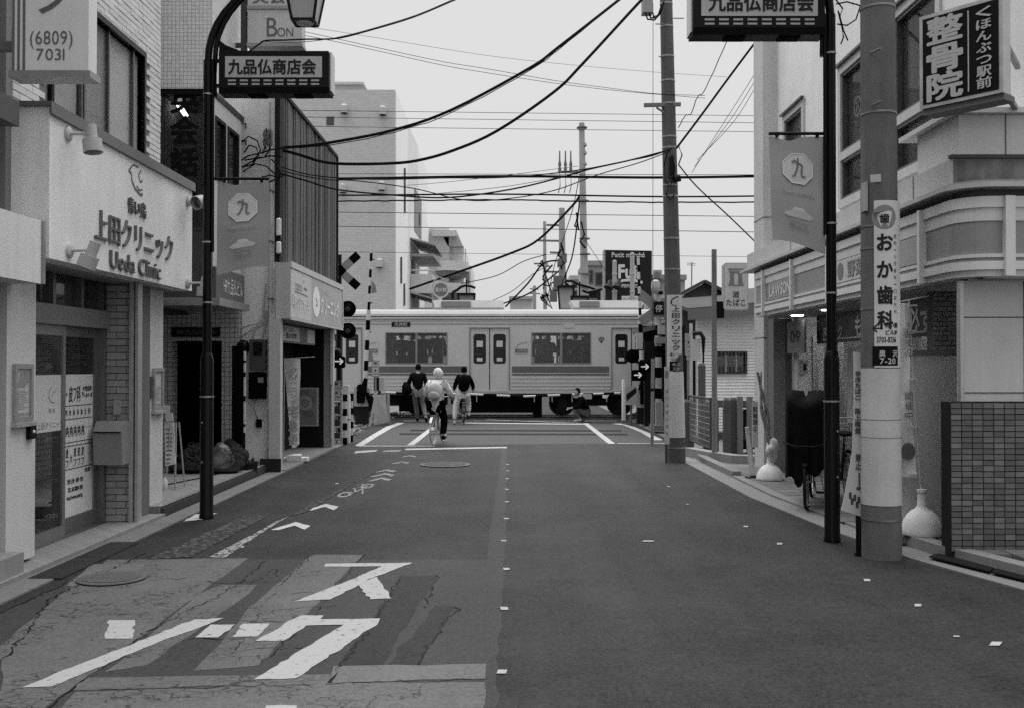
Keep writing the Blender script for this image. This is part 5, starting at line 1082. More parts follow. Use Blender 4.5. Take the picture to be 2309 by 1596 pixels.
w_ = MB(); wallbox(w_, 'y', YS2 - .06, YS2 + .05, hx0 - .04, hx1 + .04, hz0 - .04, hz1 + .04, [(hx0, hx1, hz0, hz1)]); w_ = w_.build('window', flat(.05), sh); MB().box(hx0, hx1, YS2 + .02, YS2 + .03, hz0, hz1).build('pane', GLASS_DARK, w_)
for i in range(9): x = hx0 + (hx1 - hx0) * i / 8; MB().cyl((x, YS2 - .08, hz0 - .05), (x, YS2 - .08, hz1 + .05), .010, n=6).build('bar', flat(.1), w_)
for x in (1637, 1660): MB().box(gx(x, YS2) - .02, gx(x, YS2) + .02, YS2, YS2 + .02, hz0, hz1).build('mullion', flat(.45), w_)
MB().prism([(4.1, YS2 - .4, 2.92), (8.2, YS2 - .4, 3.25), (8.2, YS2 + 5, 3.9), (4.1, YS2 + 5, 3.6)], (0, 0, .08)).build('roof', mt(.10, .95, .2, 2, spec=.02), sh)
MB().prism([(4.1, YS2 - .42, 2.72), (8.2, YS2 - .42, 3.05), (8.2, YS2 - .42, 3.3), (4.1, YS2 - .42, 2.97)], (0, .02, 0)).build('verge_board', flat(.14), sh)
gb = thing('station_house', 'grey gabled station house behind the clapboard shed', 'building', (6, 30, 0)); YG = 27.0
pts = [(1540, 680), (1545, 663), (1586, 641), (1640, 668), (1720, 690), (1720, 800), (1540, 800)]
MB().prism([U(x, y, YG) for x, y in pts], (0, 2.5, 0)).build('gable_wall', mt(.13, .8, .2, 2), gb)
MB().bar(U(1534, 664, YG - .1), U(1586, 636, YG - .1), .5, .08).bar(U(1586, 636, YG - .1), U(1640, 664, YG - .1), .5, .08).build('roof_verge', mt(.07, .7), gb)
a = U(1445, 752, 29.5); MB().prism([U(1440, 742, 29.5), U(1560, 712, 29.5), U(1560, 726, 29.5), U(1440, 752, 29.5)], (0, 1.5, 0)).build('platform_roof', mt(.12, .7), gb)
MB().box(gx(1448, 31), gx(1580, 31), 30.9, 31.2, .0, 2.9).build('dark_wall', flat(.018), gb)
MB().box(gx(1540, 22.5), gx(1572, 22.5), 24.0, 24.2, 0, gz(735, 24)).build('entrance_wall', flat(.03), gb)
# signs and gear in the station entrance
ng = thing('notice_stand', 'white framed notice stand at the station entrance behind the second pole', 'notice board', (4.1, 22, 0)); MB().box(gx(1556, 22), gx(1562, 22), 22, 22.06, 0, gz(730, 22)).build('post', flat(.5), ng); MB().box(gx(1562, 22), gx(1580, 22), 22.02, 22.05, gz(812, 22), gz(765, 22)).build('panel', flat(.5), ng); MB().box(gx(1545, 22), gx(1556, 22), 22.0, 22.03, gz(800, 22), gz(752, 22)).build('panel', mt(.3, .6, .8, 20), ng)
MB().tube([U(1562, 752, 22), U(1580, 752, 22), U(1586, 762, 22), U(1586, 870, 22)], .05, 8).build('hand_rail', flat(.04), ng, True)
cp = MB()
def cpost(lab, x, y0, y1, Y, w=.12, nm='fence_post'):
    p = thing(nm, lab, 'fence post', (gx(x, Y), Y, 0), 'concrete posts of the track fence'); X = gx(x, Y); z = gz(y0, Y)
    MB().add([(X + a * w / 2, Y + b * w / 2, zz) for zz, k in ((0, 1),) for a, b in ((-1, -1), (1, -1), (1, 1), (-1, 1))] + [(X + a * w / 2, Y + b * w / 2, z - .05) for a, b in ((-1, -1), (1, -1), (1, 1), (-1, 1))] + [(X + a * w / 3.4, Y + b * w / 3.4, z) for a, b in ((-1, -1), (1, -1), (1, 1), (-1, 1))],
             [(0, 1, 5, 4), (1, 2, 6, 5), (2, 3, 7, 6), (3, 0, 4, 7), (4, 5, 9, 8), (5, 6, 10, 9), (6, 7, 11, 10), (7, 4, 8, 11), (8, 9, 10, 11)]).build('shaft', conc(.10), p); return p
cpost('dark concrete fence post, nearer of the close pair', 1638, 897, 0, 18.3); cpost('paler concrete fence post, right one of the close pair', 1653, 895, 0, 18.6); cpost('concrete fence post beside the slim sign pole', 1612, 898, 0, 19.4); cpost('tall concrete fence post above the mesh fence', 1582, 818, 0, 21.0, .14); cpost('thick concrete fence post behind the mesh panel right end', 1594, 905, 0, 19.0, .13); cpost('concrete post with rounded head at the mesh fence left end', 1552, 900, 0, 20.5, .2)
lf = thing('concrete_rail_fence', 'low concrete rail fence between the store and the posts', 'fence', (4.3, 18.6, 0))
for z in (.95, .35): MB().bar((gx(1600, 19), 18.9, z), (4.9, 18.45, z), .06, .14).build('rail', conc(.13), lf)
for x in (1668, 1690): MB().box(gx(x, 18.5) - .05, gx(x, 18.5) + .05, 18.46, 18.56, 0, 1.1).build('post', conc(.2), lf)
MB().box(gx(1655, 19), 4.9, 18.75, 18.85, .1, .85).build('dark_panel', flat(.02), lf)
MB().sweep([(3.25, 18.3), (3.5, 17.4), (3.75, 16.75), (4.2, 16.6)], -.1, .1, .0, .17).build('plinth', conc(.26), lf)
mf = thing('mesh_fence', 'rusty steel mesh fence panel at the crossing corner', 'fence', (3.3, 19, 0)); fa, fb_ = Vector((gx(1603, 18.3), 18.3, .1)), Vector((gx(1553, 20.5), 20.5, .1)); d = fb_ - fa
for t in (0, 1): MB().cyl(fa + d * t, fa + d * t + Vector((0, 0, .98)), .025, n=8).build('post', mt(.06, .7, .5, 9), mf)
MB().cyl(fa + Vector((0, 0, .96)), fb_ + Vector((0, 0, .96)), .02, n=8).cyl(fa + Vector((0, 0, .05)), fb_ + Vector((0, 0, .05)), .02, n=8).build('rail', mt(.06, .7, .5, 9), mf)
m = MB()
for i in range(1, 18): p = fa + d * (i / 18); m.cyl(p + Vector((0, 0, .05)), p + Vector((0, 0, .96)), .006, n=5)
for j in range(1, 9): m.cyl(fa + Vector((0, 0, .05 + .11 * j)), fb_ + Vector((0, 0, .05 + .11 * j)), .006, n=5)
stuff(m.build('mesh', mt(.25, .6, .4, 9), mf))
# ------------------------------------------------------------------ train
TY0, TY1 = 32.0, 34.8
tr = thing('commuter_train', 'stainless commuter train passing across the level crossing', 'train', (0, 33.4, 0))
XL, XR = -14.0, 9.6; SS = mt(.53, .5, .10, 1.4, metal=.15, fine=.12, streak=.04); SS2 = mt(.62, .45, .08, 1.4, metal=.15, streak=.04)
dc_ = [gx(c, TY0) for c in (105, 438, 771, 1104, 1424, 1757)]; wn_ = [(gx(871, TY0), gx(1007, TY0)), (gx(1200, TY0), gx(1331, TY0)), (gx(538, TY0), gx(674, TY0))]
zb, zt = gz(886, TY0), gz(722, TY0); wz0, wz1 = gz(818, TY0), gz(752, TY0); dw = .62; dz0, dz1 = gz(878, TY0), gz(741, TY0)
holes = [(a, b, wz0, wz1) for a, b in wn_] + [(c - dw, c + dw, dz0, dz1) for c in dc_]
m = MB(); wallbox(m, 'y', TY0, TY0 + .08, XL, XR, zb, zt, holes); m.build('side_body', SS, tr)
m = MB(); wallbox(m, 'y', TY1 - .08, TY1, XL, XR, zb, zt, holes); m.build('far_body', SS, tr)
# roof as a rounded section
prof = [(TY0 - .01, zt), (TY0 - .03, zt + .02), (TY0 - .03, zt + .07), (TY0 + .02, zt + .09), (TY0 + .06, zt + .20), (TY0 + .2, zt + .30), (TY0 + .6, zt + .37), (33.4, zt + .40), (TY1 - .6, zt + .37), (TY1 - .2, zt + .30), (TY1 - .02, zt + .09), (TY1, zt)]
MB().prism([(XL, y, z) for y, z in prof], (XR - XL, 0, 0)).build('roof', mt(.40, .8, .12, 1.2, streak=.05, spec=.1), tr)
for z, h, mat in ((zt + .115, .012, DARK), (zt - .055, .012, flat(.16)), (zt - .09, .03, SS2), (zt - .14, .008, flat(.18))): MB().box(XL, XR, TY0 - .012, TY0 + .001 if z < zt else TY0 + .06, z, z + h).build('bead', mat, tr)
for i, (a, b) in enumerate([(dc_[j] + dw + .1, dc_[j + 1] - dw - .1) for j in range(len(dc_) - 1)]):
    MB().box(a, b, TY0 - .010, TY0 + .001, gz(839, TY0), gz(825, TY0)).build('stripe', enamel(.12), tr)
    MB().box(a, b, TY0 - .011, TY0 + .001, gz(845, TY0), gz(842, TY0)).build('stripe', enamel(.09), tr)
    for y in (851, 860, 868, 876): MB().box(a - .05, b + .05, TY0 - .012, TY0 + .001, gz(y + 1.2, TY0), gz(y, TY0)).build('bead', SS2, tr)
# windows
for a, b in wn_:
    w_ = MB(); mid = (a + b) / 2; wallbox(w_, 'y', TY0 - .012, TY0 + .03, a - .03, b + .03, wz0 - .03, wz1 + .03, [(a, mid - .035, wz0, wz1), (mid + .035, b, wz0, wz1)]); w_ = w_.build('window', metal(.3, .35), tr)
    for q in ((a, mid - .035), (mid + .035, b)): MB().box(q[0], q[1], TY0 + .01, TY0 + .018, wz0, wz1).build('pane', GLASS_PAINTED_SHEEN, w_)
    MB().box(a, b, TY1 - .05, TY1 - .04, wz0, wz1).build('pane', GLASS, w_); MB().box(mid - .035, mid + .035, TY1 - .06, TY1 - .02, wz0, wz1).build('far_mullion', flat(.2), w_)
# doors: two leaves each
def rwin(x0, x1, z0, z1, r): return rrect(x0, x1, z0, z1, r, 4)
for c in dc_:
    for s_ in (-1, 1):
        x0, x1 = (c - dw, c - .006) if s_ < 0 else (c + .006, c + dw); a, b = (c - .50, c - .14) if s_ < 0 else (c + .14, c + .50); z0, z1 = gz(818, TY0), gz(755, TY0)
        m = MB(); wallbox(m, 'y', TY0 + .025, TY0 + .06, x0, x1, dz0, dz1, [(a, b, z0, z1)]); d_ = m.build('door_leaf', SS, tr)
        rp = rwin(a, b, z0, z1, .07); k = len(rp); ou = rwin(a - .02, b + .02, z0 - .02, z1 + .02, .08)
        MB().add([(x, TY0 + .02, z) for x, z in rp + ou], [(i, (i + 1) % k, k + (i + 1) % k, k + i) for i in range(k)]).build('gasket', flat(.035), d_)
        MB().box(a, b, TY0 + .035, TY0 + .042, z0, z1).build('pane', GLASS_MID, d_)
        if abs(c) < 9:
            MB().box(a + .08, b - .08, TY0 + .030, TY0 + .034, z0 + .50, z0 + .70).build('sticker', flat(.55), d_); MB().box(a + .09, b - .09, TY0 + .030, TY0 + .034, z0 + .06, z0 + .17).build('sticker', flat(.6), d_)
    MB().box(c - .012, c + .012, TY0 + .015, TY0 + .045, dz0, dz1).build('door_seal', MATT_BLACK, tr); MB().box(c - dw - .02, c + dw + .02, TY0 - .015, TY0 + .06, dz0 - .05, dz0).build('door_step', SS2, tr)
    m = MB(); wallbox(m, 'y', TY0 - .014, TY0 + .004, c - dw - .035, c + dw + .035, dz0, dz1 + .03, [(c - dw, c + dw, dz0, dz1)]); m.build('door_frame', flat(.2), tr)
    m = MB(); m.box(c - dw, c + dw, TY1 - .06, TY1 - .03, dz0, dz1); m.build('far_door', flat(.12), tr)
# interior
MB().box(XL, XR, TY0 + .1, TY1 - .1, 1.0, 1.08).build('inner_floor', flat(.35), tr); MB().box(XL, XR, TY0 + .1, TY1 - .1, 3.0, 3.05).build('inner_ceiling', flat(.85), tr)
for a, b in wn_: MB().box(a - .5, b + .5, TY1 - .6, TY1 - .1, 1.08, 1.5).build('bench', flat(.05), tr)
for x in [a + .1 for a, b in wn_] + [b - .2 for a, b in wn_]: MB().cyl((x, 33.0, 1.08), (x, 33.0, 3.0), .018, n=8).build('grab_pole', STEEL, tr)
# plates
sp = MB().box(gx(883, TY0), gx(925, TY0), TY0 - .014, TY0, gz(737.5, TY0), gz(727, TY0)).build('destination_panel', flat(.02), tr); pl = Plane((gx(883, TY0), TY0 - .014, gz(737.5, TY0)), (1, 0, 0)); pl.text('大井町', .30, .075, .13, .42, .02); pl.done('lettering', flat(.4), sp)
MB().box(gx(1271, TY0), gx(1295, TY0), TY0 - .014, TY0, gz(740, TY0), gz(731, TY0)).build('side_lamp_panel', flat(.5), tr)
for x in (1160, 822):
    p = MB().box(gx(x, TY0), gx(x + 31, TY0), TY0 - .012, TY0, gz(796, TY0), gz(769, TY0)).build('logo_plate', enamel(.5), tr); MB().box(gx(x, TY0) + .02, gx(x + 31, TY0) - .02, TY0 - .015, TY0 - .012, gz(795, TY0), gz(787, TY0)).build('plate_band', flat(.10), p)
    pl = Plane((gx(x, TY0), TY0 - .015, gz(796, TY0)), (1, 0, 0)); pl.text('大井町線', .22, .07, .085, .34, .01); pl.done('lettering', flat(.5), p); pl = Plane((gx(x, TY0), TY0 - .012, gz(796, TY0)), (1, 0, 0)); pl.line([(.05, .16), (.12, .26), (.25, .32), (.40, .33)], .03); pl.done('lettering', flat(.3), p)
em = Plane((gx(1356, TY0), TY0, gz(766, TY0)), (1, 0, 0)); em.ring(0, 0, .05, .09).shape([(-.12, .05), (0, -.02), (.12, .05), (0, .02)]).shape([(-.03, -.12), (.03, -.12), (0, .1)]); em.done('emblem', flat(.16), tr)
# roof units
for (a, b, sp_) in ((976, 1135, 1062), (1285, 1442, 1350)):
    x0, x1, xm = gx(a, 33), gx(b, 33), gx(sp_, 33); u_ = MB().add([(x0 + .15, 32.6, zt + .35), (x1, 32.6, zt + .35), (x1, 34.2, zt + .35), (x0 + .15, 34.2, zt + .35), (x0, 32.75, zt + .68), (x1, 32.75, zt + .68), (x1, 34.05, zt + .68), (x0, 34.05, zt + .68)], [(0, 1, 5, 4), (1, 2, 6, 5), (2, 3, 7, 6), (3, 0, 4, 7), (4, 5, 6, 7), (0, 3, 2, 1)]).build('roof_unit', enamel(.5), tr)
    MB().box(x0 + .3, xm, 32.60, 32.75, zt + .46, zt + .64).build('louvre', mt(.22, .7, .1, 3), u_); MB().box(x0 + .1, x1 + .02, 32.56, 32.62, zt + .36, zt + .43).build('unit_base', flat(.3), u_)
# underframe, bogies
MB().box(XL, XR, TY0 + .1, TY1 - .1, .80, 1.0).build('underframe', flat(.012), tr); MB().box(XL, XR, TY0 + .02, TY0 + .1, .74, zb).build('sole_bar', flat(.05), tr)
for a, b, z0 in ((1036, 1204, .16), (1204, 1222, .02), (640, 720, .2), (900, 935, .2), (945, 1000, .35), (1244, 1252, .3), (1500, 1600, .2)): MB().box(gx(a, 32.3), gx(b, 32.3), TY0 + .25, TY1 - .3, z0, .80).build('equipment_case', MATT_BLACK, tr)
for cx0 in (gx(875, 32.3), gx(1335, 32.3)):
    bg_ = MB().box(cx0 - 1.2, cx0 + 1.2, TY0 + .35, TY0 + .55, .38, .62).box(cx0 - .35, cx0 + .35, TY0 + .4, TY1 - .4, .4, .8).build('bogie_frame', flat(.02), tr)
    for dx in (-.95, .95):
        w_ = MB().lathe([(.43, 0), (.43, .13), (.38, .13), (.3, .07), (.12, .05), (.1, -.1)], (cx0 + dx, TY0 + .93, .45), 24, Matrix.Rotation(R(90), 3, 'X')).build('wheel', metal(.08, .5), bg_); MB().box(cx0 + dx - .14, cx0 + dx + .14, TY0 + .3, TY0 + .6, .30, .60).build('axle_box', flat(.03), bg_)
# ------------------------------------------------------------------ level-crossing gear
def striped(par, a, b, r, n, c0, c1, name='band'):
    a = Vector(a); b = Vector(b)
    for i in range(n): MB().cyl(a.lerp(b, i / n), a.lerp(b, (i + 1) / n), r, n=10).build(name, c0 if i % 2 == 0 else c1, par, True)
YEL = flat(.30)
def crossbuck(par, c, L_, w):
    for s_, off in ((1, 0), (-1, .02)):
        d = Vector((math.cos(R(42)) * s_, 0, math.sin(R(42))))
        for i in range(5):
            a = c + d * L_ * (-1 + i * .4) + Vector((0, -off, 0)); b = c + d * L_ * (-1 + (i + 1) * .4) + Vector((0, -off, 0)); MB().bar(a, b, w, .012) if False else None
            nrm = Vector((-d.z, 0, d.x)) * w / 2
            MB().prism([a - nrm, b - nrm, b + nrm, a + nrm], (0, .012, 0)).build('blade_band', MATT_BLACK if i % 2 == 0 else YEL, par)
def signal_lamp(par, c, r):
    q = Vector((0, -1, 0)).to_track_quat('Z', 'Y').to_matrix(); t = MB().lathe([(r, 0), (r, .012), (r * .45, .02), (r * .42, .05), (.0, .05)], c, 26, q).build('target_disc', MATT_BLACK, par)
    MB().tube([Vector(c) + Vector((r * .5 * math.sin(a), -.06, r * .5 * math.cos(a))) for a in [R(-80 + 20 * i) for i in range(9)]], .02, 5).build('hood', BLACK, t); MB().lathe([(r * .36, .051), (r * .3, .07), (0, .08)], c, 18, q).build('lens', mt(.05, .2, .1), t)
cg = thing('crossing_signal', 'crossing signal post with black lamp discs beside the cleaning shop', 'crossing signal', (gx(764, 22), 22, 0), 'signal posts of the level crossing'); YC = 22.0
MB().cyl((gx(764, YC), YC, 0), (gx(764, YC), YC, gz(575, YC)), .06, n=14).build('post', BLACK, cg, True); crossbuck(cg, Vector((gx(768, YC), YC - .08, gz(612, YC))), .54, .18)
for y in (698, 747):
    signal_lamp(cg, (gx(787, YC), YC - .15, gz(y, YC)), .178); MB().tube([(gx(764, YC), YC, gz(y - 16, YC)), (gx(780, YC), YC - .05, gz(y - 16, YC)), (gx(787, YC), YC - .1, gz(y - 8, YC))], .02, 8).build('arm', BLACK, cg, True)
ab = MB().prism([(x, YC - .2, z) for x, z in rrect(gx(748, YC), gx(780, YC), gz(829, YC), gz(803, YC), .05)], (0, .15, 0)).build('direction_indicator', MATT_BLACK, cg); MB().ball((gx(762, YC), YC - .12, gz(797, YC)), (.1, .1, .12), 12, 8).build('bell', BLACK, ab, True)
ARW = mk_emit('arrow_light', .6, .10)
def arrow(par, x, y, Y, k=1.0):
    pl = Plane((gx(x, Y), Y, gz(y, Y)), (1, 0, 0)); pl.line([(-.10 * k, 0), (.08 * k, 0)], .035 * k).line([(.02 * k, .07 * k), (.10 * k, 0), (.02 * k, -.07 * k)], .035 * k); pl.done('arrow_light', ARW, par)
arrow(ab, 764, 814, YC - .2, .9)
def notice_plate(lab, x0, x1, y0, y1, Y, post=True):
    t = thing('stop_notice', lab, 'notice', (gx((x0 + x1) / 2, Y), Y, 0), 'striped-edge notices at the level crossing'); X0, X1, Z0, Z1 = gx(x0, Y), gx(x1, Y), gz(y1, Y), gz(y0, Y)
    MB().box(X0, X1, Y, Y + .015, Z0, Z1).build('panel', flat(.36), t); pl = Plane((X0, Y, Z0), (1, 0, 0)); w = X1 - X0; h = Z1 - Z0; n = 7
    for i in range(n):
        a = w * i / n; b = h * i / n
        pl.shape([(a, 0), (a + w / n * .5, 0), (a + w / n * .8, w * .1), (a + w / n * .3, w * .1)]).shape([(a, h - w * .1), (a + w / n * .5, h - w * .1), (a + w / n * .8, h), (a + w / n * .3, h)])
        pl.rect(0, b, w * .08, b + h / n * .45).rect(w * .92, b, w, b + h / n * .45)
    pl.text('STOP', w / 2, h * .62, h * .09, w * .55).disc(w / 2, h * .4, w * .13).rect(w * .3, h * .78, w * .7, h * .9).text('とまれ', w / 2, h * .2, h * .12, w * .6); pl.done('lettering', flat(.06), t)
    if post: MB().cyl((gx((x0 + x1) / 2, Y), Y + .05, 0), (gx((x0 + x1) / 2, Y), Y + .05, Z1), .025, n=8).build('post', flat(.2), t)
    return t
notice_plate('striped-edge stop notice on the guard rail beside the cleaning shop', 748, 769, 857, 903, 21.3); notice_plate('striped-edge stop notice behind the left barrier machine', 838, 855, 812, 849, 28.2); notice_plate('striped-edge stop notice behind the second pole', 1548, 1557, 765, 812, 21.5)
wbx = thing('crossing_box', 'small white equipment box beside the stop notice on the left', 'box', (gx(779, 21.6), 21.6, 0)); MB().prism([(x, 21.6, z) for x, z in rrect(gx(771, 21.6), gx(786, 21.6), gz(898, 21.6), gz(868, 21.6), .02)], (0, .15, 0)).build('case', flat(.5), wbx); MB().cyl((gx(778, 21.7), 21.7, 0), (gx(778, 21.7), 21.7, gz(898, 21.6)), .03, n=8).build('post', flat(.3), wbx)
grd = thing('guard_rail', 'white tubular guard rail beside the cleaning shop', 'guard rail', (gx(758, 21.2), 21.2, 0)); YR = 21.2
for x in (746, 770): MB().cyl((gx(x, YR), YR, 0), (gx(x, YR), YR, gz(898, YR)), .022, n=8).build('post', flat(.45), grd)
for y in (905, 935, 962, 990): MB().cyl((gx(744, YR), YR, gz(y, YR)), (gx(772, YR), YR, gz(y, YR)), .02, n=8).build('rail', flat(.4), grd)
for y in (925, 955, 985): MB().box(gx(750, YR), gx(766, YR), YR + .02, YR + .1, gz(y + 6, YR), gz(y - 10, YR)).build('cable_case', flat(.05), grd)
for x, Y, lab in ((778, 21.1, 'striped warning post beside the guard rail, thicker near one'), (793, 21.9, 'striped warning post beside the guard rail, slim far one')):
    p = thing('warning_post', lab, 'post', (gx(x, Y), Y, 0), 'striped posts by the crossing'); striped(p, (gx(x, Y), Y, 0), (gx(x, Y), Y, gz(888, Y)), .05 if x == 778 else .036, 7, MATT_BLACK, flat(.5))
p = thing('white_post', 'plain white post between the two striped warning posts', 'post', (gx(786, 21.5), 21.5, 0)); MB().lathe([(.045, 0), (.045, 1.0), (.03, 1.05)], (gx(786, 21.5), 21.5, 0), 12).build('shaft', flat(.6), p, True); MB().lathe([(.05, 0), (.05, .03)], (gx(786, 21.5), 21.5, .5), 12).build('band', flat(.2), p)
def barrier(lab, xb, yb, xt, yt, Y, box, base_y):
    b = thing('crossing_barrier', lab, 'crossing barrier', (gx(xb, Y), Y, 0), 'upright barrier arms'); a0 = U(xb, yb, Y); a1 = U(xt, yt, Y)
    striped(b, a0, a0.lerp(a1, .55), .062, 8, MATT_BLACK, flat(.52), 'arm_band'); striped(b, a0.lerp(a1, .55), a1, .040, 8, MATT_BLACK, flat(.52), 'arm_band')
    x0, x1, y0, y1 = box; MB().prism([(x, Y - .1, z) for x, z in rrect(gx(x0, Y), gx(x1, Y), gz(y1, Y), gz(y0, Y), .05)], (0, .35, 0)).build('machine_case', enamel(.4), b)
    m = MB(); c = gx((x0 + x1) / 2, Y); zc = gz((y0 + y1) / 2, Y); m.obox((c, Y - .16, zc), (.22, .1, .36)); m.obox((c + .1, Y - .2, zc + .2), (.14, .12, .2)); m.cyl((c, Y - .24, zc + .25), (c, Y - .1, zc + .25), .11, n=14); m.build('drive_unit', MATT_BLACK, b)
    MB().box(c - .18, c + .18, Y - .05, Y + .2, 0, gz(y1, Y)).build('pedestal', flat(.03), b)
    z = a0.z - .1; MB().bar((a0.x - .1, Y - .12, z), (a0.x + .05, Y - .12, z + .45), .16, .1).bar((a0.x + .06, Y - .1, z + .05), (a0.x + .18, Y - .1, z - .3), .1).build('counterweight', MATT_BLACK, b)
    for t in (.25, .72): p = a0.lerp(a1, t); MB().prism([p + Vector((.05, 0, -.22)), p + Vector((.2, 0, -.2)), p + Vector((.16, 0, .02)), p + Vector((.05, 0, .15))], (0, .02, 0)).build('flap', mt(.2, .6), b)
    for t in (.4, .6, .9): p = a0.lerp(a1, t); MB().bar(p, p + Vector((.1, 0, 0)), .03).build('lamp_lug', BLACK, b)
    return b
barrier('upright striped barrier arm with machine on the left of the crossing', 823, 880, 838, 553, 28.4, (799, 832, 871, 915), 955)
barrier('upright striped barrier arm with machine on the right of the crossing', 1449, 870, 1439, 582, 28.6, (1434, 1467, 873, 918), 955)
# lowered arm across the roadway
la = thing('lowered_barrier', 'thin striped barrier bar lowered across the road before the train', 'crossing barrier', (0, 30.6, .8)); YL = 30.6
pts = [U(x, y, YL) for x, y in ((870, 884), (960, 888), (1060, 888), (1180, 893), (1290, 889), (1385, 886), (1440, 884))]
for k, (a, b) in enumerate(zip(pts, pts[1:])): striped(la, a, b, .034, 4, flat(.50), MATT_BLACK, 'arm_band')
MB().obox(U(1319, 893, YL - .05), (.42, .06, .16)).build('warning_tag', flat(.4), la); 
for x in (1075, 1205, 1245, 1290, 1368): MB().cyl(U(x, 890, YL), U(x, 905, YL), .012, n=6).build('tassel', flat(.5), la)
# crossing fence panel on the left
tf = thing('barrier_fence', 'pale trapezoid fence panel beside the left barrier machine', 'fence', (gx(855, 27.8), 27.8, 0)); YT = 27.8
P = [U(846, 890, YT), U(868, 888, YT + .9), U(875, 950, YT + .9), U(846, 958, YT)]; MB().prism(P, (.03, .02, 0)).build('panel', mt(.3, .7, .2, 5), tf)
for a, b in ((U(848, 888, YT), U(834, 960, YT)), (U(846, 886, YT), U(846, 962, YT)), (U(875, 888, YT + .9), U(877, 955, YT + .9))): MB().bar(a, b, .07).build('leg', mt(.36, .7, .2, 5), tf)
for t in (.15, .85): MB().bar(P[0].lerp(P[1], t) + Vector((0, -.03, -.1)), P[3].lerp(P[2], t) + Vector((0, -.03, .35)), .03).build('slat', flat(.5), tf)
bxx = thing('signal_case', 'black signal relay case with grey housing left of the train', 'box', (gx(862, 28.4), 28.4, 0)); MB().box(gx(843, 28.4), gx(854, 28.4), 28.4, 28.6, gz(880, 28.4), gz(850, 28.4)).build('meter', BLACK, bxx); MB().box(gx(855, 28.4), gx(866, 28.4), 28.4, 28.7, gz(880, 28.4), gz(850, 28.4)).build('housing', flat(.4), bxx); MB().box(gx(852, 28.5), gx(858, 28.5), 28.5, 28.6, 0, gz(880, 28.4)).build('post', flat(.1), bxx)
# right-hand signal post
cg = thing('crossing_signal', 'striped crossing signal post with pale crossbuck beside the second pole', 'crossing signal', (gx(1485, 26), 26, 0), 'signal posts of the level crossing'); YC = 26.0
striped(cg, (gx(1485, YC), YC, .0), (gx(1484, YC), YC, gz(664, YC)), .085, 13, flat(.42), MATT_BLACK, 'post_band'); c = Vector((gx(1484, YC), YC - .1, gz(697, YC)))
for s_, o in ((1, 0), (-1, .015)):
    d = Vector((math.cos(R(38)) * s_, 0, math.sin(R(38)))); n_ = Vector((-d.z, 0, d.x)) * .125; MB().prism([c - d * .6 - n_ - Vector((0, o, 0)), c + d * .6 - n_ - Vector((0, o, 0)), c + d * .6 + n_ - Vector((0, o, 0)), c - d * .6 + n_ - Vector((0, o, 0))], (0, .012, 0)).build('blade', mt(.2, .6, .1), cg)
MB().box(c.x - .13, c.x + .13, YC - .15, YC - .10, c.z - .15, c.z + .18).build('plate', BLACK, cg); pl = Plane((c.x, YC - .15, c.z), (1, 0, 0)); pl.text('停', 0, 0, .2, .18, .02); pl.done('lettering', flat(.4), cg)
MB().lathe([(.05, 0), (.11, .08), (.12, .2), (.1, .32), (.04, .36)], (gx(1476, YC), YC - .2, gz(664, YC)), 14).build('bell', flat(.4), cg, True); MB().ball((gx(1486, YC), YC, gz(660, YC)), (.12, .12, .08), 12, 8).build('cap', BLACK, cg, True)
for x, y in ((1464, 676), (1470, 680)): pass
for x, y, w, h in ((1492, 745, 20, 20), (1488, 768, 26, 14), (1440, 770, 14, 36)): MB().box(gx(x - w / 2, YC), gx(x + w / 2, YC), YC - .2, YC - .05, gz(y + h / 2, YC), gz(y - h / 2, YC)).build('sign_case', mt(.4, .6, .2) if y != 768 else flat(.25), cg)
for x, y in ((1452, 826), (1436, 845)):
    ab = MB().prism([(q[0], YC - .3, q[1]) for q in rrect(gx(x - 14, YC), gx(x + 17, YC), gz(y + 13, YC), gz(y - 12, YC), .05)], (0, .15, 0)).build('direction_indicator', MATT_BLACK, cg); arrow(ab, x + 2, y, YC - .3, .95)
for x, y in ((1494, 806), (1427, 803)): MB().lathe([(.18, 0), (.18, .015), (.07, .03), (.07, .12)], (gx(x, YC), YC + .1, gz(y, YC)), 22, Vector((0, -1, 0)).to_track_quat('Z', 'Y').to_matrix()).build('target_disc', MATT_BLACK, cg)
MB().box(gx(1455, YC), gx(1490, YC), YC + .15, YC + .3, gz(960, YC), gz(770, YC)).build('cable_rack', flat(.02), cg)
MB().box(gx(1478, 25.8), gx(1494, 25.8), 25.7, 25.95, .05, gz(905, 25.8)).build('meter_case', mt(.26, .7, .2, 5), cg); MB().box(gx(1470, 25.6), gx(1500, 25.6), 25.5, 26.2, .0, .15).build('concrete_pad', conc(.2), cg)
tp = thing('slim_post', 'slim grey post with a wire at the crossing edge right', 'post', (gx(1471, 20.9), 20.9, 0)); MB().cyl((gx(1470, 20.9), 20.9, 0), (gx(1472, 20.9), 20.9, gz(808, 20.9)), .035, n=10).build('shaft', mt(.2, .6, .2, 5), tp, True); MB().lathe([(.045, 0), (.045, .05)], (gx(1471, 20.9), 20.9, gz(880, 20.9)), 10).build('clamp', BLACK, tp); MB().cyl((gx(1472, 20.9), 20.9, gz(808, 20.9)), (gx(1474, 20.9), 20.9, 9.3), .006, n=5).build('stay_wire', CABLE, tp)
wp = thing('white_post', 'plain white post in front of the train by the crouching person', 'post', (gx(1406, 30.2), 30.2, 0)); MB().lathe([(.06, 0), (.06, 1.2), (.04, 1.26)], (gx(1406, 30.2), 30.2, 0), 12).build('shaft', flat(.6), wp, True); MB().lathe([(.09, 0), (.09, .03)], (gx(1406, 30.2), 30.2, 0), 12).build('foot', flat(.2), wp)
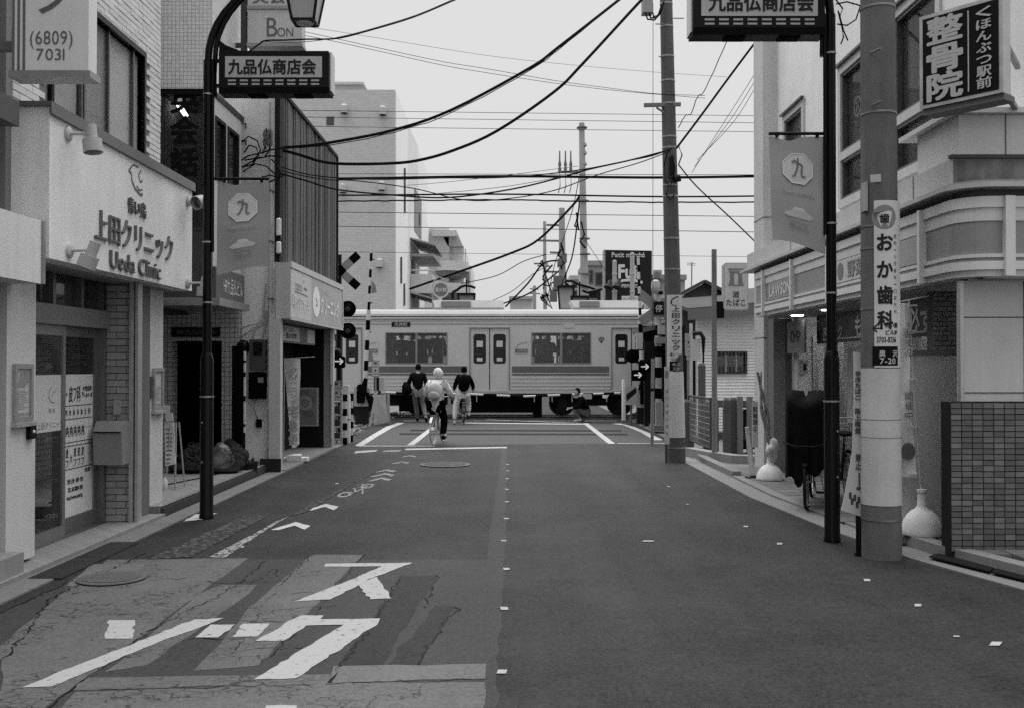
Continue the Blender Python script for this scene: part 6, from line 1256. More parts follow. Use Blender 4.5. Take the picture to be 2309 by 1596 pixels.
tb = thing('striped_board', 'light board with a black diagonal band beside the right barrier machine', 'warning board', (gx(1420, 28.2), 28.2, 0)); MB().box(gx(1410, 28.2), gx(1436, 28.2), 28.2, 28.24, gz(912, 28.2), gz(870, 28.2)).build('panel', flat(.34), tb); pl = Plane((gx(1410, 28.2), 28.2, gz(912, 28.2)), (1, 0, 0)); pl.shape([(.03, .1), (.31, .35), (.31, .5), (.03, .3)]); pl.done('stripe_print', flat(.02), tb); MB().cyl((gx(1423, 28.3), 28.3, 0), (gx(1423, 28.3), 28.3, gz(912, 28.2)), .03, n=8).build('post', flat(.1), tb)
# ------------------------------------------------------------------ far side of the line
bk = thing('brick_apartment_building', 'brown brick-clad apartment building with white side wall behind the train', 'building', (-9, 52, 0)); YE = 45.0; XE = gx(890, YE)
BR = mk_mosaic('brick_clad', .60, .43, .22, .1, .7, .32, .5); zE = gz(203, YE)
MB().box(gx(600, YE), XE, YE, YE + .4, 0, zE).build('front_wall', BR, bk); MB().box(gx(600, YE), XE - .4, YE + .4, 62, 0, zE - .1).build('core', flat(.3), bk)
SWH = stucco(.93); steps = [(45.4, 50.5, zE), (50.5, 56.5, zE - .1), (56.5, 64, zE - .25)]
for k, (a, b, z) in enumerate(steps): MB().box(XE - .4 - .05 * k, XE - .02 * k, a, b, 0, z).build('side_wall', SWH if k != 1 else stucco(.8), bk)
MB().box(gx(745, YE), gx(808, YE), YE + 1, YE + 4, zE, zE + .5).build('roof_hut', stucco(.4), bk); MB().box(gx(743, YE), gx(812, YE), YE + .9, YE + 4.1, zE + .5, zE + .62).build('roof_hut_cap', stucco(.5), bk)
for x, y in ((775, 252), (862, 256), (772, 430), (860, 425), (855, 598)):
    v = MB().lathe([(.17, 0), (.17, .32), (.1, .4)], (gx(x, YE - .2), YE - .2, gz(y + 6, YE)), 14).build('vent_hood', enamel(.5), bk, True); MB().lathe([(.15, 0), (.15, .03)], (gx(x, YE - .2), YE - .2, gz(y + 6, YE) - .03), 14).build('grille', BLACK, v)
MB().box(gx(735, YE), gx(752, YE), YE - .02, YE, gz(283, YE), gz(264, YE)).build('opening', flat(.08), bk)
for x, y0, y1 in ((913, 380, 480), (946, 483, 510), (905, 580, 640), (912, 640, 690), (903, 705, 730)):
    p = UX(x, y0, XE + .05); q = UX(x, y1, XE + .05); MB().cyl(p, q, .05, n=6).build('drain_pipe', flat(.12), bk)
for y0, y1 in ((483, 520),): p = UX(935, y1, XE); q = UX(950, y0, XE); MB().box(XE, XE + .02, p.y, q.y, p.z, q.z + .8).build('window', flat(.25), bk)
for y in (540, 662):
    p = UX(926, y, XE); zc = p.z; bal_ = MB().box(XE, XE + 1.2, p.y, p.y + 5.5, zc - .9, zc - .75).build('balcony_slab', flat(.3), bk)
    MB().prism([(XE, p.y - .2, zc), (XE + 1.3, p.y - .2, zc - .35), (XE + 1.3, p.y + 5.5, zc - .35), (XE, p.y + 5.5, zc)], (0, 0, .08)).build('awning', flat(.34), bal_)
    MB().box(XE + .01, XE + .05, p.y + .5, p.y + 2, zc - 3.0, zc - 1.0).build('door_opening', flat(.1), bal_)
for y in (610, 718):
    p = UX(926, y, XE); r_ = MB().cyl((XE + 1.1, p.y, p.z), (XE + 1.1, p.y + 5, p.z), .04, n=6).cyl((XE, p.y, p.z), (XE + 1.1, p.y, p.z), .04, n=6).build('balcony_rail', flat(.6), bk); MB().box(XE, XE + 1.15, p.y, p.y + 5, p.z - 1.2, p.z - .2).build('balcony_front', stucco(.6), bk)
ap2 = thing('balcony_apartment_building', 'pale apartment building with rounded balconies beyond the brick one', 'building', (-6, 66, 0)); YA = 64.0
def XA(x): return gx(x, YA)
MB().box(XA(960), XA(1012), YA, YA + 6, 0, gz(515, YA)).build('front_wall', stucco(.55), ap2); MB().box(XA(975), XA(1030), YA - .5, YA + 6, gz(535, YA), gz(522, YA)).build('eave', stucco(.55), ap2); MB().prism([U(1030, 526, YA), U(1044, 555, YA), U(1010, 556, YA), U(1000, 536, YA)], (0, 6, 0)).build('canopy', flat(.4), ap2)
MB().box(XA(1012), XA(1044), YA + 1, YA + 9, 0, gz(552, YA)).build('side_wall', stucco(.75), ap2)
for y0, y1 in ((590, 612), (640, 662)):
    b_ = MB().lathe([(1.15, 0), (1.15, gz(y0, YA) - gz(y1, YA))], (XA(1015), YA + .6, gz(y1, YA)), 20).build('balcony', stucco(.62), ap2, True); MB().lathe([(1.2, -.05), (1.0, -.35), (.4, -.5)], (XA(1015), YA + .6, gz(y1, YA)), 20).build('underside', stucco(.2), b_, True)
for k in range(8): a = R(180 + 22 * k); MB().cyl((XA(1015) + 1.1 * math.cos(a), YA + .6 + 1.1 * math.sin(a), gz(590, YA)), (XA(1015) + 1.1 * math.cos(a), YA + .6 + 1.1 * math.sin(a), gz(562, YA)), .03, n=5).build('rail_bar', flat(.45), ap2)
MB().box(XA(955), XA(998), YA - 3, YA + 1, 0, gz(648, YA)).build('annex_wall', stucco(.75), ap2); MB().box(XA(1030), XA(1056), YA + 4, YA + 10, 0, gz(585, YA)).build('rear_wing', stucco(.7), ap2); MB().box(XA(1056), XA(1066), YA + 6, YA + 10, 0, gz(690, YA)).build('low_wing', stucco(.3), ap2); MB().box(XA(1040), XA(1052), YA + 3.9, YA + 4, gz(650, YA), gz(600, YA)).build('opening', flat(.2), ap2)
# round sign, street lanterns beyond the train
def far_lamp(lab, pts, lx, ly, Y, w=.95, post=None):
    t = thing('far_street_lamp', lab, 'street lamp', (gx(pts[0][0], Y), Y, 0), 'street lamps beyond the line'); MB().tube([U(x, y, Y) for x, y in pts], .06, 8).build('arm', BLACK, t, True)
    x0 = pts[0][0] if post is None else post; MB().cyl((gx(x0, Y), Y, 0), (gx(x0, Y), Y, U(0, pts[0][1], Y).z), .07, n=8).build('post', BLACK, t); c = U(lx, ly, Y); MB().cyl(c + Vector((0, 0, .6)), c, .04, n=6).build('hanger', BLACK, t)
    m = MB(); m.box(c.x - w / 2, c.x + w / 2, Y - .3, Y + .3, c.z - .1, c.z); 
    for s_ in (-1, 1): m.bar((c.x + s_ * w / 2, Y, c.z), (c.x + s_ * w * .38, Y, c.z - 1.05), .07)
    m.bar((c.x - w * .38, Y, c.z - 1.05), (c.x + w * .38, Y, c.z - 1.05), .07); m.build('frame', BLACK, t); MB().add([(c.x - w * .45, Y, c.z - .1), (c.x + w * .45, Y, c.z - .1), (c.x + w * .36, Y, c.z - 1.03), (c.x - w * .36, Y, c.z - 1.03)], [(0, 1, 2, 3)]).build('pane', flat(.45), t)
far_lamp('dark wavy-armed street lamp beyond the train on the left', ((1020, 660), (1030, 655), (1040, 647), (1050, 644), (1062, 646), (1072, 650)), 1052, 662, 44, .75)
far_lamp('wavy-armed street lamp beyond the train, upper lantern', ((1348, 660), (1340, 652), (1322, 646), (1305, 642), (1290, 634), (1275, 634)), 1276, 645, 44, .72, 1350); far_lamp('wavy-armed street lamp beyond the train, lower lantern', ((1358, 652), (1345, 656), (1325, 660), (1313, 655)), 1307, 668, 42, .72, 1351)
rs = thing('round_hydrant_sign', 'round fire hydrant sign on a post beyond the train', 'sign', (gx(990, 43), 43, 0)); YH = 43.0; c = U(994, 654, YH)
q = Vector((0, -1, 0)).to_track_quat('Z', 'Y').to_matrix(); MB().lathe([(.37, 0), (.37, .05)], c, 24, q).build('disc', flat(.5), rs); MB().lathe([(.29, .051), (.29, .055)], c, 24, q).build('face_panel', flat(.16), rs); pl = Plane((c.x, YH - .06, c.z), (1, 0, 0)); pl.text('消火栓', 0, 0, .2, .5, .03); pl.done('lettering', flat(.55), rs); MB().cyl((gx(976, YH), YH, 0), (gx(976, YH), YH, c.z + .2), .04, n=8).build('post', flat(.3), rs); MB().tube([(gx(976, YH), YH, c.z + .1), (gx(979, YH), YH, c.z + .4), (gx(990, YH), YH, c.z + .55), (gx(1003, YH), YH, c.z + .45), (gx(1010, YH), YH, c.z)], .03, 6).build('hoop', flat(.3), rs)
# far utility poles
FPM = mt(.34, .8, .2, 1.2, streak=.1)
def far_pole(lab, x, ytop, Y, r0, r1, arms=(), lean=0):
    t = thing('far_utility_pole', lab, 'utility pole', (gx(x, Y), Y, 0), 'utility poles beyond the line'); MB().cyl((gx(x + lean, Y), Y, 0), (gx(x, Y), Y, gz(ytop, Y)), r0, r1, 16).build('shaft', FPM, t, True)
    for (xa, xb, y) in arms: MB().bar(U(xa, y, Y), U(xb, y + 1, Y), .10).build('crossarm', metal(.2, .6), t)
    return t
t = far_pole('tall pale utility pole rising beyond the train', 1312, 278, 46, .22, .13, ((1258, 1318, 388),), 10)
for x in (1262, 1275, 1287): MB().lathe([(.04, 0), (.08, .1), (.05, .2), (.08, .3), (.04, .5), (.03, .95)], U(x, 387, 46), 10).build('insulator', flat(.15), t, True); MB().tube([U(x, 388, 46), U(x + 1, 420, 46), U(x - 3, 436, 46)], .02, 5).build('lead', CABLE, t)
for y in (332, 350, 375): MB().lathe([(.03, 0), (.08, .08), (.03, .2)], U(1320, y, 45.9), 10).build('insulator', flat(.3), t)
for y in (290, 455, 540, 575, 620, 650, 690): MB().cyl(U(1312 + (y - 278) * .024, y, 46), U(1312 + (y - 278) * .024, y - 2.5, 46), .25, n=12).build('strap', metal(.15, .6), t)
for pts in (((1302, 490), (1296, 510), (1305, 520), (1300, 480)), ((1310, 500), (1318, 530), (1308, 545), (1320, 560))): MB().tube([U(x, y, 45.7) for x, y in pts], .05, 5).build('cable_loop', CABLE, t)
t = far_pole('dark cluttered utility pole left of the tall pale one', 1267, 470, 54, .25, .16, ((1232, 1272, 508), (1214, 1272, 543), (1240, 1272, 570), (1225, 1262, 613)), 3)
rr = random.Random(12)
for k in range(11):
    x, y = rr.uniform(1228, 1285), rr.uniform(560, 690); P = [U(x + rr.uniform(-14, 14), y + rr.uniform(-20, 20), 53.5) for _ in range(5)]; MB().tube(P, .05, 5).build('cable_loop', CABLE, t)
for k, (x, y, w, h) in enumerate(((1274, 583, 8, 20), (1262, 592, 10, 14), (1258, 640, 20, 34), (1248, 668, 16, 26), (1284, 660, 12, 20))): MB().box(gx(x - w / 2, 53.6), gx(x + w / 2, 53.6), 53.4, 53.8, gz(y + h / 2, 53.6), gz(y - h / 2, 53.6)).build('equipment_case', mt(.14, .7, .3, 3), t)
far_pole('thin utility pole with crossarm farthest down the street', 1205, 645, 85, .22, .15, ((1195, 1215, 652), (1190, 1218, 662))); far_pole('second thin pole far down the street with wire arms', 1228, 500, 64, .14, .1, ((1212, 1240, 600), (1204, 1236, 595)), 2)
for x, Y, yt, lab in ((1386, 39.5, 590, 'short round-topped concrete pole before the supermarket sign, left'), (1426, 39.0, 573, 'taller round-topped concrete pole before the supermarket sign')):
    t = far_pole(lab, x, yt, Y, .10, .085); MB().ball((gx(x, Y), Y, gz(yt, Y)), (.085, .085, .06), 12, 6).build('cap', FPM, t, True)
    for y in (620, 660): MB().cyl((gx(x, Y), Y, gz(y, Y)), (gx(x, Y), Y, gz(y, Y) + .05), .105, n=12).build('strap', flat(.4), t)
ls = thing('loudspeaker', 'pair of horn loudspeakers on the round-topped pole', 'loudspeaker', U(1380, 640, 39.2))
for x in (1372, 1392): MB().lathe([(.2, 0), (.13, .12), (.06, .3), (.05, .36)], U(x, 650, 39.0), 14, Vector((.3, .3, .9)).to_track_quat('Z', 'Y').to_matrix()).build('horn', flat(.04), ls, True)
MB().bar(U(1372, 636, 39.2), U(1394, 634, 39.2), .1).build('bracket', flat(.4), ls)
# supermarket sign
fj = thing('supermarket_signboard', 'tall dark supermarket signboard beyond the train', 'signboard', (gx(1417, 50), 50, 0)); YJ = 50.0
MB().prism([U(1365, 564, YJ), U(1470, 566, YJ), U(1470, 720, YJ), U(1365, 720, YJ)], (0, .8, 0)).build('panel', flat(.03), fj); MB().prism([U(1362, 563, YJ), U(1365, 564, YJ), U(1365, 720, YJ), U(1362, 720, YJ)], (0, .8, 0)).build('edge', flat(.3), fj)
pl = Plane((gx(1365, YJ), YJ, gz(720, YJ)), (1, 0, 0)); Q = lambda x, y: (gx(x, YJ) - gx(1365, YJ), gz(y, YJ) - gz(720, YJ))
a, b = Q(1417, 575); pl.text('Petit marché', a, b, .24, 1.65, .03); a, b = Q(1418, 612); pl.text('Fuji', a, b, .68, 1.0, .04); a, b = Q(1418, 645); pl.text('SUPERMARKET', a, b, .17, 1.0, .02)
pl.line([Q(1390, 638), Q(1405, 633), Q(1425, 632), Q(1440, 635), Q(1449, 638)], .13); pl.rect(*Q(1402, 680), *Q(1440, 668)); pl.done('lettering', flat(.6), fj)
pl = Plane((gx(1365, YJ), YJ - .006, gz(720, YJ)), (1, 0, 0)); a, b = Q(1430, 674); pl.text('SUPER', a - .2, b, .11, .7); pl.done('lettering', flat(.15), fj)
hp = thing('parking_notice', 'round-ended white opening hours panel beside the crossbuck', 'sign', (gx(1465, 35.5), 35.5, 0)); MB().box(gx(1438, 36), gx(1474, 36), 36, 36.1, gz(704, 36), gz(678, 36)).build('panel', flat(.6), hp); pl = Plane((gx(1440, 36), 36, gz(704, 36)), (1, 0, 0)); pl.text('24:00', .25, .2, .2, .5, .02); pl.done('lettering', flat(.1), hp); MB().cyl((gx(1456, 36), 36.1, 0), (gx(1456, 36), 36.1, gz(704, 36)), .06, n=8).build('post', flat(.2), hp)
def far_block(lab, x0, x1, yt, Y, v, wins):
    t = thing('far_house', lab, 'house', (gx((x0 + x1) / 2, Y), Y, 0), 'houses beyond the line'); MB().box(gx(x0, Y), gx(x1, Y), Y, Y + 6, 0, gz(yt, Y)).build('wall', stucco(v), t); MB().box(gx(x0 - 2, Y), gx(x1 + 2, Y), Y - .3, Y + 6.2, gz(yt, Y), gz(yt, Y) + .3).build('roof', flat(v * .7), t)
    for (a, b, c, d) in wins:
        w_ = MB().box(gx(a, Y), gx(b, Y), Y - .06, Y, gz(d, Y), gz(c, Y)).build('window', flat(.12), t); MB().box(gx(a, Y) + .08, gx(b, Y) - .08, Y - .08, Y - .06, gz(d, Y) + .08, gz(c, Y) - .08).build('pane', GLASS_DARK, w_)
    return t
far_block('pale balcony house between the tall pole and the supermarket sign', 1320, 1366, 600, 62, .4, ((1328, 1338, 610, 640), (1342, 1360, 615, 645), (1326, 1350, 655, 675))); far_block('flat-roofed house with roof plant right of the supermarket sign', 1470, 1545, 632, 60, .36, ((1474, 1490, 645, 655), (1500, 1515, 645, 662)))
far_block('low white house far down the street left of the lamps', 1150, 1200, 676, 95, .5, ()); far_block('narrow white sign house beside the cluttered pole', 1286, 1306, 632, 70, .6, ((1290, 1302, 640, 650), (1290, 1302, 655, 668)))
t = far_block('far house with antenna right of the second pole', 1530, 1720, 694, 60, .3, ())
an = thing('television_antenna', 'thin television antenna against the sky above the station house', 'antenna', U(1559, 690, 55)); MB().cyl(U(1559, 700, 55), U(1560, 592, 55), .035, n=6).build('mast', flat(.2), an)
for y in (594, 598): MB().bar(U(1549, y, 55), U(1568, y + 1, 55), .03).build('element', flat(.2), an)
for x in (1551, 1568): MB().cyl(U(1559, 660, 55), U(x, 694, 55), .015, n=4).build('stay', flat(.25), an)
rfp = thing('roof_condenser', 'small air conditioner unit on the flat-roofed house', 'air conditioner', U(1480, 632, 60)); MB().box(gx(1474, 59.5), gx(1492, 59.5), 59.3, 59.8, gz(630, 60), gz(612, 60)).build('case', flat(.3), rfp); MB().lathe([(.2, 0), (.2, .02)], U(1482, 621, 59.28), 14, q).build('fan_grille', flat(.15), rfp)
# ------------------------------------------------------------------ overhead wires (one object each)
def wire(lab, pts, r, group=None, name='overhead_cable', kink=0.0, sub=5):
    """pts: (x, y, depth) measured; smoothed by Catmull-Rom"""
    P = [U(*p) for p in pts]; Q = []; rr = random.Random(len(lab))
    for i in range(len(P) - 1):
        p0, p1, p2, p3 = P[max(i - 1, 0)], P[i], P[i + 1], P[min(i + 2, len(P) - 1)]
        for k in range(sub):
            t = k / sub; Q.append(.5 * ((2 * p1) + (p2 - p0) * t + (2 * p0 - 5 * p1 + 4 * p2 - p3) * t * t + (3 * p1 - p0 - 3 * p2 + p3) * t ** 3) + Vector((0, 0, rr.uniform(-kink, kink))))
    Q.append(P[-1]); return tag(MB().tube(Q, r, 5).build(name, CABLE, None, True), lab, 'cable', group)
def W2(pts, Ya, Yb): x0, x1 = pts[0][0], pts[-1][0]; return [(x, y, Ya + (Yb - Ya) * (x - x0) / (x1 - x0)) for x, y in pts]
A = [(575, 332), (643, 333), (743, 322), (890, 293), (1021, 247), (1196, 153), (1259, 107), (1396, 0), (1470, -60)]
wire('upper thick cable sweeping across the sky to the second pole', W2(A, 15.9, 17.2), .026)
wire('thin cable lashed to the upper thick sweeping cable', W2([(x, y + (6 if 700 < x < 1350 else 2)) for x, y in A], 15.88, 17.1), .008, kink=.01)
B = [(630, 337), (677, 350), (727, 365), (777, 370), (877, 369), (943, 362), (1021, 340), (1120, 296), (1249, 208), (1316, 142), (1445, 2), (1470, -20)]
wire('lower thick cable sweeping across the sky to the switch box', W2(B, 15.9, 17.1), .026); 
wire('cable bundle dipping from the cladding corner to the second pole', W2([(632, 392), (690, 408), (760, 428), (880, 440), (1010, 446), (1150, 428), (1260, 402), (1330, 382), (1420, 362), (1512, 338)], 15.8, 17.1), .014); 
wire('slack thin cable above the dipping bundle', W2([(600, 372), (660, 392), (740, 406), (800, 408), (930, 425), (1050, 452), (1150, 448), (1250, 430), (1350, 394), (1440, 368), (1510, 342)], 15.8, 17.1), .009)
wire('second slack cable to the second pole, just above the bundle', W2([(600, 365), (700, 395), (840, 405), (1000, 402), (1100, 452 - 50), (1180, 398), (1260, 390), (1330, 380), (1400, 366), (1470, 352), (1515, 335)], 15.8, 17.1), .010)
wire('thick straight cable rising from the second pole behind the right sign', [(1525, 335, 17.1), (1580, 262, 16.9), (1640, 180, 16.7), (1700, 100, 16.5), (1740, 50, 16.4), (1790, -20, 16.3)], .020)
wire('kinked thin cable climbing right of the second pole', [(1530, 288, 17.1), (1545, 262, 17.1), (1558, 258, 17.1), (1572, 222, 17.0), (1592, 198, 17.0), (1640, 92, 16.8), (1680, 10, 16.7)], .008, kink=.015)
wire('straight cable running down right from the second pole to the store', [(1530, 372, 17.1), (1570, 420, 17.0), (1640, 485, 16.9), (1702, 545, 16.6)], .012)
for k, (x1, y1) in enumerate(((1745, 90), (1757, 98), (1784, 92))): wire(['leftmost of three thin wires rising to the store wall', 'middle of three thin wires rising to the store wall', 'rightmost of three thin wires rising to the store wall'][k], [(1560 + 6 * k, 390 - 14 * k, 17.1), (1640 + 8 * k, 265 + k * 4, 16.9), (1700 + 8 * k, 170 + k * 4, 16.7), (x1, y1, 16.5)], .005)
wire('lamp supply cable running from the left street sign to the sky', W2([(560, 118), (585, 100), (600, 92), (640, 91), (690, 89), (760, 87), (830, 70), (930, 40), (1015, 5), (1060, -15)], 10.8, 13.0), .010)
wire('thin companion of the lamp supply cable', W2([(588, 94), (640, 96), (700, 94), (770, 83), (850, 62), (940, 34), (1020, 0)], 10.8, 13.0), .004)
for k, pts in enumerate((((560, 44), (700, 75), (850, 108), (1000, 140), (1100, 156), (1250, 182), (1380, 200), (1480, 212), (1590, 216)), ((560, 62), (700, 83), (850, 115), (1000, 148), (1100, 165), (1250, 188), (1400, 206), (1590, 222)))):
    wire(['upper of two thin wires slanting down across the sky', 'lower of two thin wires slanting down across the sky'][k], W2(pts, 15, 17.2), .0045)
wire('faint thin wire highest across the middle sky', W2([(700, 62), (850, 86), (1100, 126), (1300, 148), (1500, 165), (1640, 174)], 15.2, 18), .003)
# the railway's own lines
rl = 'contact and feeder wires over the track'
for lab, y0, y1, Y, r, kk in (('topmost thin railway wire over the train', 248, 262, 36, .010, 0), ('second thin railway wire from the top', 263, 278, 36, .010, 0), ('third thin railway wire from the top', 284, 298, 36, .010, 0),
        ('thick pale feeder line over the train', 402, 398, 34, .048, 0), ('thin wire running just above the pale feeder', 392, 395, 34, .010, 0), ('dark straight messenger line below the pale feeder', 438, 443, 33.6, .030, 0), ('rough wound cable below the messenger line', 451, 456, 33.6, .026, .012), ('thin contact wire below the wound cable', 477, 489, 33.4, .012, 0), ('second thin contact wire, lower', 508, 524, 33.4, .012, 0), ('faint lowest railway wire over the far houses', 566, 580, 36, .008, 0)):
    wire(lab, [(560 + i * 130, y0 + (y1 - y0) * i / 9 + (2.0 * math.sin(i * .35 * 3.1) if r > .02 else 0), Y) for i in range(10)], r, rl, 'railway_wire', kk, 8)
MB_ = None
# far wires to the poles beyond
for lab, pts, Ya, Yb, r in (('thick cable rising from the apartment to the cluttered pole', [(924, 652), (1030, 615), (1150, 572), (1215, 540), (1290, 465), (1308, 440)], 50, 46, .06), ('thick cable from the train roof up to the cluttered pole', [(1140, 692), (1190, 640), (1225, 595), (1262, 588)], 58, 54, .05), ('second cable sagging from the train roof to the cluttered pole', [(1120, 690), (1180, 668), (1215, 648), (1262, 610)], 58, 54, .045), ('thin far wire left of the cluttered pole, upper', [(1040, 640), (1120, 622), (1180, 590), (1230, 575)], 58, 54, .025), ('thin far wire left of the cluttered pole, lower', [(1080, 690), (1150, 660), (1200, 620), (1235, 600)], 60, 54, .02),
        ('steep far cable between the tall pale pole and the clutter', [(1308, 440), (1302, 500), (1290, 580), (1268, 640), (1262, 690)], 46, 53, .035), ('steep thin far wire beside the steep far cable', [(1306, 400), (1292, 470), (1270, 540), (1250, 600), (1232, 690)], 46, 54, .02), ('far thin wire fanning to the left from the tall pole', [(1304, 392), (1150, 420), (1000, 436), (900, 444)], 46, 50, .014), ('second far thin wire fanning to the left from the tall pole', [(1304, 375), (1150, 395), (1000, 412), (900, 420)], 46, 50, .012), ('far thin wire from the tall pole to the right', [(1318, 540), (1345, 580), (1372, 622)], 46, 42, .014)):
    wire(lab, W2(pts, Ya, Yb) if pts[0][0] != pts[-1][0] else pts, r)
# tangle of leads on the cladding corner
tg = thing('cable_tangle', 'tangle of looped black cables on the dark corner of the cleaning shop', 'cable', U(600, 350, 15.7))
for pts in (((545, 322), (560, 308), (580, 318), (588, 340), (575, 358), (552, 362)), ((550, 345), (562, 328), (578, 333), (584, 352), (568, 372), (545, 378)), ((600, 290), (604, 305), (598, 330), (592, 348)), ((608, 305), (612, 322), (604, 345), (596, 355)), ((540, 365), (560, 352), (590, 345), (612, 338), (640, 334)), ((545, 378), (580, 358), (610, 352), (635, 355)), ((590, 400), (610, 396), (630, 402), (645, 392)), ((548, 388), (575, 370), (600, 375), (625, 398)), ((600, 300), (596, 318), (600, 336)), ((585, 430), (600, 415), (620, 405)), ((612, 360), (625, 372), (632, 390), (628, 410))):
    MB().tube([U(x, y, 15.55 - .04 * (x % 3)) for x, y in pts], .012, 6).build('lead', CABLE, tg, True)
for x in (597, 605, 611): MB().lathe([(.02, 0), (.035, .06), (.02, .12), (.035, .18), (.012, .26)], U(x, 330, 15.5), 8).build('terminal', flat(.12), tg, True)
for y in (280, 318): MB().bar(U(543, y, 15.68), U(556, y, 15.68), .02).bar(U(554, y, 15.68), U(554, y + 10, 15.68), .02).build('wall_hook', flat(.1), tg)
rt = thing('cable_tangle', 'loose black cable ends hanging between the right lamp post and the thick pole', 'cable', U(1905, 60, 9.3))
for pts in (((1888, 55), (1910, 58), (1930, 45), (1945, 0)), ((1885, 10), (1910, 5), (1935, 12), (1950, 18)), ((1890, 25), (1898, 60), (1902, 85), (1896, 100)), ((1892, 30), (1902, 70), (1912, 92)), ((1885, 0), (1900, 20), (1893, 40))): MB().tube([U(x, y, 9.3) for x, y in pts], .007, 6).build('lead', CABLE, rt, True)
# ------------------------------------------------------------------ people
def skin_mb(nodes, edges, sub=1):
    """nodes: list of (pos, radius); grows a continuous surface"""
    me = bpy.data.meshes.new('sk'); me.from_pydata([tuple(p) for p, r in nodes], edges, []); o = bpy.data.objects.new('sk', me); COL.objects.link(o)
    o.modifiers.new('skin', 'SKIN'); d = me.skin_vertices[0].data
    for i, (p, r) in enumerate(nodes): d[i].radius = (r, r) if not hasattr(r, '__len__') else r
    d[0].use_root = True
    sm = o.modifiers.new('sub', 'SUBSURF'); sm.levels = sub; sm.render_levels = sub
    dg = bpy.context.evaluated_depsgraph_get(); e = bpy.data.meshes.new_from_object(o.evaluated_get(dg))
    mb = MB(); mb.add([v.co.copy() for v in e.vertices], [tuple(p.vertices) for p in e.polygons]); bpy.data.objects.remove(o); bpy.data.meshes.remove(me); bpy.data.meshes.remove(e); return mb
SKIN = mt(.30, .55, .05, 9)
def hand(mb, w, d, side, curl=.6):
    """palm and five fingers from wrist w along d"""
    d = Vector(d).normalized(); s = d.cross(Vector((0, 0, 1))); s = (s if s.length > .1 else Vector((0, 1, 0))).normalized() * side; n = d.cross(s)
    mb.obox(w + d * .045, (.075, .085, .026), Matrix((s, d, n)).transposed())
    for k, L in enumerate((.065, .075, .07, .055)):
        b = w + d * .085 + s * (.03 - .02 * k); m1 = b + d * L * .5 + n * .012; mb.tube([b, m1, m1 + (d * (1 - curl) + n * curl).normalized() * L * .55], .009, 6, r1=.007)
    b = w + d * .03 + s * .036; mb.tube([b, b + s * .025 + d * .03, b + s * .028 + d * .06 + n * .012], .010, 6, r1=.008)
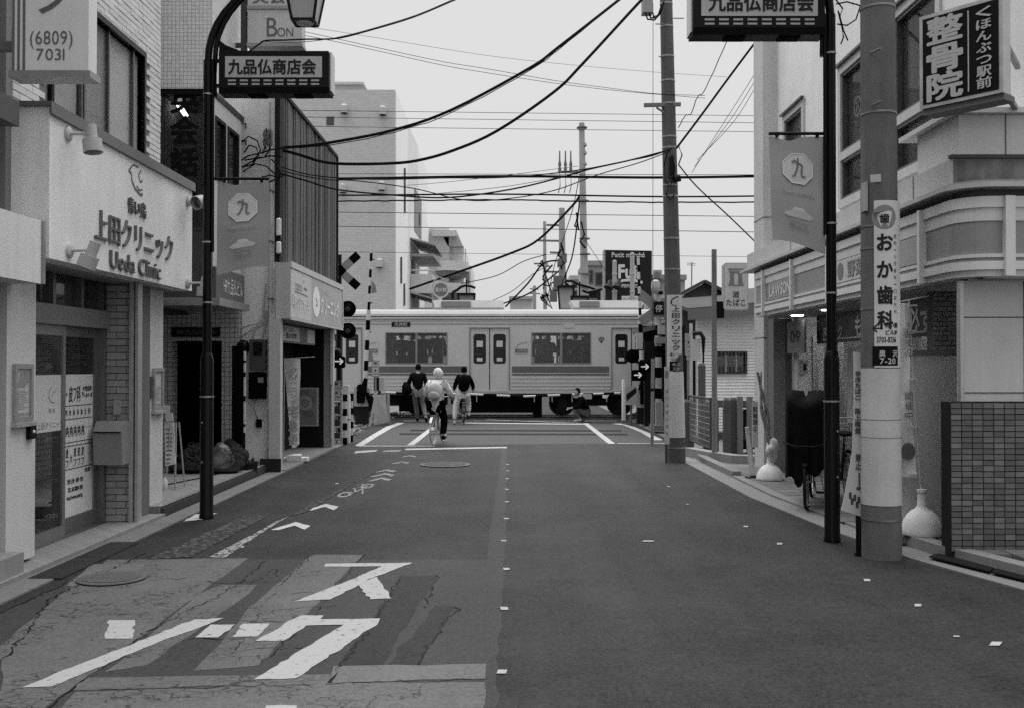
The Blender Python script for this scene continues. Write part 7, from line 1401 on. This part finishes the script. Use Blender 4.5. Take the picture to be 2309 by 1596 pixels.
def person(lab, J, top, legs, shoe, hair, look=(0, 1, 0), fat=1.0, coat=0.0, hat=None, group=None, loc=(0, 0, 0), rz=0.0, small=False):
    r = thing('person', lab, 'person', (0, 0, 0), group); V = {k: Vector(v) for k, v in J.items()}
    chest = V['chest']; f = fat; hd = V['head']; nk = V['neck']
    N = [(V['pel'], .13), (V['pel'].lerp(chest, .5), .125), (chest, .145), (nk, .058), (hd - Vector((0, 0, .05)), .06)]; E = [(0, 1), (1, 2), (2, 3), (3, 4)]
    for s in 'LR':
        i = len(N); N += [(V['sh' + s], .065), (V['el' + s], .045), (V['wr' + s], .030)]; E += [(2, i), (i, i + 1), (i + 1, i + 2)]
        i = len(N); N += [(V['hip' + s], .095), (V['kn' + s], .062), (V['an' + s], .042), (V['to' + s], .035)]; E += [(0, i), (i, i + 1), (i + 1, i + 2), (i + 2, i + 3)]
    mb = skin_mb(N, E)
    L = Vector(look).normalized(); sd = Vector((L.y, -L.x, 0)).normalized()
    def headf(u): 
        fr = u.dot(L); k = 1.0 + (-.10 if (u.z < -.3 and fr < 0) else 0) + (.04 if fr < -.4 else 0)
        if fr > .9 and -.35 < u.z < .15: k += .16 * (fr - .9) / .1
        return k
    mb.ball(hd, (.078, .088, .115), 18, 14, headf)
    for s in (-1, 1): mb.ball(hd + sd * s * .078 - L * .008 - Vector((0, 0, .01)), (.016, .024, .032), 8, 6)
    if not small:
        for s, k in (('L', -1), ('R', 1)): hand(mb, V['wr' + s], V['wr' + s] - V['el' + s], k)
    mb.build('body', SKIN, r, True)
    if not small:
        fm = MB()
        for s in (-1, 1): fm.ball(hd + L * .083 + sd * s * .03 + Vector((0, 0, .005)), .009, 8, 6)
        fm.obox(hd + L * .088 - Vector((0, 0, .055)), (.035, .01, .008)); fm.build('face_features', flat(.04), r)
    # top
    TN = [(V['pel'] + Vector((0, 0, -.02 - coat)), .155 * f), (V['pel'].lerp(chest, .5), .15 * f), (chest, .165 * f), (nk - Vector((0, 0, .02)), .085)]; TE = [(0, 1), (1, 2), (2, 3)]
    for s in 'LR': i = len(TN); TN += [(V['sh' + s], .085 * f), (V['el' + s], .065 * f), (V['wr' + s].lerp(V['el' + s], .08), .046 * f)]; TE += [(2, i), (i, i + 1), (i + 1, i + 2)]
    skin_mb(TN, TE).build('jacket', top, r, True)
    LN_ = [(V['pel'], .14 * f)]; LE_ = []
    for s in 'LR': i = len(LN_); LN_ += [(V['hip' + s], .108 * f), (V['kn' + s], .080 * f), (V['an' + s] + (V['kn' + s] - V['an' + s]) * .08, .062 * f)]; LE_ += [(0, i), (i, i + 1), (i + 1, i + 2)]
    skin_mb(LN_, LE_).build('trousers', legs, r, True)
    for s in 'LR':
        d = (V['to' + s] - V['an' + s]); d.z = 0; d = d.normalized() if d.length > .01 else Vector((0, 1, 0)); a = V['an' + s]
        skin_mb([(a + Vector((0, 0, .02)), .05), (a - d * .04 + Vector((0, 0, -.045)), .045), (V['to' + s], .045), (V['to' + s] + d * .06, .036)], [(0, 1), (1, 2), (2, 3)]).build('shoe', shoe, r, True)
    if hat is None:
        MB().ball(hd + Vector((0, 0, .012)) - L * .012, (.09, .098, .122), 18, 14, lambda u: 1.0 if (u.z > .25 or u.dot(L) < .25) and u.z > -.62 else .72).build('hair', hair, r, True)
    else:
        MB().ball(hd + Vector((0, 0, .03)) - L * .01, (.105, .112, .125), 18, 14, lambda u: (1.0 + .03 * math.sin(u.x * 30)) if u.z > -.25 else (.8 if u.dot(L) > 0 else .93)).build('hat', hat, r, True)
    return place(r, loc, rz)
STAND = dict(pel=(0, 0, .93), chest=(0, 0, 1.27), neck=(0, .01, 1.47), head=(0, .03, 1.60), shL=(-.19, 0, 1.40), shR=(.19, 0, 1.40), elL=(-.24, -.02, 1.13), elR=(.24, -.02, 1.13), wrL=(-.25, .05, .88), wrR=(.25, .05, .88),
             hipL=(-.09, 0, .88), hipR=(.09, 0, .88), knL=(-.10, .02, .48), knR=(.10, .02, .48), anL=(-.10, 0, .085), anR=(.10, 0, .085), toL=(-.11, .13, .04), toR=(.11, .13, .04))
def pose(**k): d = dict(STAND); d.update(k); return d
p = GR(942, 951); man = person('person in dark jacket walking with a shoulder bag toward the train', pose(pel=(0, .02, .90), chest=(-.01, .07, 1.26), neck=(-.01, .10, 1.46), head=(.0, .13, 1.60), shL=(-.20, .06, 1.39), shR=(.19, .08, 1.39), elL=(-.27, .0, 1.13), wrL=(-.24, .10, .93), elR=(.25, .02, 1.12), wrR=(.24, .12, .88),
        hipL=(-.09, .0, .87), hipR=(.09, .04, .87), knL=(-.07, .16, .50), anL=(-.03, .22, .10), toL=(-.03, .35, .05), knR=(.16, .08, .47), anR=(.26, -.16, .13), toR=(.27, -.05, .045)), mt(.010, .9, .3, 9, spec=.08), mt(.16, .9, .2, 8, spec=.1), MATT_BLACK, MATT_BLACK, loc=(p.x, p.y, 0))
bag = thing('shoulder_bag', 'black shoulder bag at the left side of the walking person', 'bag', (p.x - .30, p.y, .85)); lump((p.x - .33, p.y - .02, .98), (.15, .19, .21), 41, .12).build('body', mt(.008, .8, .3, 9, spec=.1), bag, True); MB().tube([(p.x - .33, p.y - .1, 1.15), (p.x - .2, p.y - .06, 1.44), (p.x - .1, p.y + .12, 1.45), (p.x - .28, p.y + .12, 1.15)], .012, 6).build('strap', flat(.03), bag, True)
# ------------------------------------------------------------------ bicycles (built facing +Y, rear wheel at the origin)
def bicycle(lab, fr, wheel_r=.33, basket=False, tyre=None, rim=None, group=None, steer=0.0):
    b = thing('bicycle', lab, 'bicycle', (0, 0, 0), group); R_ = wheel_r; wb_ = 1.08 if R_ > .3 else .92; tyre = tyre or flat(.03); rim = rim or metal(.5, .3)
    for k, y in enumerate((0, wb_)):
        q = Matrix.Rotation(R(90), 3, 'Y'); w = MB()
        n = 30; vs_ = []
        for i in range(n):
            t = 2 * math.pi * i / n
            for j in range(6): a = 2 * math.pi * j / 6; vs_.append((.018 * math.cos(a), y + (R_ - .018 + .018 * math.sin(a)) * math.cos(t), R_ + (R_ - .018 + .018 * math.sin(a)) * math.sin(t)))
        w.add(vs_, [(i * 6 + j, i * 6 + (j + 1) % 6, ((i + 1) % n) * 6 + (j + 1) % 6, ((i + 1) % n) * 6 + j) for i in range(n) for j in range(6)]); wh = w.build('wheel', tyre, b, True)
        m = MB(); vs_ = []
        for i in range(n):
            t = 2 * math.pi * i / n
            for a, rr in ((-.012, R_ - .04), (.012, R_ - .04), (.012, R_ - .03), (-.012, R_ - .03)): vs_.append((a, y + rr * math.cos(t), R_ + rr * math.sin(t)))
        m.add(vs_, [(i * 4 + j, i * 4 + (j + 1) % 4, ((i + 1) % n) * 4 + (j + 1) % 4, ((i + 1) % n) * 4 + j) for i in range(n) for j in range(4)]); m.build('rim', rim, wh)
        m = MB(); 
        for i in range(14): t = 2 * math.pi * i / 14; m.cyl((.025 * (-1) ** i, y, R_), (0, y + (R_ - .035) * math.cos(t), R_ + (R_ - .035) * math.sin(t)), .0016, n=3, cap=False)
        stuff(m.build('spokes', metal(.5), wh)); MB().cyl((-.05, y, R_), (.05, y, R_), .022, n=10).build('hub', metal(.4), wh)
        m = MB(); 
        for i in range(9): t0, t1 = R(20 + 14 * i), R(34 + 14 * i); rr = R_ + .018; m.add([(sx * .025, y + rr * math.cos(t) * (1 if k else 1), R_ + rr * math.sin(t)) for t in (t0, t1) for sx in (-1, 1)], [(0, 1, 3, 2)])
        m.build('mudguard', fr, wh)
    bb = Vector((0, .44, .28)); seat = Vector((0, .27, .78)); hdt = Vector((0, wb_ - .27, .86)); hdb = Vector((0, wb_ - .2, .62)); ax0 = Vector((0, 0, R_)); ax1 = Vector((0, wb_, R_))
    m = MB()
    for a, c, rr in ((bb, seat, .016), (bb, hdb, .018), (bb + Vector((0, .02, .14)), hdt - Vector((0, 0, .06)), .014), (hdt, hdb, .02)): m.cyl(a, c, rr, n=8)
    for s in (-.045, .045): m.cyl(bb + Vector((s * .6, 0, 0)), ax0 + Vector((s, 0, 0)), .009, n=6); m.cyl(seat - Vector((0, 0, .12)), ax0 + Vector((s, 0, 0)), .008, n=6); m.cyl(hdb, ax1 + Vector((s, 0, 0)), .011, n=6)
    m.build('frame', fr, b)
    sd_ = MB().ball(seat + Vector((0, -.02, .06)), (.09, .13, .035), 14, 8, lambda u: 1 if u.y < 0 else 1 - .35 * u.y).build('saddle', flat(.02), b, True); MB().cyl(seat - Vector((0, 0, .06)), seat + Vector((0, 0, .05)), .012, n=8).build('seat_post', metal(.4), sd_)
    hb_ = MB().tube([(-.27, wb_ - .48, .98), (-.25, wb_ - .34, 1.0), (-.08, wb_ - .28, .99), (0, wb_ - .29, .97), (.08, wb_ - .28, .99), (.25, wb_ - .34, 1.0), (.27, wb_ - .48, .98)], .011, 8).cyl(hdt, (0, wb_ - .29, .98), .012, n=8).build('handlebar', metal(.4), b, True)
    for s in (-1, 1): MB().cyl((s * .27, wb_ - .49, .98), (s * .258, wb_ - .38, .99), .017, n=8).build('grip', flat(.03), hb_)
    ck = MB().lathe([(.09, -.004), (.09, .004)], bb + Vector((.06, 0, 0)), 20, Matrix.Rotation(R(90), 3, 'Y')).build('chainring', metal(.2), b)
    for s, a in ((1, R(-60)), (-1, R(120))): e = bb + Vector((s * .08, math.cos(a) * .16, math.sin(a) * .16)); MB().cyl(bb + Vector((s * .07, 0, 0)), e, .009, n=6).build('crank', metal(.4), ck); MB().obox(e + Vector((s * .05, 0, 0)), (.09, .07, .022)).build('pedal', flat(.03), ck)
    MB().obox((0, -.02, .62), (.10, .16, .012)).cyl((-.05, -.06, .62), (-.05, 0, R_), .005, n=5).cyl((.05, -.06, .62), (.05, 0, R_), .005, n=5).build('rear_rack', metal(.35), b); MB().obox((0, -.12, .55), (.05, .02, .04)).build('reflector', flat(.2), b)
    if basket:
        m = MB(); y0, y1 = wb_ - .16, wb_ + .12; z0, z1 = .72, .98
        for i in range(9):
            t = i / 8
            for yy in (y0, y1): m.cyl((-.14 + .28 * t, yy, z0), (-.18 + .36 * t, yy + (.03 if yy == y1 else -.03), z1), .003, n=4)
            for s in (-1, 1): m.cyl((s * .14, y0 + (y1 - y0) * t, z0), (s * .18, y0 - .03 + (y1 - y0 + .06) * t, z1), .003, n=4)
        for j in range(5):
            z = z0 + (z1 - z0) * j / 4; w_ = .14 + .01 * j
            for yy in (y0 - .0075 * j, y1 + .0075 * j): m.cyl((-w_, yy, z), (w_, yy, z), .003, n=4)
            for s in (-1, 1): m.cyl((s * w_, y0 - .0075 * j, z), (s * w_, y1 + .0075 * j, z), .003, n=4)
        stuff(m.build('basket', metal(.45), b))
    return b
c = GR(977, 1004); bk1 = bicycle('pale bicycle ridden by the person in a white coat', metal(.5, .4), .30, False, flat(.40), flat(.55)); place(bk1, (c.x, c.y, .012), R(-9))
RIDE = dict(pel=(0, .24, .86), chest=(.0, .34, 1.16), neck=(.0, .40, 1.34), head=(0, .44, 1.46), shL=(-.17, .36, 1.28), shR=(.17, .36, 1.28), elL=(-.27, .42, 1.06), elR=(.27, .42, 1.06), wrL=(-.27, .58, 1.0), wrR=(.27, .58, 1.0),
            hipL=(-.09, .26, .82), hipR=(.09, .26, .82), knL=(-.13, .60, .62), knR=(.12, .52, .50), anL=(-.12, .42, .42), anR=(.12, .40, .16), toL=(-.12, .54, .38), toR=(.12, .52, .12))
person('person in white coat and knit hat riding a bicycle', RIDE, mt(.66, .85, .15, 7), MATT_BLACK, MATT_BLACK, MATT_BLACK, coat=.20, fat=1.12, hat=mt(.6, .9, .2, 20), loc=(c.x, c.y, .012), rz=R(-9))
bp_ = thing('backpack', 'pale backpack worn by the cyclist in the white coat', 'bag', (c.x, c.y, .9)); q = Matrix.Rotation(R(-9), 3, 'Z')
def bl(x, y, z): return Vector((c.x, c.y, 0)) + q @ Vector((x, y, z))
lump(bl(0, .14, 1.13), (.155, .11, .20), 51, .06).build('body', mt(.45, .8, .15, 9), bp_, True); lump(bl(0, .04, 1.04), (.12, .05, .10), 52, .06).build('pocket', mt(.38, .8, .15, 9), bp_, True)
for s in (-1, 1): MB().tube([bl(s * .1, .2, 1.28), bl(s * .13, .32, 1.36), bl(s * .13, .45, 1.2)], .018, 6).build('strap', flat(.35), bp_, True)
MB().obox(bl(.05, .0, .97), (.1, .02, .05), q).build('buckle', flat(.12), bp_)
c2 = GR(1046, 957); bk2 = bicycle('small dark bicycle under the person in the dark vest', flat(.05), .24, False); place(bk2, (c2.x, c2.y, .012), R(4))
person('person in dark vest and pale trousers sitting on a stopped bicycle', dict(RIDE, pel=(-.02, .2, .92), hipL=(-.12, .22, .88), knL=(-.24, .22, .50), anL=(-.26, .14, .09), toL=(-.27, .26, .045), knR=(.14, .48, .60), anR=(.15, .42, .30), toR=(.16, .54, .27), chest=(0, .28, 1.22), neck=(0, .32, 1.40), head=(.01, .35, 1.53), shL=(-.17, .30, 1.34), shR=(.17, .30, 1.34), elL=(-.25, .34, 1.10), elR=(.27, .34, 1.10)),
       mt(.008, .9, .3, 9, spec=.08), mt(.55, .85, .15, 7), flat(.5), MATT_BLACK, fat=1.05, loc=(c2.x, c2.y, .0), rz=R(4))
bp2 = thing('backpack', 'black backpack worn by the person on the stopped bicycle', 'bag', (c2.x, c2.y, .95)); lump((c2.x, c2.y + .10, 1.17), (.16, .10, .24), 61, .06).build('body', mt(.006, .9, .3, 9, spec=.08), bp2, True); MB().tube([(c2.x - .1, c2.y + .12, 1.36), (c2.x - .12, c2.y + .26, 1.44), (c2.x - .12, c2.y + .4, 1.25)], .018, 6).build('strap', flat(.03), bp2, True)
c3 = GR(1315, 951)
person('person in dark hooded top crouching beside the lowered barrier', dict(pel=(.10, 0, .30), chest=(-.04, 0, .60), neck=(-.13, 0, .76), head=(-.18, 0, .89), shL=(-.05, -.17, .70), shR=(-.05, .17, .70), elL=(-.12, -.24, .46), elR=(-.14, .22, .46), wrL=(-.34, -.12, .42), wrR=(-.36, .10, .42),
       hipL=(.08, -.09, .27), hipR=(.08, .09, .27), knL=(-.30, -.13, .38), knR=(-.26, .13, .40), anL=(-.10, -.14, .10), anR=(.02, .14, .10), toL=(-.23, -.15, .045), toR=(-.12, .15, .045)), mt(.007, .9, .3, 9, spec=.08), mt(.11, .9, .3, 8, spec=.1), mt(.36, .7, .5, 20), MATT_BLACK, look=(-1, -.15, 0), fat=1.1, loc=(c3.x, c3.y, 0))
# passengers behind the train windows
PG = 'passengers standing behind the train windows'
def passenger(x, h, look, lab, sh, phone=False):
    k = h / 1.72; J = {a: (Vector(b) * k) for a, b in STAND.items()}
    if phone: J['elL'] = Vector((-.25, .12, 1.12)) * k; J['wrL'] = Vector((-.1, .3, 1.25)) * k
    person(lab, J, mt(sh, .85, .3, 7), flat(.03), flat(.02), flat(.012), look=look, fat=1.1, small=True, loc=(gx(x, 33.1), 33.1 + (x % 7) * .06, 1.08), rz=0 if look[1] > 0 else math.pi, group=PG)
for x, h, lk, lab, sh, ph in ((905, 1.66, (1, .2, 0), 'passenger with raised hand in the left train window', .05, True), (928, 1.62, (-1, .1, 0), 'passenger beside the mullion of the left train window', .015, True), (951, 1.72, (0, 1, 0), 'passenger in the left half of the second train pane', .02, False), (985, 1.76, (0, 1, 0), 'tall passenger at the right end of the left train window', .015, False), 
        (1219, 1.72, (0, -1, 0), 'passenger in pale coat in the right train window', .16, False), (1238, 1.58, (-1, 0, 0), 'shorter passenger in the right train window', .05, True), (1275, 1.72, (0, 1, 0), 'passenger right of the mullion in the right train window', .02, False), (1298, 1.66, (1, 0, 0), 'passenger in the middle of the right-hand pane', .02, True), (1318, 1.5, (-1, 0, 0), 'short passenger at the right end of the right train window', .04, False)):
    passenger(x, h, lk, lab, sh, ph)
# ------------------------------------------------------------------ parked bicycles by the store
pk = bicycle('parked bicycle with wire basket against the shop window', flat(.06), .33, True); place(pk, (gx(1905, 11.6), 11.6 - .2, .035), R(-4))
cv = bicycle('parked bicycle under a black rain cover beside the lamp post', flat(.02), .33, False); cb = GR(1836, 1160); place(cv, (cb.x, cb.y + .30, .015), R(-20))
YV = cb.y + .30
rc = thing('bicycle_cover', 'black rain cover draped over the parked bicycle and child seat', 'bicycle cover', (0, 0, 0))
rr = random.Random(8); ph = [rr.uniform(0, 6) for _ in range(8)]
def drape(c, r, n=40, k=26):
    # rounded bundle with hanging folds: a squarish section that flares a little to an uneven hem
    vs_ = []
    for j in range(k + 1):
        t = j / k; w = 1 if t > .16 else math.sin(max(t, .001) / .16 * math.pi / 2) ** .5
        for i in range(n):
            q = 2 * math.pi * i / n; x, y = math.cos(q), math.sin(q); sq = 1 / max(abs(x), abs(y)) ** .45
            f = 1 + t * (.07 * math.sin(7 * q + ph[0]) + .05 * math.sin(13 * q + ph[1] + 3 * t) + .03 * math.sin(21 * q + ph[2]))
            hem = .07 * math.sin(3 * q + ph[3]) + .05 * math.sin(8 * q + ph[4]); z = c[2] + r[2] - 2 * r[2] * t + (hem * t * t) + .03 * (1 - t) * math.sin(2 * q + ph[5]) + (.16 * (x * w) ** 2 * (1 - t) ** 3)
            vs_.append((c[0] + r[0] * x * w * sq * f, c[1] + r[1] * y * w * sq * f, z))
    return MB().add(vs_, [(j * n + i, j * n + (i + 1) % n, (j + 1) * n + (i + 1) % n, (j + 1) * n + i) for j in range(k) for i in range(n)])
m = drape((0, .02, .86), (.225, .28, .47)); m2 = drape((0, .62, .78), (.23, .36, .37)); m.add(m2.v, m2.f)
m.build('cover', mt(.010, .8, .5, 9, 1.0, spec=.3, bscale=22), rc, True)
m = MB().prism([(.245, -.12, 1.30), (.25, .06, 1.24), (.262, .14, 1.0), (.262, .05, .84), (.25, -.08, 1.05)], (.004, 0, 0)); m.build('clear_window', mt(.25, .3, .3, 8), rc)
MB().tube([(-.24, -.22, .78), (-.1, -.33, .75), (.1, -.33, .75), (.24, -.22, .78)], .008, 6).build('strap', flat(.03), rc)
place(rc, (cb.x, cb.y + .30, .015), R(-20))
MB().tube([U(1790, 1150, YV), U(1800, 1148, YV), U(1806, 1165, YV), U(1798, 1172, YV), U(1830, 1170, YV)], .008, 6).build('kick_stand', metal(.4), cv)
